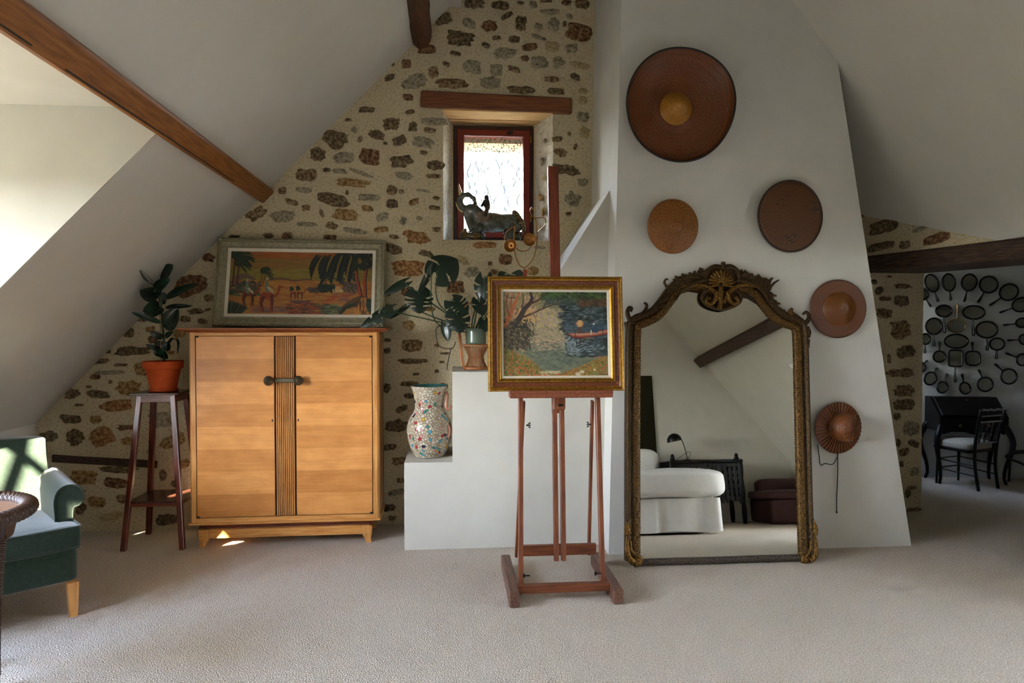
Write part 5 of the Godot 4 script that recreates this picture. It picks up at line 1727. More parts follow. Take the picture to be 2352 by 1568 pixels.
	b.tube(curve([V(0.118, 0.455, 0.03), V(0.125, 0.42, 0.04), V(0.118, 0.36, 0.05), V(0.130, 0.335, 0.055), V(0.147, 0.345, 0.05), V(0.148, 0.365, 0.045)], 5), [0.012, 0.012, 0.012, 0.012, 0.011, 0.011, 0.011, 0.011, 0.011, 0.011, 0.010, 0.010, 0.010, 0.010, 0.009, 0.009, 0.009, 0.008, 0.008, 0.008, 0.007, 0.007, 0.006, 0.006, 0.005, 0.004], 8)
	obj("curled_shard", b.mesh(), M.pink_glaze, t)
	b = MB.new()
	b.tube(curve([V(0.128, 0.225, 0.075), V(0.142, 0.20, 0.08), V(0.140, 0.165, 0.082), V(0.130, 0.14, 0.084)], 4), 0.011, 8)
	obj("lug", b.mesh(), M.pink_glaze, t)

# ---------------------------------------------------------------- miniature wicker chair with the glazed pot and monstera
func build_monstera() -> void:
	var base := Vector3(0.168, 1.198, -4.86)
	var t := thing("wicker_planter", "small honey wicker chair shaped plant stand on the upper step", "plant stand", base)
	var hour := func(v: float) -> float: return 0.052 + 0.036 * pow(absf(v - 0.48) / 0.52, 1.6)
	var H := 0.165
	for dirn in [1, -1]:
		for k in 26:
			var b := MB.new()
			var pts := []
			for i in 9:
				var v := i / 8.0
				var a: float = TAU * k / 26 + dirn * v * 1.1
				var rr: float = hour.call(v) + 0.0015 * dirn
				pts.append(V(rr * cos(a), 0.008 + v * (H - 0.012), rr * sin(a)))
			b.tube(pts, 0.0022, 5)
			obj("cane", b.mesh(), M.cane_honey, t)
	for e in [[0.0, 0.087, 0.007], [0.006, 0.088, 0.006], [H, 0.090, 0.007], [H * 0.48, 0.054, 0.003]]:
		var b := MB.new()
		var pts := []
		for i in 28: pts.append(V(e[1] * cos(TAU * i / 28), e[0] + e[2], e[1] * sin(TAU * i / 28)))
		b.tube(pts, e[2], 6, true)
		obj("hoop", b.mesh(), M.cane_honey, t)
	var bs := MB.new()
	bs.lathe([V2(0, H), V2(0.088, H), V2(0.088, H + 0.008), V2(0, H + 0.008)], 28)
	obj("seat", bs.mesh(), M.cane_honey, t)
	# posts of the sides and the fan back
	for s in [-1.0, 1.0]:
		var b := MB.new()
		b.tube(curve([V(s * 0.082, 0, 0.055), V(s * 0.092, 0.08, 0.06), V(s * 0.106, 0.19, 0.05), V(s * 0.113, 0.27, 0.01), V(s * 0.118, 0.36, -0.05)], 5), 0.0055, 6)
		obj("post", b.mesh(), M.cane_honey, t)
		b = MB.new()
		b.tube(curve([V(s * 0.095, 0.02, 0.03), V(s * 0.108, 0.12, 0.03), V(s * 0.118, 0.22, 0.01), V(s * 0.122, 0.28, -0.03)], 5), 0.009, 6)
		obj("side_braid", b.mesh(), M.cane_honey, t)
	var fb := MB.new()
	var arc := []
	for i in 21:
		var a := PI * i / 20.0
		arc.append(V(0.125 * cos(a), 0.33 + 0.15 * sin(a), -0.07))
	fb.tube(arc, 0.007, 6)
	obj("back_hoop", fb.mesh(), M.cane_honey, t)
	for k in 13:
		var b := MB.new()
		var a := PI * k / 12.0
		b.tube([V(0.04 * cos(a), H, -0.065), V(0.123 * cos(a), 0.33 + 0.148 * sin(a), -0.07)], 0.002, 5)
		obj("spoke", b.mesh(), M.cane_honey, t)

	var pb := base + Vector3(0, H + 0.009, 0)
	var m := thing("monstera", "monstera with large split dark green leaves in a ribbed sage green pot", "plant", pb)
	var b := MB.new()
	var pp := [V2(0, 0), V2(0.066, 0), V2(0.068, 0.004)]
	for k in 8: pp.append_array([V2(0.0735, 0.014 + k * 0.012), V2(0.071, 0.020 + k * 0.012)])
	pp.append_array([V2(0.077, 0.112), V2(0.076, 0.117), V2(0.070, 0.117), V2(0.067, 0.09)])
	b.lathe(pp, 36)
	var pot := obj("pot", b.mesh(), M.sage_glaze, m)
	b = MB.new()
	b.lathe([V2(0.069, 0.098), V2(0, 0.104)], 20)
	obj("soil", b.mesh(), M.soil, pot)
	var q := func(px: float, py: float, dz: float) -> Vector3: return on_z(px, py, -4.86 + dz) - pb
	var root: Vector3 = V(0, 0.10, 0)
	# leaf base px, dz; tip px, dz; width m; face; splits
	for l in [[1003, 628, .02, 1040, 600, .0, .250, V(0.3, 0.5, 1), 1, 1010, 700], [962, 672, .05, 964, 712, .10, .200, V(0.1, 0.55, 1), 3, 962, 675], [1040, 690, .08, 1072, 716, .16, .165, V(-0.2, 0.8, 1), 3, 1060, 740], [1049, 718, .14, 1058, 762, .2, .175, V(0, 0.45, 1), 2, 1070, 745], [930, 648, .03, 880, 672, .06, .075, V(0.2, 0.7, 1), 0, 955, 672], [932, 703, .02, 893, 728, .05, .055, V(0, 1, 0.8), 0, 1015, 735], [893, 714, .1, 826, 747, .13, .10, V(0.2, 0.6, 1), 2, 1020, 742], [990, 622, .04, 965, 678, .07, .07, V(1, 0.2, 0.7), 1, 1000, 738], [1112, 640, .05, 1106, 690, .09, .15, V(-0.3, 0.4, 1), 2, 1085, 735], [1100, 690, .1, 1112, 722, .15, .12, V(0.4, 0.5, 1), 1, 1090, 740], [1022, 745, .1, 1027, 783, .13, .085, V(-0.6, 0.3, 1), 0, 1060, 745], [1165, 650, .0, 1150, 622, .02, .13, V(0.2, 0.7, 1), 2, 1110, 720], [1185, 652, .02, 1192, 622, .03, .14, V(-0.2, 0.6, 1), 2, 1115, 725], [1135, 652, .0, 1126, 632, .03, .09, V(0.5, 0.6, 1), 1, 1110, 720], [1112, 735, .12, 1118, 760, .16, .09, V(0.3, 0.5, 1), 0, 1098, 745]]:
		var a: Vector3 = q.call(l[0], l[1], l[2])
		var z: Vector3 = q.call(l[3], l[4], l[5])
		var lf := obj("leaf", monstera_leaf(a, z, l[6], l[7], l[8]), M.leaf_monstera, m)
		b = MB.new()
		var k: Vector3 = q.call(l[9], l[10], 0.04)
		b.tube(curve([root + Vector3(rng.randf_range(-0.03, 0.03), -0.02, rng.randf_range(-0.03, 0.03)), k, a, a.lerp(z, 0.12)], 6), 0.0048, 6)
		obj("petiole", b.mesh(), M.petiole, lf)
	for rts in [[[1080, 745, .05], [1010, 748, .06], [1002, 770, .06], [1010, 795, .06], [1038, 800, .06], [1046, 785, .05]], [[1036, 800, .06], [1030, 825, .06], [1026, 850, .05]]]:
		b = MB.new()
		var pts := []
		for e in rts: pts.append(q.call(e[0], e[1], e[2]))
		b.tube(curve(pts, 5), 0.003, 5)
		obj("aerial_root", b.mesh(), M.root_brown, m)

func monstera_leaf(a: Vector3, z: Vector3, width: float, face: Vector3, splits: int) -> ArrayMesh:
	var b := MB.new()
	var d := z - a
	var ln := maxf(d.length(), width * 0.75)
	d = d.normalized()
	var x := d.cross(face).normalized()
	var up := x.cross(d).normalized()
	var nt := 30
	var ns := 6
	for side in [-1.0, 1.0]:
		var pos := []
		for i in nt + 1:
			var t := float(i) / nt
			var w := width * 0.5 * pow(sin(PI * (0.10 + 0.90 * pow(t, 0.85))), 0.75) * (1.0 if t < 0.98 else 0.4)
			if i == nt: w = 0.0
			for j in ns + 1:
				var s := float(j) / ns
				var back := s * s * ln * 0.34 * pow(1.0 - t, 1.5)
				pos.append(a + d * (t * ln - back) + x * side * s * w + up * (0.10 * s * w - 0.30 * ln * t * t * 0.5 - 0.25 * s * s * w))
		var base := b.v.size()
		for p in pos:
			b.v.append(p); b.uv.append(Vector2.ZERO); b.n.append(Vector3.ZERO)
		for i in nt:
			for j in ns:
				var t := (i + 0.5) / nt
				var gap := false
				for k in splits:
					var c := 0.30 + 0.42 * k / maxf(1.0, splits - 0.5)
					if absf(t - c - 0.05 * j / ns) < 0.032 and j >= 2: gap = true
				if gap: continue
				var k0 := base + i * (ns + 1) + j
				var k1 := k0 + ns + 1
				var nn: Vector3 = (b.v[k1] - b.v[k0]).cross(b.v[k0 + 1] - b.v[k0]) * (-side)
				for kk in [k0, k0 + 1, k1, k1 + 1]: b.n[kk] += nn
				if side > 0: b.ix.append_array([k0, k1, k1 + 1, k0, k1 + 1, k0 + 1])
				else: b.ix.append_array([k0, k1 + 1, k1, k0, k0 + 1, k1 + 1])
		for k in range(base, b.v.size()): b.n[k] = b.n[k].normalized() if b.n[k].length() > 0 else up
	return b.mesh()

# ---------------------------------------------------------------- elephant figurine on the window sill
func build_elephant() -> void:
	var base := Vector3(0.32, 2.166, -5.36)
	var t := thing("elephant_figurine", "glazed grey ceramic elephant with raised trunk and rider on the window sill", "figurine", base)
	var q := func(px: float, py: float, dz: float) -> Vector3: return on_z(1000 + px / 4.356, 280 + py / 4.356, -5.36 + dz) - base
	var k := 5.4 / 1568.0 / 4.356
	var bones := [
		[q.call(560, 1010, 0), q.call(740, 1010, 0), 95 * k, 88 * k], [q.call(480, 990, 0), q.call(580, 1000, 0), 78 * k, 95 * k], [q.call(740, 1010, 0), q.call(810, 1040, 0), 88 * k, 66 * k],
		[q.call(390, 890, 0), q.call(480, 980, 0), 62 * k, 72 * k], [q.call(350, 870, 0), q.call(390, 890, 0), 52 * k, 60 * k], [q.call(320, 960, 0), q.call(380, 1060, 0), 30 * k, 52 * k],
		[q.call(310, 890, 0), q.call(265, 850, 0), 36 * k, 28 * k], [q.call(265, 850, 0), q.call(245, 780, 0), 28 * k, 25 * k], [q.call(245, 780, 0), q.call(275, 733, 0), 25 * k, 22 * k], [q.call(275, 733, 0), q.call(330, 725, 0), 22 * k, 20 * k], [q.call(330, 725, 0), q.call(385, 765, 0), 20 * k, 18 * k], [q.call(385, 765, 0), q.call(405, 820, 0), 18 * k, 15 * k],
		[q.call(290, 910, 0), q.call(340, 930, 0), 22 * k, 34 * k],
		[q.call(440, 1060, 0.03), q.call(390, 1120, 0.05), 48 * k, 36 * k], [q.call(390, 1120, 0.05), q.call(470, 1150, 0.06), 34 * k, 32 * k], [q.call(450, 1080, -0.04), q.call(460, 1150, -0.05), 46 * k, 36 * k],
		[q.call(760, 1080, 0.03), q.call(720, 1130, 0.06), 56 * k, 42 * k], [q.call(720, 1130, 0.06), q.call(830, 1150, 0.06), 36 * k, 34 * k], [q.call(780, 1080, -0.04), q.call(800, 1150, -0.05), 56 * k, 40 * k]]
	obj("elephant", blob(bones, 0.0085, 0.02), M.glaze_grey, t)
	for s in [1.0, -1.0]:
		var b := MB.new()
		var rows := []
		for i in 9:
			var u := i / 8.0
			var row := []
			for j in 7:
				var v := j / 6.0
				var p: Vector3 = q.call(425 + 110 * u, 905 + (100 * v - 10) * (0.55 + 0.5 * sin(PI * u)) + 10 * sin(v * 7.0), s * (0.075 + 0.012 * sin(u * 8.0)))
				row.append(p)
			rows.append(row)
		b.skin(rows)
		obj("ear", b.mesh(), M.glaze_pink, t)
		b = MB.new()
		b.tube(curve([q.call(275, 900, s * 0.03), q.call(240, 880, s * 0.04), q.call(212, 830, s * 0.04), q.call(206, 798, s * 0.035)], 4), [0.008, 0.008, 0.0075, 0.007, 0.007, 0.0065, 0.006, 0.0055, 0.005, 0.004, 0.003, 0.002, 0.001], 7)
		obj("tusk", b.mesh(), M.ivory, t)
	var b2 := MB.new()
	b2.tube([q.call(255, 730, 0), q.call(247, 690, 0), q.call(240, 650, 0.01), q.call(236, 615, 0.01)], [0.014, 0.012, 0.008, 0.001], 7)
	obj("trunk_tip", b2.mesh(), M.ivory, t)
	# rider
	var rb := [[q.call(512, 752, 0), q.call(514, 768, 0), 24 * k, 20 * k], [q.call(510, 795, 0), q.call(520, 860, 0), 34 * k, 36 * k], [q.call(495, 795, 0.02), q.call(465, 838, 0.03), 19 * k, 14 * k], [q.call(528, 800, -0.02), q.call(540, 850, -0.03), 18 * k, 14 * k], [q.call(520, 865, 0.02), q.call(500, 930, 0.08), 28 * k, 18 * k], [q.call(525, 865, -0.02), q.call(520, 930, -0.08), 28 * k, 18 * k]]
	obj("rider", blob(rb, 0.006, 0.01), M.glaze_dark, t)
	# two striped cats: one crouched before the forelegs, one leaping on the rump
	var c1 := [[q.call(275, 1110, .05), q.call(300, 1080, .06), 24 * k, 18 * k], [q.call(280, 1130, .05), q.call(400, 1150, .08), 34 * k, 34 * k], [q.call(400, 1150, .08), q.call(450, 1130, .09), 30 * k, 22 * k], [q.call(300, 1150, .08), q.call(270, 1165, .11), 16 * k, 13 * k], [q.call(260, 1120, .05), q.call(262, 1150, .07), 20 * k, 20 * k]]
	obj("cat", blob(c1, 0.006, 0.01), M.glaze_stripe, t)
	var c2 := [[q.call(790, 905, .02), q.call(805, 915, .02), 26 * k, 24 * k], [q.call(815, 930, .02), q.call(860, 1010, .03), 28 * k, 34 * k], [q.call(860, 1010, .03), q.call(885, 1070, .03), 34 * k, 24 * k], [q.call(820, 950, .05), q.call(800, 985, .06), 13 * k, 10 * k], [q.call(880, 1070, .03), q.call(870, 1120, .03), 16 * k, 10 * k]]
	obj("cat", blob(c2, 0.006, 0.01), M.glaze_stripe, t)

# ---------------------------------------------------------------- copper wire figure on a stick, standing between easel and steps
func build_copper() -> void:
	var Z := -4.74
	var foot := on_z(1206, 640, Z)
	foot.y = 1.197 + 1.603 * (foot.x - 0.305)
	var t := thing("copper_sculpture", "bent copper wire with two round copper cups on a slim wooden post", "sculpture", foot)
	var q := func(px: float, py: float, dz: float) -> Vector3: return on_z(1000 + px / 4.356, 280 + py / 4.356, Z + dz) - foot
	var b := MB.new()
	b.box(V(0, 0.016, 0), V(0.09, 0.02, 0.09), 0.003, Basis(Vector3.BACK, atan(1.603)))
	obj("base", b.mesh(), M.easel_y, t)
	b = MB.new()
	b.box(V(0, 0.18, 0), V(0.014, 0.34, 0.014), 0.001)
	obj("post", b.mesh(), M.easel_y, t)
	b = MB.new()
	var top: Vector3 = q.call(897, 1475, 0)
	b.box(top + V(0, -0.035, 0), V(0.026, 0.07, 0.026), 0.002)
	obj("post_head", b.mesh(), M.red_stick, t)
	for w in [[[897, 1460], [850, 1440], [820, 1390], [800, 1330], [788, 1280], [786, 1180], [790, 1050]], [[897, 1460], [950, 1410], [985, 1350], [1010, 1250], [1018, 1150], [1015, 1050], [1000, 970], [960, 930], [950, 880], [965, 855], [980, 880]], [[810, 1265], [850, 1290], [910, 1285], [960, 1245], [1000, 1180], [1030, 1100], [1090, 1040], [1105, 985], [1080, 955], [985, 965]], [[690, 1180], [710, 1100], [800, 1040]]]:
		b = MB.new()
		var pts := []
		for e in w: pts.append(q.call(e[0], e[1], 0.0))
		b.tube(curve(pts, 5), 0.004, 7)
		obj("wire", b.mesh(), M.copper, t)
	for e in [[757, 1238, 58, 70, -0.5], [932, 1178, 58, 72, 0.35]]:
		b = MB.new()
		var c: Vector3 = q.call(e[0], e[1], 0.01)
		var rr: float = e[2] * 4.75 / 1568.0 / 4.356 * 1.12
		b.xf = Transform3D(Basis(Vector3.UP, e[4]) * Basis(V(1, 0, 0), V(0, 0, 1), V(0, -1, 0)), c)
		b.lathe([V2(0, -0.012), V2(rr * 0.6, -0.006), V2(rr, 0.012), V2(rr * 1.02, 0.016), V2(rr * 0.97, 0.014), V2(rr * 0.6, -0.001), V2(rr * 0.25, -0.004), V2(0.004, 0.01), V2(0, 0.012)], 32)
		obj("cup", b.mesh(), M.copper, t)
# ---------------------------------------------------------------- easel and the river painting on it
func build_easel() -> void:
	var t := thing("easel", "tall wooden studio easel with an H shaped base and paint spots", "easel", Vector3(0.61, 0, -3.90))
	var o := t.position
	var q := func(px: float, py: float, z: float) -> Vector3: return on_z(px, py, z) - o
	var wz: Material = M.easel_z
	var wy: Material = M.easel_y
	var b: MB
	for s in [-1.0, 1.0]:
		b = MB.new()
		b.box(V(s * 0.282, 0.042, 0.0), V(0.056, 0.082, 0.62), 0.006)
		obj("runner", b.mesh(), wz, t)
	b = MB.new()
	b.box(V(0, 0.062, 0.20), V(0.51, 0.042, 0.05), 0.003)
	obj("front_crossbar", b.mesh(), M.easel_x, t)
	b = MB.new()
	b.box(V(0, 0.195, -0.035), V(0.46, 0.062, 0.03), 0.003)
	obj("crossboard", b.mesh(), M.easel_x, t)
	# lean of the painting side
	var lean := 0.105
	var zt := func(y: float) -> float: return 0.145 - lean * y
	for s in [-1.0, 1.0]:
		b = MB.new()
		b.bar(V(s * 0.232, 0.03, zt.call(0.03)), V(s * 0.222, 1.17, zt.call(1.17)), 0.026, 0.040, 0.003)
		obj("upright", b.mesh(), wy, t)
		b = MB.new()
		b.bar(V(s * 0.225, 0.10, -0.22), V(s * 0.200, 1.07, zt.call(1.07) - 0.035), 0.016, 0.036, 0.002)
		obj("rear_strut", b.mesh(), wy, t)
		b = MB.new()
		var c := V(s * 0.182, 0.935, zt.call(0.93) - 0.03)
		b.box(c, V(0.012, 0.008, 0.008))
		for kk in 3: b.ball(c + V(-s * 0.012, 0.011 * (kk - 1), 0.0), V(0.009, 0.004, 0.004), 6, 4, Basis(Vector3.BACK, -s * 0.6 * (kk - 1)))
		obj("wing_nut", b.mesh(), M.iron, t)
		b = MB.new()
		b.xf = Transform3D(Basis(Vector3.BACK, PI / 2), V(s * 0.232 - s * 0.03, 0.115, 0.15))
		b.lathe([V2(0, -0.02), V2(0.004, -0.02), V2(0.004, 0.006), V2(0.011, 0.008), V2(0.011, 0.018), V2(0, 0.02)], 10)
		obj("bolt", b.mesh(), M.iron, t)
	for s in [-1.0, 1.0]:
		b = MB.new()
		b.bar(V(s * 0.021, 0.165, zt.call(0.165) - 0.06), V(s * 0.021, 1.13, zt.call(1.13) - 0.045), 0.027, 0.032, 0.003)
		obj("centre_rail", b.mesh(), wy, t)
	b = MB.new()
	b.box(V(0, 1.075, zt.call(1.06) - 0.01), V(0.068, 0.10, 0.04), 0.004)
	obj("clamp_block", b.mesh(), wy, t)
	b = MB.new()
	b.box(V(0.006, 1.052, zt.call(1.06) + 0.014), V(0.03, 0.012, 0.012), 0.003)
	obj("latch", b.mesh(), M.iron, t)
	b = MB.new()
	b.bar(V(-0.004, 1.0, zt.call(1.0) - 0.05), V(-0.010, 2.455, zt.call(2.455) - 0.05), 0.063, 0.030, 0.004)
	obj("mast", b.mesh(), M.mast, t)
	b = MB.new()
	b.box(V(0.0, 1.118, zt.call(1.12) + 0.055), V(0.585, 0.034, 0.085), 0.004)
	b.box(V(0.0, 1.135, zt.call(1.12) + 0.096), V(0.585, 0.018, 0.008), 0.002)
	obj("tray", b.mesh(), M.tray, t)

	# painting
	var w := 0.772; var h := 0.652
	var p := thing("framed_painting", "gilt framed river landscape painting with two people in a punt", "painting", Vector3(0.587, 1.137, -3.90 + zt.call(1.14) + 0.070))
	p.rotation.x = -0.105
	b = MB.new()
	b.xf.origin = V(0, h / 2, 0)
	b.frame(w, h, [V2(0, -0.03), V2(0, 0.010), V2(0.003, 0.014), V2(0.010, 0.016), V2(0.014, 0.010), V2(0.018, 0.014), V2(0.024, 0.012)])
	var fr := obj("frame", b.mesh(), M.gilt, p)
	b = MB.new()
	b.xf.origin = V(0, h / 2, 0)
	b.frame(w - 0.048, h - 0.048, [V2(0, 0.012), V2(0.004, 0.006), V2(0.024, 0.002), V2(0.028, 0.006)])
	obj("veneer_band", b.mesh(), M.burr, fr)
	b = MB.new()
	b.xf.origin = V(0, h / 2, 0)
	b.frame(w - 0.100, h - 0.100, [V2(0, 0.005), V2(0.003, 0.012), V2(0.008, 0.012), V2(0.011, 0.006), V2(0.014, 0.010), V2(0.018, 0.008), V2(0.024, 0.0)])
	obj("inner_moulding", b.mesh(), M.gilt, fr)
	b = MB.new()
	b.xf.origin = V(0, h / 2, 0)
	b.frame(w - 0.148, h - 0.148, [V2(0, 0.0), V2(0.013, -0.004), V2(0.013, -0.012)])
	obj("liner", b.mesh(), M.linen, fr)
	b = MB.new()
	b.box(V(0, h / 2, -0.022), V(w - 0.02, h - 0.02, 0.012))
	obj("backing_board", b.mesh(), M.easel_y, p)
	b = MB.new()
	b.xf.origin = V(0, h / 2, -0.011)
	var cw := (w - 0.170) / 2; var ch := (h - 0.170) / 2
	b.quad(V(-cw, -ch, 0), V(cw, -ch, 0), V(cw, ch, 0), V(-cw, ch, 0))
	obj("canvas", b.mesh(), M.river, p)
# ---------------------------------------------------------------- tall gilt mirror leaning on the chimney breast
const MTILT := 6.7
func build_mirror() -> void:
	var a := deg_to_rad(MTILT)
	var o := Vector3(1.70, 0.0, -4.15)
	var n := Vector3(0, sin(a), cos(a))
	var t := thing("standing_mirror", "tall arched mirror in a carved antique gilt frame leaning on the white chimney breast", "mirror", o)
	t.rotation.x = -a
	var inv := t.transform.affine_inverse()
	# photograph pixel -> point on the mirror's own plane
	var q := func(px: float, py: float, lift: float) -> Vector3:
		var p: Vector3 = inv * on_plane(px, py, o, n)
		p.z = lift
		p.y = maxf(p.y, 0.012)
		return p
	# glass
	var inner := [[1470, 1284], [1470, 1100], [1469, 900], [1468, 752], [1485, 748], [1505, 738], [1525, 722], [1540, 702], [1556, 682], [1580, 674], [1605, 678], [1640, 690], [1690, 686], [1715, 690], [1735, 702], [1752, 722], [1775, 742], [1800, 755], [1822, 762], [1826, 900], [1830, 1100], [1835, 1280]]
	var poly := PackedVector2Array()
	for e in inner:
		var p: Vector3 = q.call(e[0], e[1], 0.0)
		poly.append(V2(p.x, p.y))
	var grown := Geometry2D.offset_polygon(poly, 0.012)
	var b := MB.new()
	b.prism(grown[0], -0.006, 0.0)
	obj("glass", b.mesh(), M.mirror, t)
	var back := Geometry2D.offset_polygon(poly, 0.045)
	b = MB.new()
	b.prism(back[0], -0.022, -0.008)
	obj("back_board", b.mesh(), M.wood_old, t)
	# centre line of the frame: up the west side, over the arch, down the east side
	var line := [[1453, 1286], [1453, 1150], [1453, 1000], [1454, 850], [1455, 765], [1460, 742], [1482, 733], [1506, 720], [1524, 700], [1540, 678], [1556, 660], [1580, 650], [1608, 652], [1640, 664], [1662, 666], [1695, 658], [1722, 660], [1742, 672], [1756, 694], [1776, 718], [1802, 735], [1828, 745], [1836, 765], [1840, 900], [1844, 1050], [1848, 1200], [1851, 1284]]
	var path := []
	for e in line: path.append(q.call(e[0], e[1], 0.0))
	path = curve(path, 7)
	var sweep := func(prof: Array, wav := 0.0) -> MB:
		var m := MB.new()
		var rows := []
		for i in path.size():
			var d: Vector3 = (path[mini(i + 1, path.size() - 1)] - path[maxi(i - 1, 0)]).normalized()
			var side := Vector3(-d.y, d.x, 0)   # outwards (west side: -x)
			var row := []
			for p in prof:
				row.append(path[i] + side * (p.x + (wav * sin(i * 2.1) if p.x == prof[0].x else 0.0)) + V(0, 0, p.y))
			rows.append(row)
		m.skin(rows)
		return m
	var fr := obj("frame", (sweep.call([V2(0.050, -0.02), V2(0.050, 0.020), V2(0.042, 0.032), V2(0.030, 0.034), V2(0.024, 0.020), V2(0.012, 0.012), V2(0.004, 0.018), V2(-0.004, 0.024)]) as MB).mesh(), M.gilt_old, t)
	# inner band of small carved leaves
	obj("inner_band", (sweep.call([V2(-0.004, 0.024), V2(-0.012, 0.028), V2(-0.030, 0.024), V2(-0.042, 0.012), V2(-0.047, 0.002)]) as MB).mesh(), M.gilt_carved, fr)
	b = MB.new()
	var r := RandomNumberGenerator.new()
	r.seed = 31
	var total := 0.0
	var nextd := 0.0
	for i in path.size() - 1:
		var seg: float = path[i].distance_to(path[i + 1])
		var d: Vector3 = (path[i + 1] - path[i]).normalized()
		var side := Vector3(-d.y, d.x, 0)
		while nextd < total + seg:
			var c: Vector3 = path[i] + d * (nextd - total)
			var an := atan2(d.y, d.x)
			var k := int(round(nextd / 0.016))
			b.ball(c + side * (-0.019 + 0.007 * sin(k * 1.3)) + V(0, 0, 0.027), V(0.0085, 0.005, 0.0055), 6, 4, Basis(Vector3.BACK, an + 0.7 * (1 if k % 2 else -1)))
			b.ball(c + side * (-0.0335 + 0.004 * sin(k * 1.9)) + V(0, 0, 0.020), V(0.006, 0.0045, 0.005), 6, 4, Basis(Vector3.BACK, an - 0.8 * (1 if k % 2 else -1)))
			b.ball(c + side * (-0.0455) + V(0, 0, 0.006), V(0.008, 0.004, 0.005), 6, 4, Basis(Vector3.BACK, an))
			if k % 6 == 0: b.ball(c + side * -0.024 + V(0, 0, 0.031), V(0.0085, 0.0085, 0.006), 8, 5)
			nextd += 0.016
		total += seg
	obj("carved_leaves", b.mesh(), M.gilt_bright, fr).set_meta("kind", "stuff")
	# bottom rail
	b = MB.new()
	var p0: Vector3 = q.call(1455, 1291, 0.0)
	var p1: Vector3 = q.call(1850, 1287, 0.0)
	p0.y = 0.026; p1.y = 0.026
	b.tube([p0, p0.lerp(p1, 0.25) + V(0, 0.002, 0.002), p0.lerp(p1, 0.5), p0.lerp(p1, 0.75) + V(0, 0.002, 0.0), p1], 0.022, 10)
	obj("bottom_rail", b.mesh(), M.gilt_worn, t)
	# ---- crest
	var crest := Node3D.new()
	crest.name = "crest"
	t.add_child(crest)
	var sc: Callable = func(pts: Array, r0: float, r1: float, lift: float, called: String, m: Material) -> void:
		var mb := MB.new()
		var pp := []
		for e in pts: pp.append(q.call(e[0], e[1], lift))
		pp = curve(pp, 6)
		var rr := []
		for i in pp.size(): rr.append(1.45 * lerpf(r0, r1, float(i) / (pp.size() - 1)))
		mb.tube(pp, rr, 8)
		obj(called, mb.mesh(), m, crest)
	# solid cartouche behind the shell and the boss under it
	b = MB.new()
	var back_pl := PackedVector2Array()
	for e in [[1620, 640], [1626, 622], [1640, 612], [1657, 608], [1674, 612], [1688, 623], [1694, 640], [1692, 656], [1700, 668], [1698, 686], [1690, 700], [1672, 708], [1650, 712], [1630, 706], [1616, 698], [1608, 684], [1612, 668], [1622, 656]]:
		var pb: Vector3 = q.call(e[0], e[1], 0.0)
		back_pl.append(V2(pb.x, pb.y))
	b.prism(back_pl, -0.006, 0.016)
	obj("cartouche", b.mesh(), M.gilt_old, crest)
	# fluted shell
	b = MB.new()
	var c0: Vector3 = q.call(1651, 655, 0.03)
	for k in 13:
		var an := PI * (-0.12 + 1.24 * k / 12.0)
		var tip := c0 + V(0.082 * cos(an), 0.078 * sin(an) + 0.012, 0.010)
		b.tube([c0 + V(0.012 * cos(an), 0.012 * sin(an), 0.006), c0.lerp(tip, 0.55) + V(0, 0, 0.016), tip], [0.004, 0.0095, 0.0095], 7)
	obj("shell", b.mesh(), M.gilt_bright, crest)
	# hood over the shell and the finial
	for s in [-1, 1]:
		sc.call([[1657, 618], [1657 + s * 18, 614], [1657 + s * 34, 624], [1657 + s * 38, 640], [1657 + s * 36, 654]], 0.014, 0.008, 0.02, "hood_scroll", M.gilt_old)
		# long acanthus sweeping from the middle down the arch, ending in a curl
		sc.call([[1653 + s * 4, 696], [1653 + s * 10, 680], [1653 + s * 26, 664], [1653 + s * 52, 656], [1653 + s * 88, 660]], 0.012, 0.009, 0.035, "acanthus", M.gilt_bright)
		sc.call([[1653 + s * 12, 672], [1653 + s * 16, 690], [1653 + s * 26, 700], [1653 + s * 36, 696], [1653 + s * 34, 686], [1653 + s * 26, 688]], 0.011, 0.006, 0.04, "volute", M.gilt_bright)
		sc.call([[1653 + s * 20, 664], [1653 + s * 40, 672], [1653 + s * 44, 688], [1653 + s * 36, 700], [1653 + s * 18, 708], [1653, 712]], 0.010, 0.008, 0.03, "volute", M.gilt_old)
		sc.call([[1653 + s * 36, 645], [1653 + s * 62, 652], [1653 + s * 90, 668], [1653 + s * 106, 690]], 0.009, 0.006, 0.04, "acanthus", M.gilt_old)
	sc.call([[1657, 604], [1657, 612], [1657, 622]], 0.009, 0.014, 0.03, "finial", M.gilt_old)
	sc.call([[1650, 660], [1649, 680], [1648, 700], [1646, 712]], 0.010, 0.012, 0.045, "keystone", M.gilt_bright)
	# openwork flower sprays on both shoulders
	var buds := []
	for k in 15:
		var u := k / 14.0
		buds.append([lerpf(1617, 1545, u), lerpf(626, 650, u) + 6.0 * sin(k * 2.3)])
		buds.append([lerpf(1692, 1762, u), lerpf(628, 655, u) + 6.0 * sin(k * 1.9)])
	for e in buds:
		var mb := MB.new()
		var c: Vector3 = q.call(e[0], e[1], 0.022)
		var s := r.randf_range(0.014, 0.021)
		for j in 5:
			var an := TAU * j / 5 + r.randf()
			mb.ball(c + V(cos(an) * s * 0.8, sin(an) * s * 0.8, r.randf_range(-0.002, 0.004)), V(s * 0.6, s * 0.55, 0.006), 7, 5, Basis(Vector3.BACK, an))
		mb.ball(c + V(0, 0, 0.006), V(s * 0.4, s * 0.4, 0.007), 6, 4)
		obj("flower", mb.mesh(), M.gilt_old, crest)
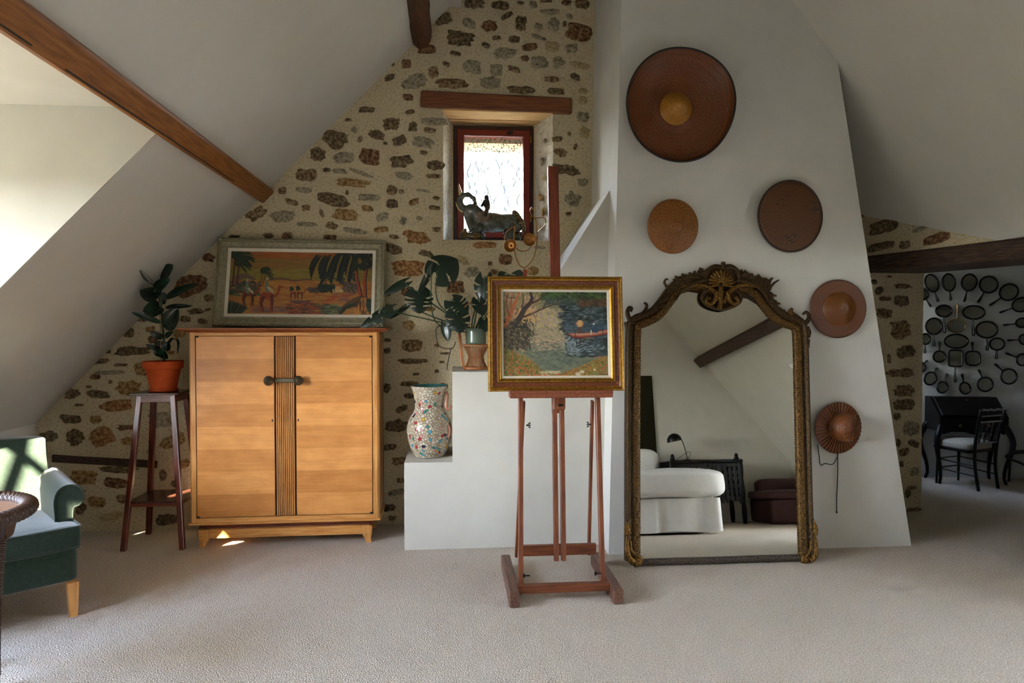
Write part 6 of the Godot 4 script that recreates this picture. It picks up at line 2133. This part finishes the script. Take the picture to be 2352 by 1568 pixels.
	for e in [[1536, 672, 0.9], [1527, 690, 1.0], [1518, 706, 0.9], [1548, 660, 0.7], [1562, 652, 0.5], [1770, 680, -0.9], [1779, 698, -1.0], [1789, 714, -0.8], [1758, 664, -0.7], [1742, 655, -0.5], [1578, 648, 0.3], [1728, 648, -0.3]]:
		var lm := MB.new()
		var lc: Vector3 = q.call(e[0], e[1], 0.026)
		for j in 3: lm.ball(lc + V(0.012 * (j - 1), 0.008 * (j % 2), 0.0), V(0.020, 0.008, 0.007), 8, 5, Basis(Vector3.BACK, e[2] + 0.8 * (j - 1)))
		obj("carved_leaf", lm.mesh(), M.gilt_old, crest)
	sc.call([[1610, 640], [1585, 644], [1560, 650], [1540, 668], [1524, 690]], 0.006, 0.005, 0.015, "stem", M.gilt_old)
	sc.call([[1700, 640], [1725, 646], [1750, 655], [1765, 672], [1776, 694]], 0.006, 0.005, 0.015, "stem", M.gilt_old)
	for s in [[[1538, 668], [1530, 660], [1524, 650], [1528, 642], [1533, 644]], [[1758, 664], [1768, 658], [1776, 650], [1786, 644]], [[1762, 660], [1764, 650], [1768, 642], [1772, 640]], [[1534, 664], [1526, 672], [1520, 688]]]:
		sc.call(s, 0.009, 0.003, 0.02, "leaf_scroll", M.gilt_old)
	# corner scrolls at the springing of the arch and leaves down the outer edge
	for s in [[[1454, 745], [1446, 735], [1440, 720], [1443, 708], [1450, 708], [1448, 716]], [[1460, 728], [1474, 722], [1482, 712], [1484, 700], [1478, 696]], [[1842, 745], [1852, 738], [1856, 726], [1850, 717], [1842, 722]], [[1808, 728], [1818, 722], [1830, 728], [1842, 736]], [[1850, 752], [1856, 765], [1852, 775], [1858, 772]], [[1438, 740], [1440, 760], [1438, 780]], [[1852, 780], [1854, 800]]]:
		sc.call(s, 0.013, 0.005, 0.012, "corner_scroll", M.gilt_old)
	for s in [[[1815, 724], [1812, 716], [1816, 709]], [[1455, 1290], [1441, 1275], [1438, 1250], [1441, 1225], [1446, 1205]], [[1441, 1225], [1438, 1212], [1440, 1198], [1445, 1190]], [[1455, 1292], [1466, 1290], [1467, 1278], [1458, 1272], [1448, 1262], [1446, 1240]], [[1854, 1290], [1867, 1275], [1869, 1250], [1865, 1225], [1858, 1205]], [[1865, 1225], [1868, 1212], [1863, 1196], [1860, 1186]], [[1850, 1290], [1842, 1286], [1842, 1276], [1850, 1270], [1858, 1260], [1858, 1240]]]:
		sc.call(s, 0.017, 0.006, 0.02, "foot_scroll", M.gilt_bright)

# ---------------------------------------------------------------- hats on the chimney breast
func wall_hat(called: String, label: String, px: float, py: float, z: float, tilt: Vector3) -> Node3D:
	var t := thing(called, label, "hat", on_z(px, py, z), 0.0, "straw hats hung on the white chimney breast")
	t.rotation = tilt
	return t

func coils(prof: Array, step: float, h: float) -> Array:   # ripples a profile with sewn coils of straw
	var out := []
	for i in prof.size() - 1:
		var p: Vector2 = prof[i]
		var e: Vector2 = prof[i + 1]
		var n := maxi(1, int(p.distance_to(e) / step * 4.0))
		var nn := (e - p).normalized().orthogonal()
		for k in n:
			var m := p.lerp(e, float(k) / n)
			out.append(m - nn * h * absf(sin(PI * k / 4.0)))
	out.append(prof[prof.size() - 1])
	return out

func build_hats() -> void:
	var lay := Basis(V(1, 0, 0), V(0, 0, 1), V(0, -1, 0))
	# 1: sombrero
	var h := wall_hat("sombrero", "largest straw sombrero with a dark bound rim and small pointed crown", 1557, 246, CZ + 0.045, Vector3(0.03, -0.06, 0.1))
	var b := MB.new()
	b.xf.basis = lay
	var wob := func(p: Vector3, a: float) -> Vector3:
		var r := Vector2(p.x, p.z).length()
		var w := pow(r / 0.36, 3.0)
		return p * V(1.0 - 0.025 * w * cos(2.0 * a + 0.6), 1, 1.0 + 0.02 * w) + V(0, 0.018 * w * cos(2.0 * a - 0.6) + 0.012 * w * cos(3.0 * a), 0)
	b.lathe(coils([V2(0.352, 0.062), V2(0.335, 0.030), V2(0.30, 0.008), V2(0.24, -0.008), V2(0.16, -0.016), V2(0.10, -0.012), V2(0.04, -0.010)], 0.010, 0.0022), 64, wob)
	obj("brim", b.mesh(), M.straw_dark, h)
	b = MB.new()
	b.xf = Transform3D(lay, V(-0.01, -0.005, 0))
	b.lathe(coils([V2(0.105, -0.012), V2(0.088, 0.012), V2(0.062, 0.055), V2(0.034, 0.085), V2(0.012, 0.098), V2(0.0, 0.100)], 0.009, 0.0016), 40)
	obj("crown", b.mesh(), M.straw_gold, h)
	b = MB.new()
	b.xf.basis = lay
	var ring := []
	for k in 64:
		var a := TAU * k / 64
		ring.append(wob.call(V(0.353 * cos(a), 0.063, -0.353 * sin(a)), a))
	b.tube(ring, 0.0065, 7, true)
	obj("rim_binding", b.mesh(), M.binding_black, h)
	# 2: small woven cone with a thread triangle
	h = wall_hat("conical_hat", "small round woven hat with an open hexagonal weave and thread triangle", 1545, 520, CZ + 0.02, Vector3(0.05, 0.10, 0))
	b = MB.new()
	b.xf.basis = lay
	b.lathe(coils([V2(0.172, 0.0), V2(0.178, 0.006), V2(0.168, 0.020), V2(0.14, 0.032), V2(0.09, 0.045), V2(0.05, 0.058), V2(0.025, 0.072), V2(0, 0.078)], 0.012, 0.0012), 48)
	var cone := obj("cone", b.mesh(), M.weave_mid, h)
	b = MB.new()
	for k in 24:
		for d in [-1, 1]:
			var pts := []
			for i in 8:
				var v := i / 7.0
				var rr := lerpf(0.165, 0.045, v)
				var a: float = TAU * k / 24 + d * v * 0.9
				pts.append(V(rr * cos(a), rr * sin(a), lerpf(0.024, 0.063, v)))
			b.tube(pts, 0.0014, 4)
	obj("weave", b.mesh(), M.straw_pale, cone).set_meta("kind", "stuff")
	b = MB.new()
	b.tube([V(0.015, 0.03, 0.066), V(0.075, 0.01, 0.052), V(0.02, -0.045, 0.060)], 0.0018, 5, true)
	obj("thread_triangle", b.mesh(), M.straw_gold, h)
	# 3: flat tray-like disc
	h = wall_hat("disc_hat", "flat brown woven disc hat with a dark bound edge", 1814, 497, CZ + 0.018, Vector3(0.02, 0.08, 0.05))
	b = MB.new()
	b.xf.basis = lay
	b.lathe([V2(0.226, 0.0), V2(0.228, 0.012), V2(0.20, 0.018), V2(0.12, 0.027), V2(0.05, 0.034), V2(0, 0.036)], 56)
	obj("disc", b.mesh(), M.weave_brown, h)
	b = MB.new()
	var rg := []
	for k in 56: rg.append(V(0.228 * cos(TAU * k / 56), 0.232 * sin(TAU * k / 56), 0.008))
	b.tube(rg, 0.008, 7, true)
	obj("rim_binding", b.mesh(), M.binding_brown, h)
	# raised twill patches
	b = MB.new()
	for e in [[-0.07, 0.11], [-0.035, 0.13], [-0.10, 0.08], [-0.06, 0.07], [0.15, 0.09], [0.17, 0.05], [0.14, 0.04], [-0.05, -0.13], [-0.02, -0.16], [0.0, -0.12]]:
		var zz := 0.036 - 0.018 * V2(e[0], e[1]).length() / 0.22
		for k in 3: b.box(V(e[0] + 0.012 * k, e[1] - 0.006 * k, zz), V(0.026, 0.006, 0.004), 0.001, Basis(Vector3.BACK, 0.5 + 1.3 * (k % 2)))
	obj("raised_weave", b.mesh(), M.binding_brown, h).set_meta("kind", "stuff")
	# 4: lacquered round hat, stitched edge, ringed crown
	h = wall_hat("coiled_hat", "round reddish coiled hat with a ringed knob crown and stitched edge", 1923, 709, CZ + 0.02, Vector3(0, -0.05, 0))
	b = MB.new()
	b.xf.basis = lay
	b.lathe(coils([V2(0.192, 0.0), V2(0.196, 0.008), V2(0.19, 0.014), V2(0.15, 0.012), V2(0.11, 0.010)], 0.007, 0.0014), 56)
	obj("brim", b.mesh(), M.straw_red, h)
	b = MB.new()
	b.xf = Transform3D(lay, V(0.012, 0.0, 0))
	b.lathe([V2(0.115, 0.008), V2(0.10, 0.022), V2(0.085, 0.024), V2(0.075, 0.036), V2(0.06, 0.037), V2(0.048, 0.050), V2(0.02, 0.052), V2(0.008, 0.046), V2(0, 0.046)], 44)
	obj("crown", b.mesh(), M.straw_lacquer, h)
	b = MB.new()
	for k in 72:
		var a := TAU * k / 72
		b.box(V(0.188 * cos(a), 0.188 * sin(a), 0.0125), V(0.010, 0.003, 0.004), 0.0, Basis(Vector3.BACK, a + 0.4))
	obj("edge_stitching", b.mesh(), M.binding_brown, h).set_meta("kind", "stuff")
	# 5: wicker boater with black cord
	h = wall_hat("wicker_hat", "ribbed wicker hat with a domed crown and black chin cord", 1924, 982, CZ + 0.02, Vector3(0, 0.10, 0))
	b = MB.new()
	b.xf.basis = lay
	b.lathe([V2(0.172, 0.0), V2(0.174, 0.006), V2(0.15, 0.010), V2(0.08, 0.014)], 48)
	var brim := obj("brim", b.mesh(), M.wicker_hat, h)
	for k in 40:
		b = MB.new()
		var a := TAU * k / 40
		b.tube([V(0.17 * cos(a), 0.17 * sin(a), 0.009), V(0.125 * cos(a), 0.125 * sin(a), 0.016), V(0.075 * cos(a), 0.075 * sin(a), 0.018)], [0.0075, 0.006, 0.004], 5)
		obj("rib", b.mesh(), M.wicker_hat2, brim)
	b = MB.new()
	b.xf = Transform3D(Basis(Vector3.UP, 0.30) * lay, V(0.010, 0.008, 0))
	b.lathe(coils([V2(0.098, 0.0), V2(0.096, 0.05), V2(0.090, 0.085), V2(0.076, 0.102), V2(0.04, 0.112), V2(0, 0.115)], 0.010, 0.0024), 40)
	var cr := obj("crown", b.mesh(), M.wicker_hat2, h)
	for k in 14:
		b = MB.new()
		b.xf = Transform3D(Basis(Vector3.UP, 0.30), V(0.010, 0.008, 0))
		var a := TAU * k / 14
		b.tube([V(0.0, 0, 0.117), V(0.045 * cos(a), 0.045 * sin(a), 0.112), V(0.082 * cos(a), 0.082 * sin(a), 0.098)], 0.003, 5)
		obj("crown_rib", b.mesh(), M.wicker_hat, cr)
	b = MB.new()
	var hq := func(px: float, py: float) -> Vector3: return h.transform.affine_inverse() * on_z(px, py, CZ + 0.012)
	b.tube(curve([hq.call(1878, 1020), hq.call(1882, 1050), hq.call(1885, 1068), hq.call(1895, 1064), hq.call(1912, 1066), hq.call(1922, 1052), hq.call(1926, 1038)], 5), 0.0028, 5)
	obj("cord", b.mesh(), M.binding_black, h)
	b = MB.new()
	b.tube(curve([hq.call(1924, 1040), hq.call(1924, 1090), hq.call(1922, 1140), hq.call(1922, 1176)], 5), 0.0032, 5)
	b.ball(hq.call(1922, 1176), V(0.006, 0.008, 0.006), 6, 4)
	obj("cord", b.mesh(), M.binding_black, h)
# ---------------------------------------------------------------- hand mirrors, writing desk and chair in the next room
const MW := Vector3(4.70, 0, -6.41)
const MWD := Vector3(0.985, 0, 0.174)
const MWN := Vector3(-0.174, 0, 0.985)

func hand_mirror(cx: float, cy: float, rx: float, ry: float, hx: float, hy: float, style: int, label: String) -> void:
	var to := func(u: float, v: float) -> Vector3: return on_plane(1950 + u / 3.137, 440 + v / 3.137, MW + MWN * 0.006, MWN)
	var c: Vector3 = to.call(cx, cy)
	var e: Vector3 = to.call(hx, hy)
	var t := thing("hand_mirror", label, "mirror", c, 0.0, "hand mirrors hung in rings on the grey wall")
	t.transform.basis = Basis(MWD, Vector3.UP, MWN) * Basis(Vector3.RIGHT, rng.randf_range(-0.10, 0.02)) * Basis(Vector3.UP, rng.randf_range(-0.10, 0.10))
	t.position += MWN * 0.008
	var d := Vector2((e - c).dot(MWD), (e - c).y)
	var k := 6.75 / 1568.0 / 3.137
	var dn := d.normalized()
	var al := sqrt(pow(rx * dn.x, 2) + pow(ry * dn.y, 2)) * k
	var pe := sqrt(pow(rx * dn.y, 2) + pow(ry * dn.x, 2)) * k
	var n := 28
	var ring := []
	var disc := PackedVector2Array()
	for i in n:
		var a := TAU * i / n
		var ca := cos(a)
		var sa := sin(a)
		if style == 2:   # rectangular
			ca = signf(ca) * pow(absf(ca), 0.28)
			sa = signf(sa) * pow(absf(sa), 0.28)
		elif style == 3:   # waisted square
			ca = signf(ca) * pow(absf(ca), 0.45)
			sa = signf(sa) * pow(absf(sa), 0.45) * (1.0 - 0.16 * cos(2.0 * a) * 0.8)
		var p := dn * (al * ca) + dn.orthogonal() * (pe * sa)
		ring.append(V(p.x, p.y, 0.008))
		disc.append(p * 0.97)
	var fm: Material = M.hand_black if style != 1 else M.hand_tan
	var b := MB.new()
	b.prism(disc, 0.0, 0.004)
	b.tube(ring, 0.0085 if style != 1 else 0.006, 7, true)
	obj("frame", b.mesh(), fm, t)
	b = MB.new()
	var g := PackedVector2Array()
	for p in disc: g.append(p * 0.95)
	b.prism(g, 0.004, 0.0075)
	obj("glass", b.mesh(), M.hand_glass, t)
	if style != 4:
		b = MB.new()
		var s := dn * al
		var pts := [V(s.x, s.y, 0.006)]
		for f in [0.25, 0.5, 0.75, 0.93, 1.0]:
			var m: Vector2 = s.lerp(d, f)
			pts.append(V(m.x, m.y, 0.007))
		b.tube(pts, [0.013, 0.009, 0.013, 0.019, 0.020, 0.012], 8, false, 0.55)
		obj("handle", b.mesh(), fm, t)

func cabriole(b: MB, foot: Vector3, top: Vector3, out: Vector3, r0: float, r1: float) -> void:
	var pts := []
	var rad := []
	for i in 11:
		var u := i / 10.0
		pts.append(foot.lerp(top, u) + out * (0.055 * sin(PI * pow(u, 1.6)) - 0.016 * sin(TAU * u) + (0.012 if i == 0 else 0.0)))
		rad.append(lerpf(r0, r1, pow(u, 1.5)))
	b.tube(pts, rad, 8)

func build_mirror_room() -> void:
	var dn := "black oval hand mirror hung on the grey wall with its handle pointing down"
	var up := "black oval hand mirror hung on the grey wall with its handle pointing up"
	var sd := "black oval hand mirror hung on the grey wall with its handle pointing sideways"
	for e in [[590, 660, 45, 65, 632, 795, 0, dn], [713, 655, 43, 62, 727, 785, 0, dn], [860, 655, 48, 60, 822, 795, 0, dn], [1000, 670, 58, 58, 925, 800, 0, dn], [1145, 725, 70, 45, 1010, 820, 0, sd], [1235, 815, 65, 45, 1080, 872, 0, sd], [1240, 945, 42, 32, 1105, 962, 0, sd], [1250, 1065, 30, 35, 1130, 1072, 0, sd], [525, 740, 30, 45, 585, 830, 0, dn],
		[677, 860, 55, 42, 673, 1020, 0, "black hand mirror with a squat round glass above the oval with no handle"], [770, 965, 62, 50, 773, 810, 1, "tan hand mirror with its handle pointing up among black ones"], [892, 870, 75, 48, 886, 1040, 0, "black hand mirror with the widest flat oval glass and a long handle"], [605, 970, 55, 58, 603, 1115, 0, "black hand mirror reflecting a bright window, handle down, beside the tan one"], [545, 1062, 33, 38, 535, 1165, 0, "small black hand mirror catching glare beside the stone jamb"], [986, 995, 70, 58, 983, 1145, 0, "large round black hand mirror with a warm reflection low in its glass"], [767, 1078, 78, 50, 767, 1140, 4, "wide oval black framed mirror without a handle amid the hand mirrors"], [762, 1200, 45, 58, 753, 1375, 2, "rectangular black hand mirror with a long handle pointing down"], [886, 1200, 42, 50, 886, 1082, 3, "waisted square black hand mirror with its handle pointing up"], [645, 1187, 40, 40, 650, 1080, 0, "small round black hand mirror, handle up, beside the rectangular one"], [1060, 1097, 50, 42, 1055, 1205, 0, "small round black hand mirror with a thin handle under the large round one"],
		[1240, 1210, 38, 42, 1115, 1162, 0, sd], [507, 1262, 30, 40, 560, 1215, 0, up], [580, 1345, 38, 50, 632, 1268, 0, up], [667, 1408, 33, 42, 705, 1310, 0, up], [830, 1415, 34, 42, 812, 1312, 0, up], [975, 1387, 50, 50, 930, 1280, 0, up], [1145, 1330, 58, 48, 1045, 1240, 0, up]]:
		hand_mirror(e[0], e[1], e[2], e[3], e[4], e[5], e[6], e[7])
	# writing desk with sloping fall and cabriole legs
	var t := thing("writing_desk", "small black bureau desk with sloping front and curved legs below the hand mirrors", "desk", Vector3(4.955, 0, -6.19), -0.174)
	var b := MB.new()
	var side := PackedVector2Array([V2(0.14, 0.50), V2(-0.14, 0.50), V2(-0.14, 0.815), V2(-0.05, 0.815), V2(0.14, 0.64)])
	b.xf.basis = Basis(V(0, 0, 1), V(0, 1, 0), V(-1, 0, 0))
	b.prism(side, -0.31, 0.31)
	obj("body", b.mesh(), M.ebony, t)
	b = MB.new()
	b.xf = Transform3D(Basis(Vector3.RIGHT, -0.826), V(0, 0.735, 0.052))
	b.box(Vector3.ZERO, V(0.57, 0.235, 0.012), 0.003)
	var fall := obj("fall_front", b.mesh(), M.ebony, t)
	b = MB.new()
	b.ball(V(0, 0.79, 0.012), V(0.014, 0.010, 0.006), 8, 6)
	obj("lock_plate", b.mesh(), M.brass_dark, fall)
	b = MB.new()
	b.box(V(0, 0.56, 0.144), V(0.54, 0.09, 0.012), 0.003)
	var dr := obj("drawer", b.mesh(), M.ebony, t)
	for s in [-1.0, 1.0]:
		b = MB.new()
		b.ball(V(s * 0.13, 0.56, 0.155), V(0.012, 0.012, 0.010), 8, 6)
		obj("knob", b.mesh(), M.brass_dark, dr)
	b = MB.new()
	var ap := PackedVector2Array()
	for i in 17:
		var u := i / 16.0
		ap.append(V2(-0.28 + 0.56 * u, 0.475 + 0.03 * absf(sin(u * TAU))))
	ap.append(V2(0.28, 0.52)); ap.append(V2(-0.28, 0.52))
	b.prism(ap, 0.125, 0.138)
	obj("apron", b.mesh(), M.ebony, t)
	for s in [-1.0, 1.0]:
		for z in [-1.0, 1.0]:
			b = MB.new()
			cabriole(b, V(s * 0.292, 0, z * 0.125), V(s * 0.285, 0.56, z * 0.115), V(s * 0.8, 0, z * 0.6), 0.014, 0.034)
			obj("leg", b.mesh(), M.ebony, t)
	# side chair, seen from behind
	t = thing("side_chair", "black turned wood side chair with pale cushion pulled up to the desk", "chair", Vector3(4.90, 0, -5.87), 0.30)
	b = MB.new()
	cushion(b, V(-0.02, 0.395, -0.19), V(0.37, 0.075, 0.36), 0.02, 0.02, Basis.IDENTITY, 5.0)
	obj("seat_cushion", b.mesh(), M.seat_pale, t)
	b = MB.new()
	b.box(V(-0.02, 0.355, -0.19), V(0.36, 0.03, 0.35), 0.006)
	obj("seat_rail", b.mesh(), M.ebony, t)
	for s in [-1.0, 1.0]:
		b = MB.new()
		b.tube(curve([V(s * 0.135, 0, 0.03), V(s * 0.14, 0.20, 0.0), V(s * 0.15, 0.38, 0.0), V(s * 0.155, 0.56, 0.025), V(s * 0.165, 0.73, 0.06)], 5), 0.0145, 8)
		obj("rear_leg", b.mesh(), M.ebony, t)
		b = MB.new()
		b.tube([V(s * 0.155 - 0.02, 0, -0.345), V(s * 0.15 - 0.02, 0.20, -0.34), V(s * 0.145 - 0.02, 0.36, -0.335)], [0.009, 0.013, 0.016], 8)
		obj("front_leg", b.mesh(), M.ebony, t)
		for yy in [0.13, 0.22]:
			b = MB.new()
			b.tube([V(s * 0.14, yy, 0.01), V(s * 0.148 - 0.02, yy + 0.02, -0.34)], 0.006, 6)
			obj("stretcher", b.mesh(), M.ebony, t)
	for yy in [0.15, 0.24]:
		b = MB.new()
		b.tube([V(-0.165, yy, -0.34), V(0.125, yy, -0.34)], 0.006, 6)
		obj("stretcher", b.mesh(), M.ebony, t)
	for k in 4:
		b = MB.new()
		var x := -0.105 + 0.07 * k
		var pts := []
		var rad := []
		for i in 13:
			var u := i / 12.0
			pts.append(V(x, lerpf(0.43, 0.63, u), lerpf(0.004, 0.040, u)))
			rad.append(0.006 + 0.0045 * absf(sin(u * PI * 4.0)))
		b.tube(pts, rad, 7)
		obj("spindle", b.mesh(), M.ebony_gloss, t)
	for e in [[0.43, 0.004, 0.009], [0.63, 0.040, 0.011], [0.685, 0.05, 0.010]]:
		b = MB.new()
		b.tube([V(-0.155, e[0], e[1]), V(0.155, e[0], e[1])], e[2], 7)
		obj("back_rail", b.mesh(), M.ebony_gloss, t)
	b = MB.new()
	var cr := []
	for i in 25:
		var u := i / 24.0
		cr.append(V(lerpf(-0.18, 0.18, u), 0.735 + 0.010 * absf(sin(u * PI * 4.0)), 0.062))
	b.tube(cr, 0.013, 8)
	obj("crest_rail", b.mesh(), M.ebony_gloss, t)
	# black tube frame cut off by the picture edge
	var q := func(px: float, py: float) -> Vector3: return on_z(px, py, -5.85)
	var fr := thing("tubular_rack", "black bent metal tube rack beside the writing desk", "rack", Vector3(q.call(2408, 1100).x, 0, -5.85))
	b = MB.new()
	var o := fr.position
	b.tube(curve([V(-0.22, 0.0, 0), V(-0.215, 0.20, 0), q.call(2312, 1050) - o, q.call(2328, 1041) - o, q.call(2360, 1039) - o, q.call(2420, 1039) - o, V(0.22, 0.31, 0), V(0.24, 0.20, 0), V(0.245, 0, 0)], 6), 0.011, 8)
	obj("hoop", b.mesh(), M.hand_black, fr)
	b = MB.new()
	b.tube([V(-0.22, 0.02, 0), V(0.245, 0.02, 0)], 0.010, 8)
	obj("foot_bar", b.mesh(), M.hand_black, fr)
	b = MB.new()
	b.tube(curve([V(-0.22, 0.02, -0.2), V(-0.20, 0.28, -0.2), V(-0.15, 0.31, -0.2), V(0.15, 0.31, -0.2), V(0.22, 0.28, -0.2), V(0.24, 0.02, -0.2)], 5), 0.011, 8)
	obj("hoop", b.mesh(), M.hand_black, fr)

# ---------------------------------------------------------------- what the standing mirror shows: bed, tapestry, carved table, lamp, red chair
func build_reflected() -> void:
	var t := thing("bed", "bed with a puffy white duvet and pleated white skirt", "bed", Vector3(2.08, 0, -0.58))
	var b := MB.new()
	b.box(V(0, 0.20, 0), V(1.22, 0.36, 1.94), 0.03)
	obj("mattress", b.mesh(), M.linen_white, t)
	b = MB.new()
	var rows := []
	for yy in [0.03, 0.10, 0.20, 0.30, 0.36]:
		var row := []
		var per := [V2(-0.63, 0.98), V2(-0.63, -0.99), V2(0.64, -0.99), V2(0.64, 0.98)]
		for e in 3:
			for k in 40:
				var u := k / 40.0
				var p: Vector2 = per[e].lerp(per[e + 1], u)
				var nn: Vector2 = (per[e + 1] - per[e]).normalized().orthogonal()
				var w: float = 0.016 * sin(k * 0.55 + e * 2.0 + 0.6 * sin(k * 0.31)) * (1.2 - yy * 2.0) + 0.010 * wallnoise.get_noise_2d(k * 3.0, e * 50.0)
				p += nn * w * -1.0
				row.append(V(p.x, yy + 0.008 * sin(k * 0.31) * (1.0 if yy < 0.05 else 0.0), p.y))
		rows.append(row)
	rows.reverse()
	b.skin(rows)
	obj("bed_skirt", b.mesh(), M.linen_white, t)
	b = MB.new()
	rows = []
	var nu := 26; var nv := 48
	for i in nu + 1:
		var th := -PI / 2 + PI * i / nu
		var row := []
		for j in nv:
			var a := TAU * j / nv
			var e := 4.5
			var ct := pow(absf(cos(th)), 2.0 / e)
			var st := signf(sin(th)) * pow(absf(sin(th)), 2.0 / e)
			var ca := signf(cos(a)) * pow(absf(cos(a)), 2.0 / e)
			var sa := signf(sin(a)) * pow(absf(sin(a)), 2.0 / e)
			var p := V(ct * ca * 0.78 + 0.03, 0.505 + st * 0.165, -0.34 - ct * sa * 0.72)
			p += V(1, 0.6, 1) * 0.022 * wallnoise.get_noise_3d(p.x * 2.2, p.y * 4.0, p.z * 2.2)
			var fold := sin(p.x * 21.0 + 3.0 * wallnoise.get_noise_2d(p.x * 3.0, p.y * 3.0)) * 0.010 * clampf((0.56 - p.y) * 5.0, 0.0, 1.0)
			p.z += fold * signf(p.z + 0.34)
			p.y += 0.012 * sin(p.x * 9.0) * clampf((0.42 - p.y) * 10.0, 0.0, 1.0)
			row.append(p)
		rows.append(row)
	b.skin(rows, true)
	obj("duvet", b.mesh(), M.linen_white, t)
	for s in [0.0, 1.0]:
		b = MB.new()
		cushion(b, V(-0.28 + 0.58 * s, 0.78, 0.80), V(0.54, 0.36, 0.16), 0.02, 0.0, Basis(Vector3.RIGHT, -0.3), 3.2)
		obj("pillow", b.mesh(), M.linen_white, t)
	b = MB.new()
	b.box(V(0, 0.93, 0), V(1.16, 1.24, 0.02), 0.004)
	var tp := obj("tapestry", b.mesh(), M.tapestry)
	tp.position = Vector3(2.14, 0.41, 0.506)
	tag(tp, "dark leafy verdure tapestry hung behind the bed head", "tapestry")
	# carved black table
	t = thing("carved_table", "black carved and pierced wooden side table beside the bed", "table", Vector3(3.21, 0, 0.23))
	b = MB.new()
	b.box(V(0, 0.775, 0), V(0.96, 0.03, 0.44), 0.006)
	obj("top", b.mesh(), M.ebony, t)
	b = MB.new()
	for k in 46: b.ball(V(-0.46 + k * 0.0205, 0.795, -0.214), V(0.009, 0.009, 0.009), 6, 4)
	obj("beaded_edge", b.mesh(), M.ebony, t).set_meta("kind", "stuff")
	# pierced apron: slats and cross pieces with gaps
	for k in 15:
		b = MB.new()
		b.box(V(-0.43 + k * 0.0615, 0.50, -0.19), V(0.044, 0.52 - 0.10 * absf(sin(k * 0.9)), 0.025), 0.004)
		obj("apron_slat", b.mesh(), M.ebony, t)
	for yy in [0.73, 0.64, 0.56, 0.47, 0.40, 0.32]:
		b = MB.new()
		b.box(V(0, yy, -0.185), V(0.92, 0.050, 0.02), 0.003)
		obj("apron_rail", b.mesh(), M.ebony, t)
	for s in [-1.0, 1.0]:
		b = MB.new()
		b.box(V(s * 0.45, 0.52, 0.0), V(0.03, 0.48, 0.38), 0.004)
		obj("side_panel", b.mesh(), M.ebony, t)
		for z in [-1.0, 1.0]:
			b = MB.new()
			var pts := []
			var rad := []
			for i in 15:
				var u := i / 14.0
				pts.append(V(s * 0.45, u * 0.78, z * 0.19))
				rad.append(0.024 + 0.010 * absf(sin(u * 9.0)))
			b.tube(pts, rad, 8)
			obj("leg", b.mesh(), M.ebony, t)
		b = MB.new()
		b.lathe([V2(0, 0), V2(0.03, 0.0), V2(0.034, 0.03), V2(0.02, 0.045), V2(0.026, 0.06), V2(0.012, 0.085), V2(0, 0.09)], 10)
		var fi := obj("finial", b.mesh(), M.ebony, t)
		fi.position = V(s * 0.42, 0.79, -0.16)
	# lamp
	t = thing("desk_lamp", "old metal desk lamp with a dome shade and bent stem", "lamp", Vector3(3.03, 0.791, 0.20))
	b = MB.new()
	b.lathe([V2(0, 0), V2(0.06, 0), V2(0.06, 0.012), V2(0.02, 0.025), V2(0, 0.03)], 20)
	obj("base", b.mesh(), M.lamp_dark, t)
	b = MB.new()
	b.tube(curve([V(0, 0.02, 0), V(-0.02, 0.14, 0), V(-0.045, 0.24, 0), V(-0.075, 0.30, 0)], 6), 0.006, 7)
	obj("stem", b.mesh(), M.lamp_dark, t)
	b = MB.new()
	b.xf = Transform3D(Basis(Vector3.BACK, 0.18), V(-0.155, 0.265, 0))
	b.lathe([V2(0.095, -0.01), V2(0.096, 0.0), V2(0.088, 0.04), V2(0.06, 0.075), V2(0.02, 0.092), V2(0, 0.094)], 28)
	obj("shade", b.mesh(), M.lamp_dark, t)
	b = MB.new()
	b.xf = Transform3D(Basis(Vector3.BACK, 0.18), V(-0.155, 0.265, 0))
	b.lathe([V2(0.092, -0.009), V2(0.084, 0.036), V2(0.056, 0.070), V2(0.0, 0.086)], 28)
	obj("reflector", b.mesh(), M.lamp_steel, t)
	b = MB.new()
	b.tube(curve([V(0.0, 0.01, 0.02), V(0.05, 0.09, 0.02), V(0.03, 0.12, 0.02), V(-0.08, 0.06, 0.02), V(-0.16, 0.0, 0.02)], 5), 0.003, 5)
	obj("cord", b.mesh(), M.lamp_dark, t)
	# red low chair
	t = thing("club_chair", "low dark red upholstered club chair in the corner", "armchair", Vector3(4.18, 0, -0.05))
	b = MB.new()
	cushion(b, V(0, 0.16, 0), V(0.72, 0.30, 0.66), 0.02, 0.0, Basis.IDENTITY, 10.0)
	obj("base", b.mesh(), M.red_velvet, t)
	b = MB.new()
	cushion(b, V(0, 0.345, -0.02), V(0.80, 0.10, 0.70), 0.02, 0.02, Basis.IDENTITY, 6.0)
	obj("seat_cushion", b.mesh(), M.red_velvet, t)
	b = MB.new()
	cushion(b, V(0.05, 0.44, 0.24), V(0.66, 0.22, 0.20), 0.02, 0.0, Basis.IDENTITY, 4.0)
	obj("backrest", b.mesh(), M.red_velvet, t)
	for z in [-0.24]:
		b = MB.new()
		cushion(b, V(0.26, 0.42, 0.0), V(0.16, 0.16, 0.6), 0.02, 0.0, Basis.IDENTITY, 4.0)
		obj("arm", b.mesh(), M.red_velvet, t)
func build_objects() -> void:
	materials2()
	materials3()
	materials4()
	materials5()
	build_wall_details()
	build_cabinet()
	build_camel_picture()
	build_stand()
	build_rubber_plant()
	build_armchair()
	build_wicker_table()
	build_vase()
	build_monstera()
	build_elephant()
	build_copper()
	build_easel()
	build_mirror()
	build_hats()
	build_mirror_room()
	build_reflected()
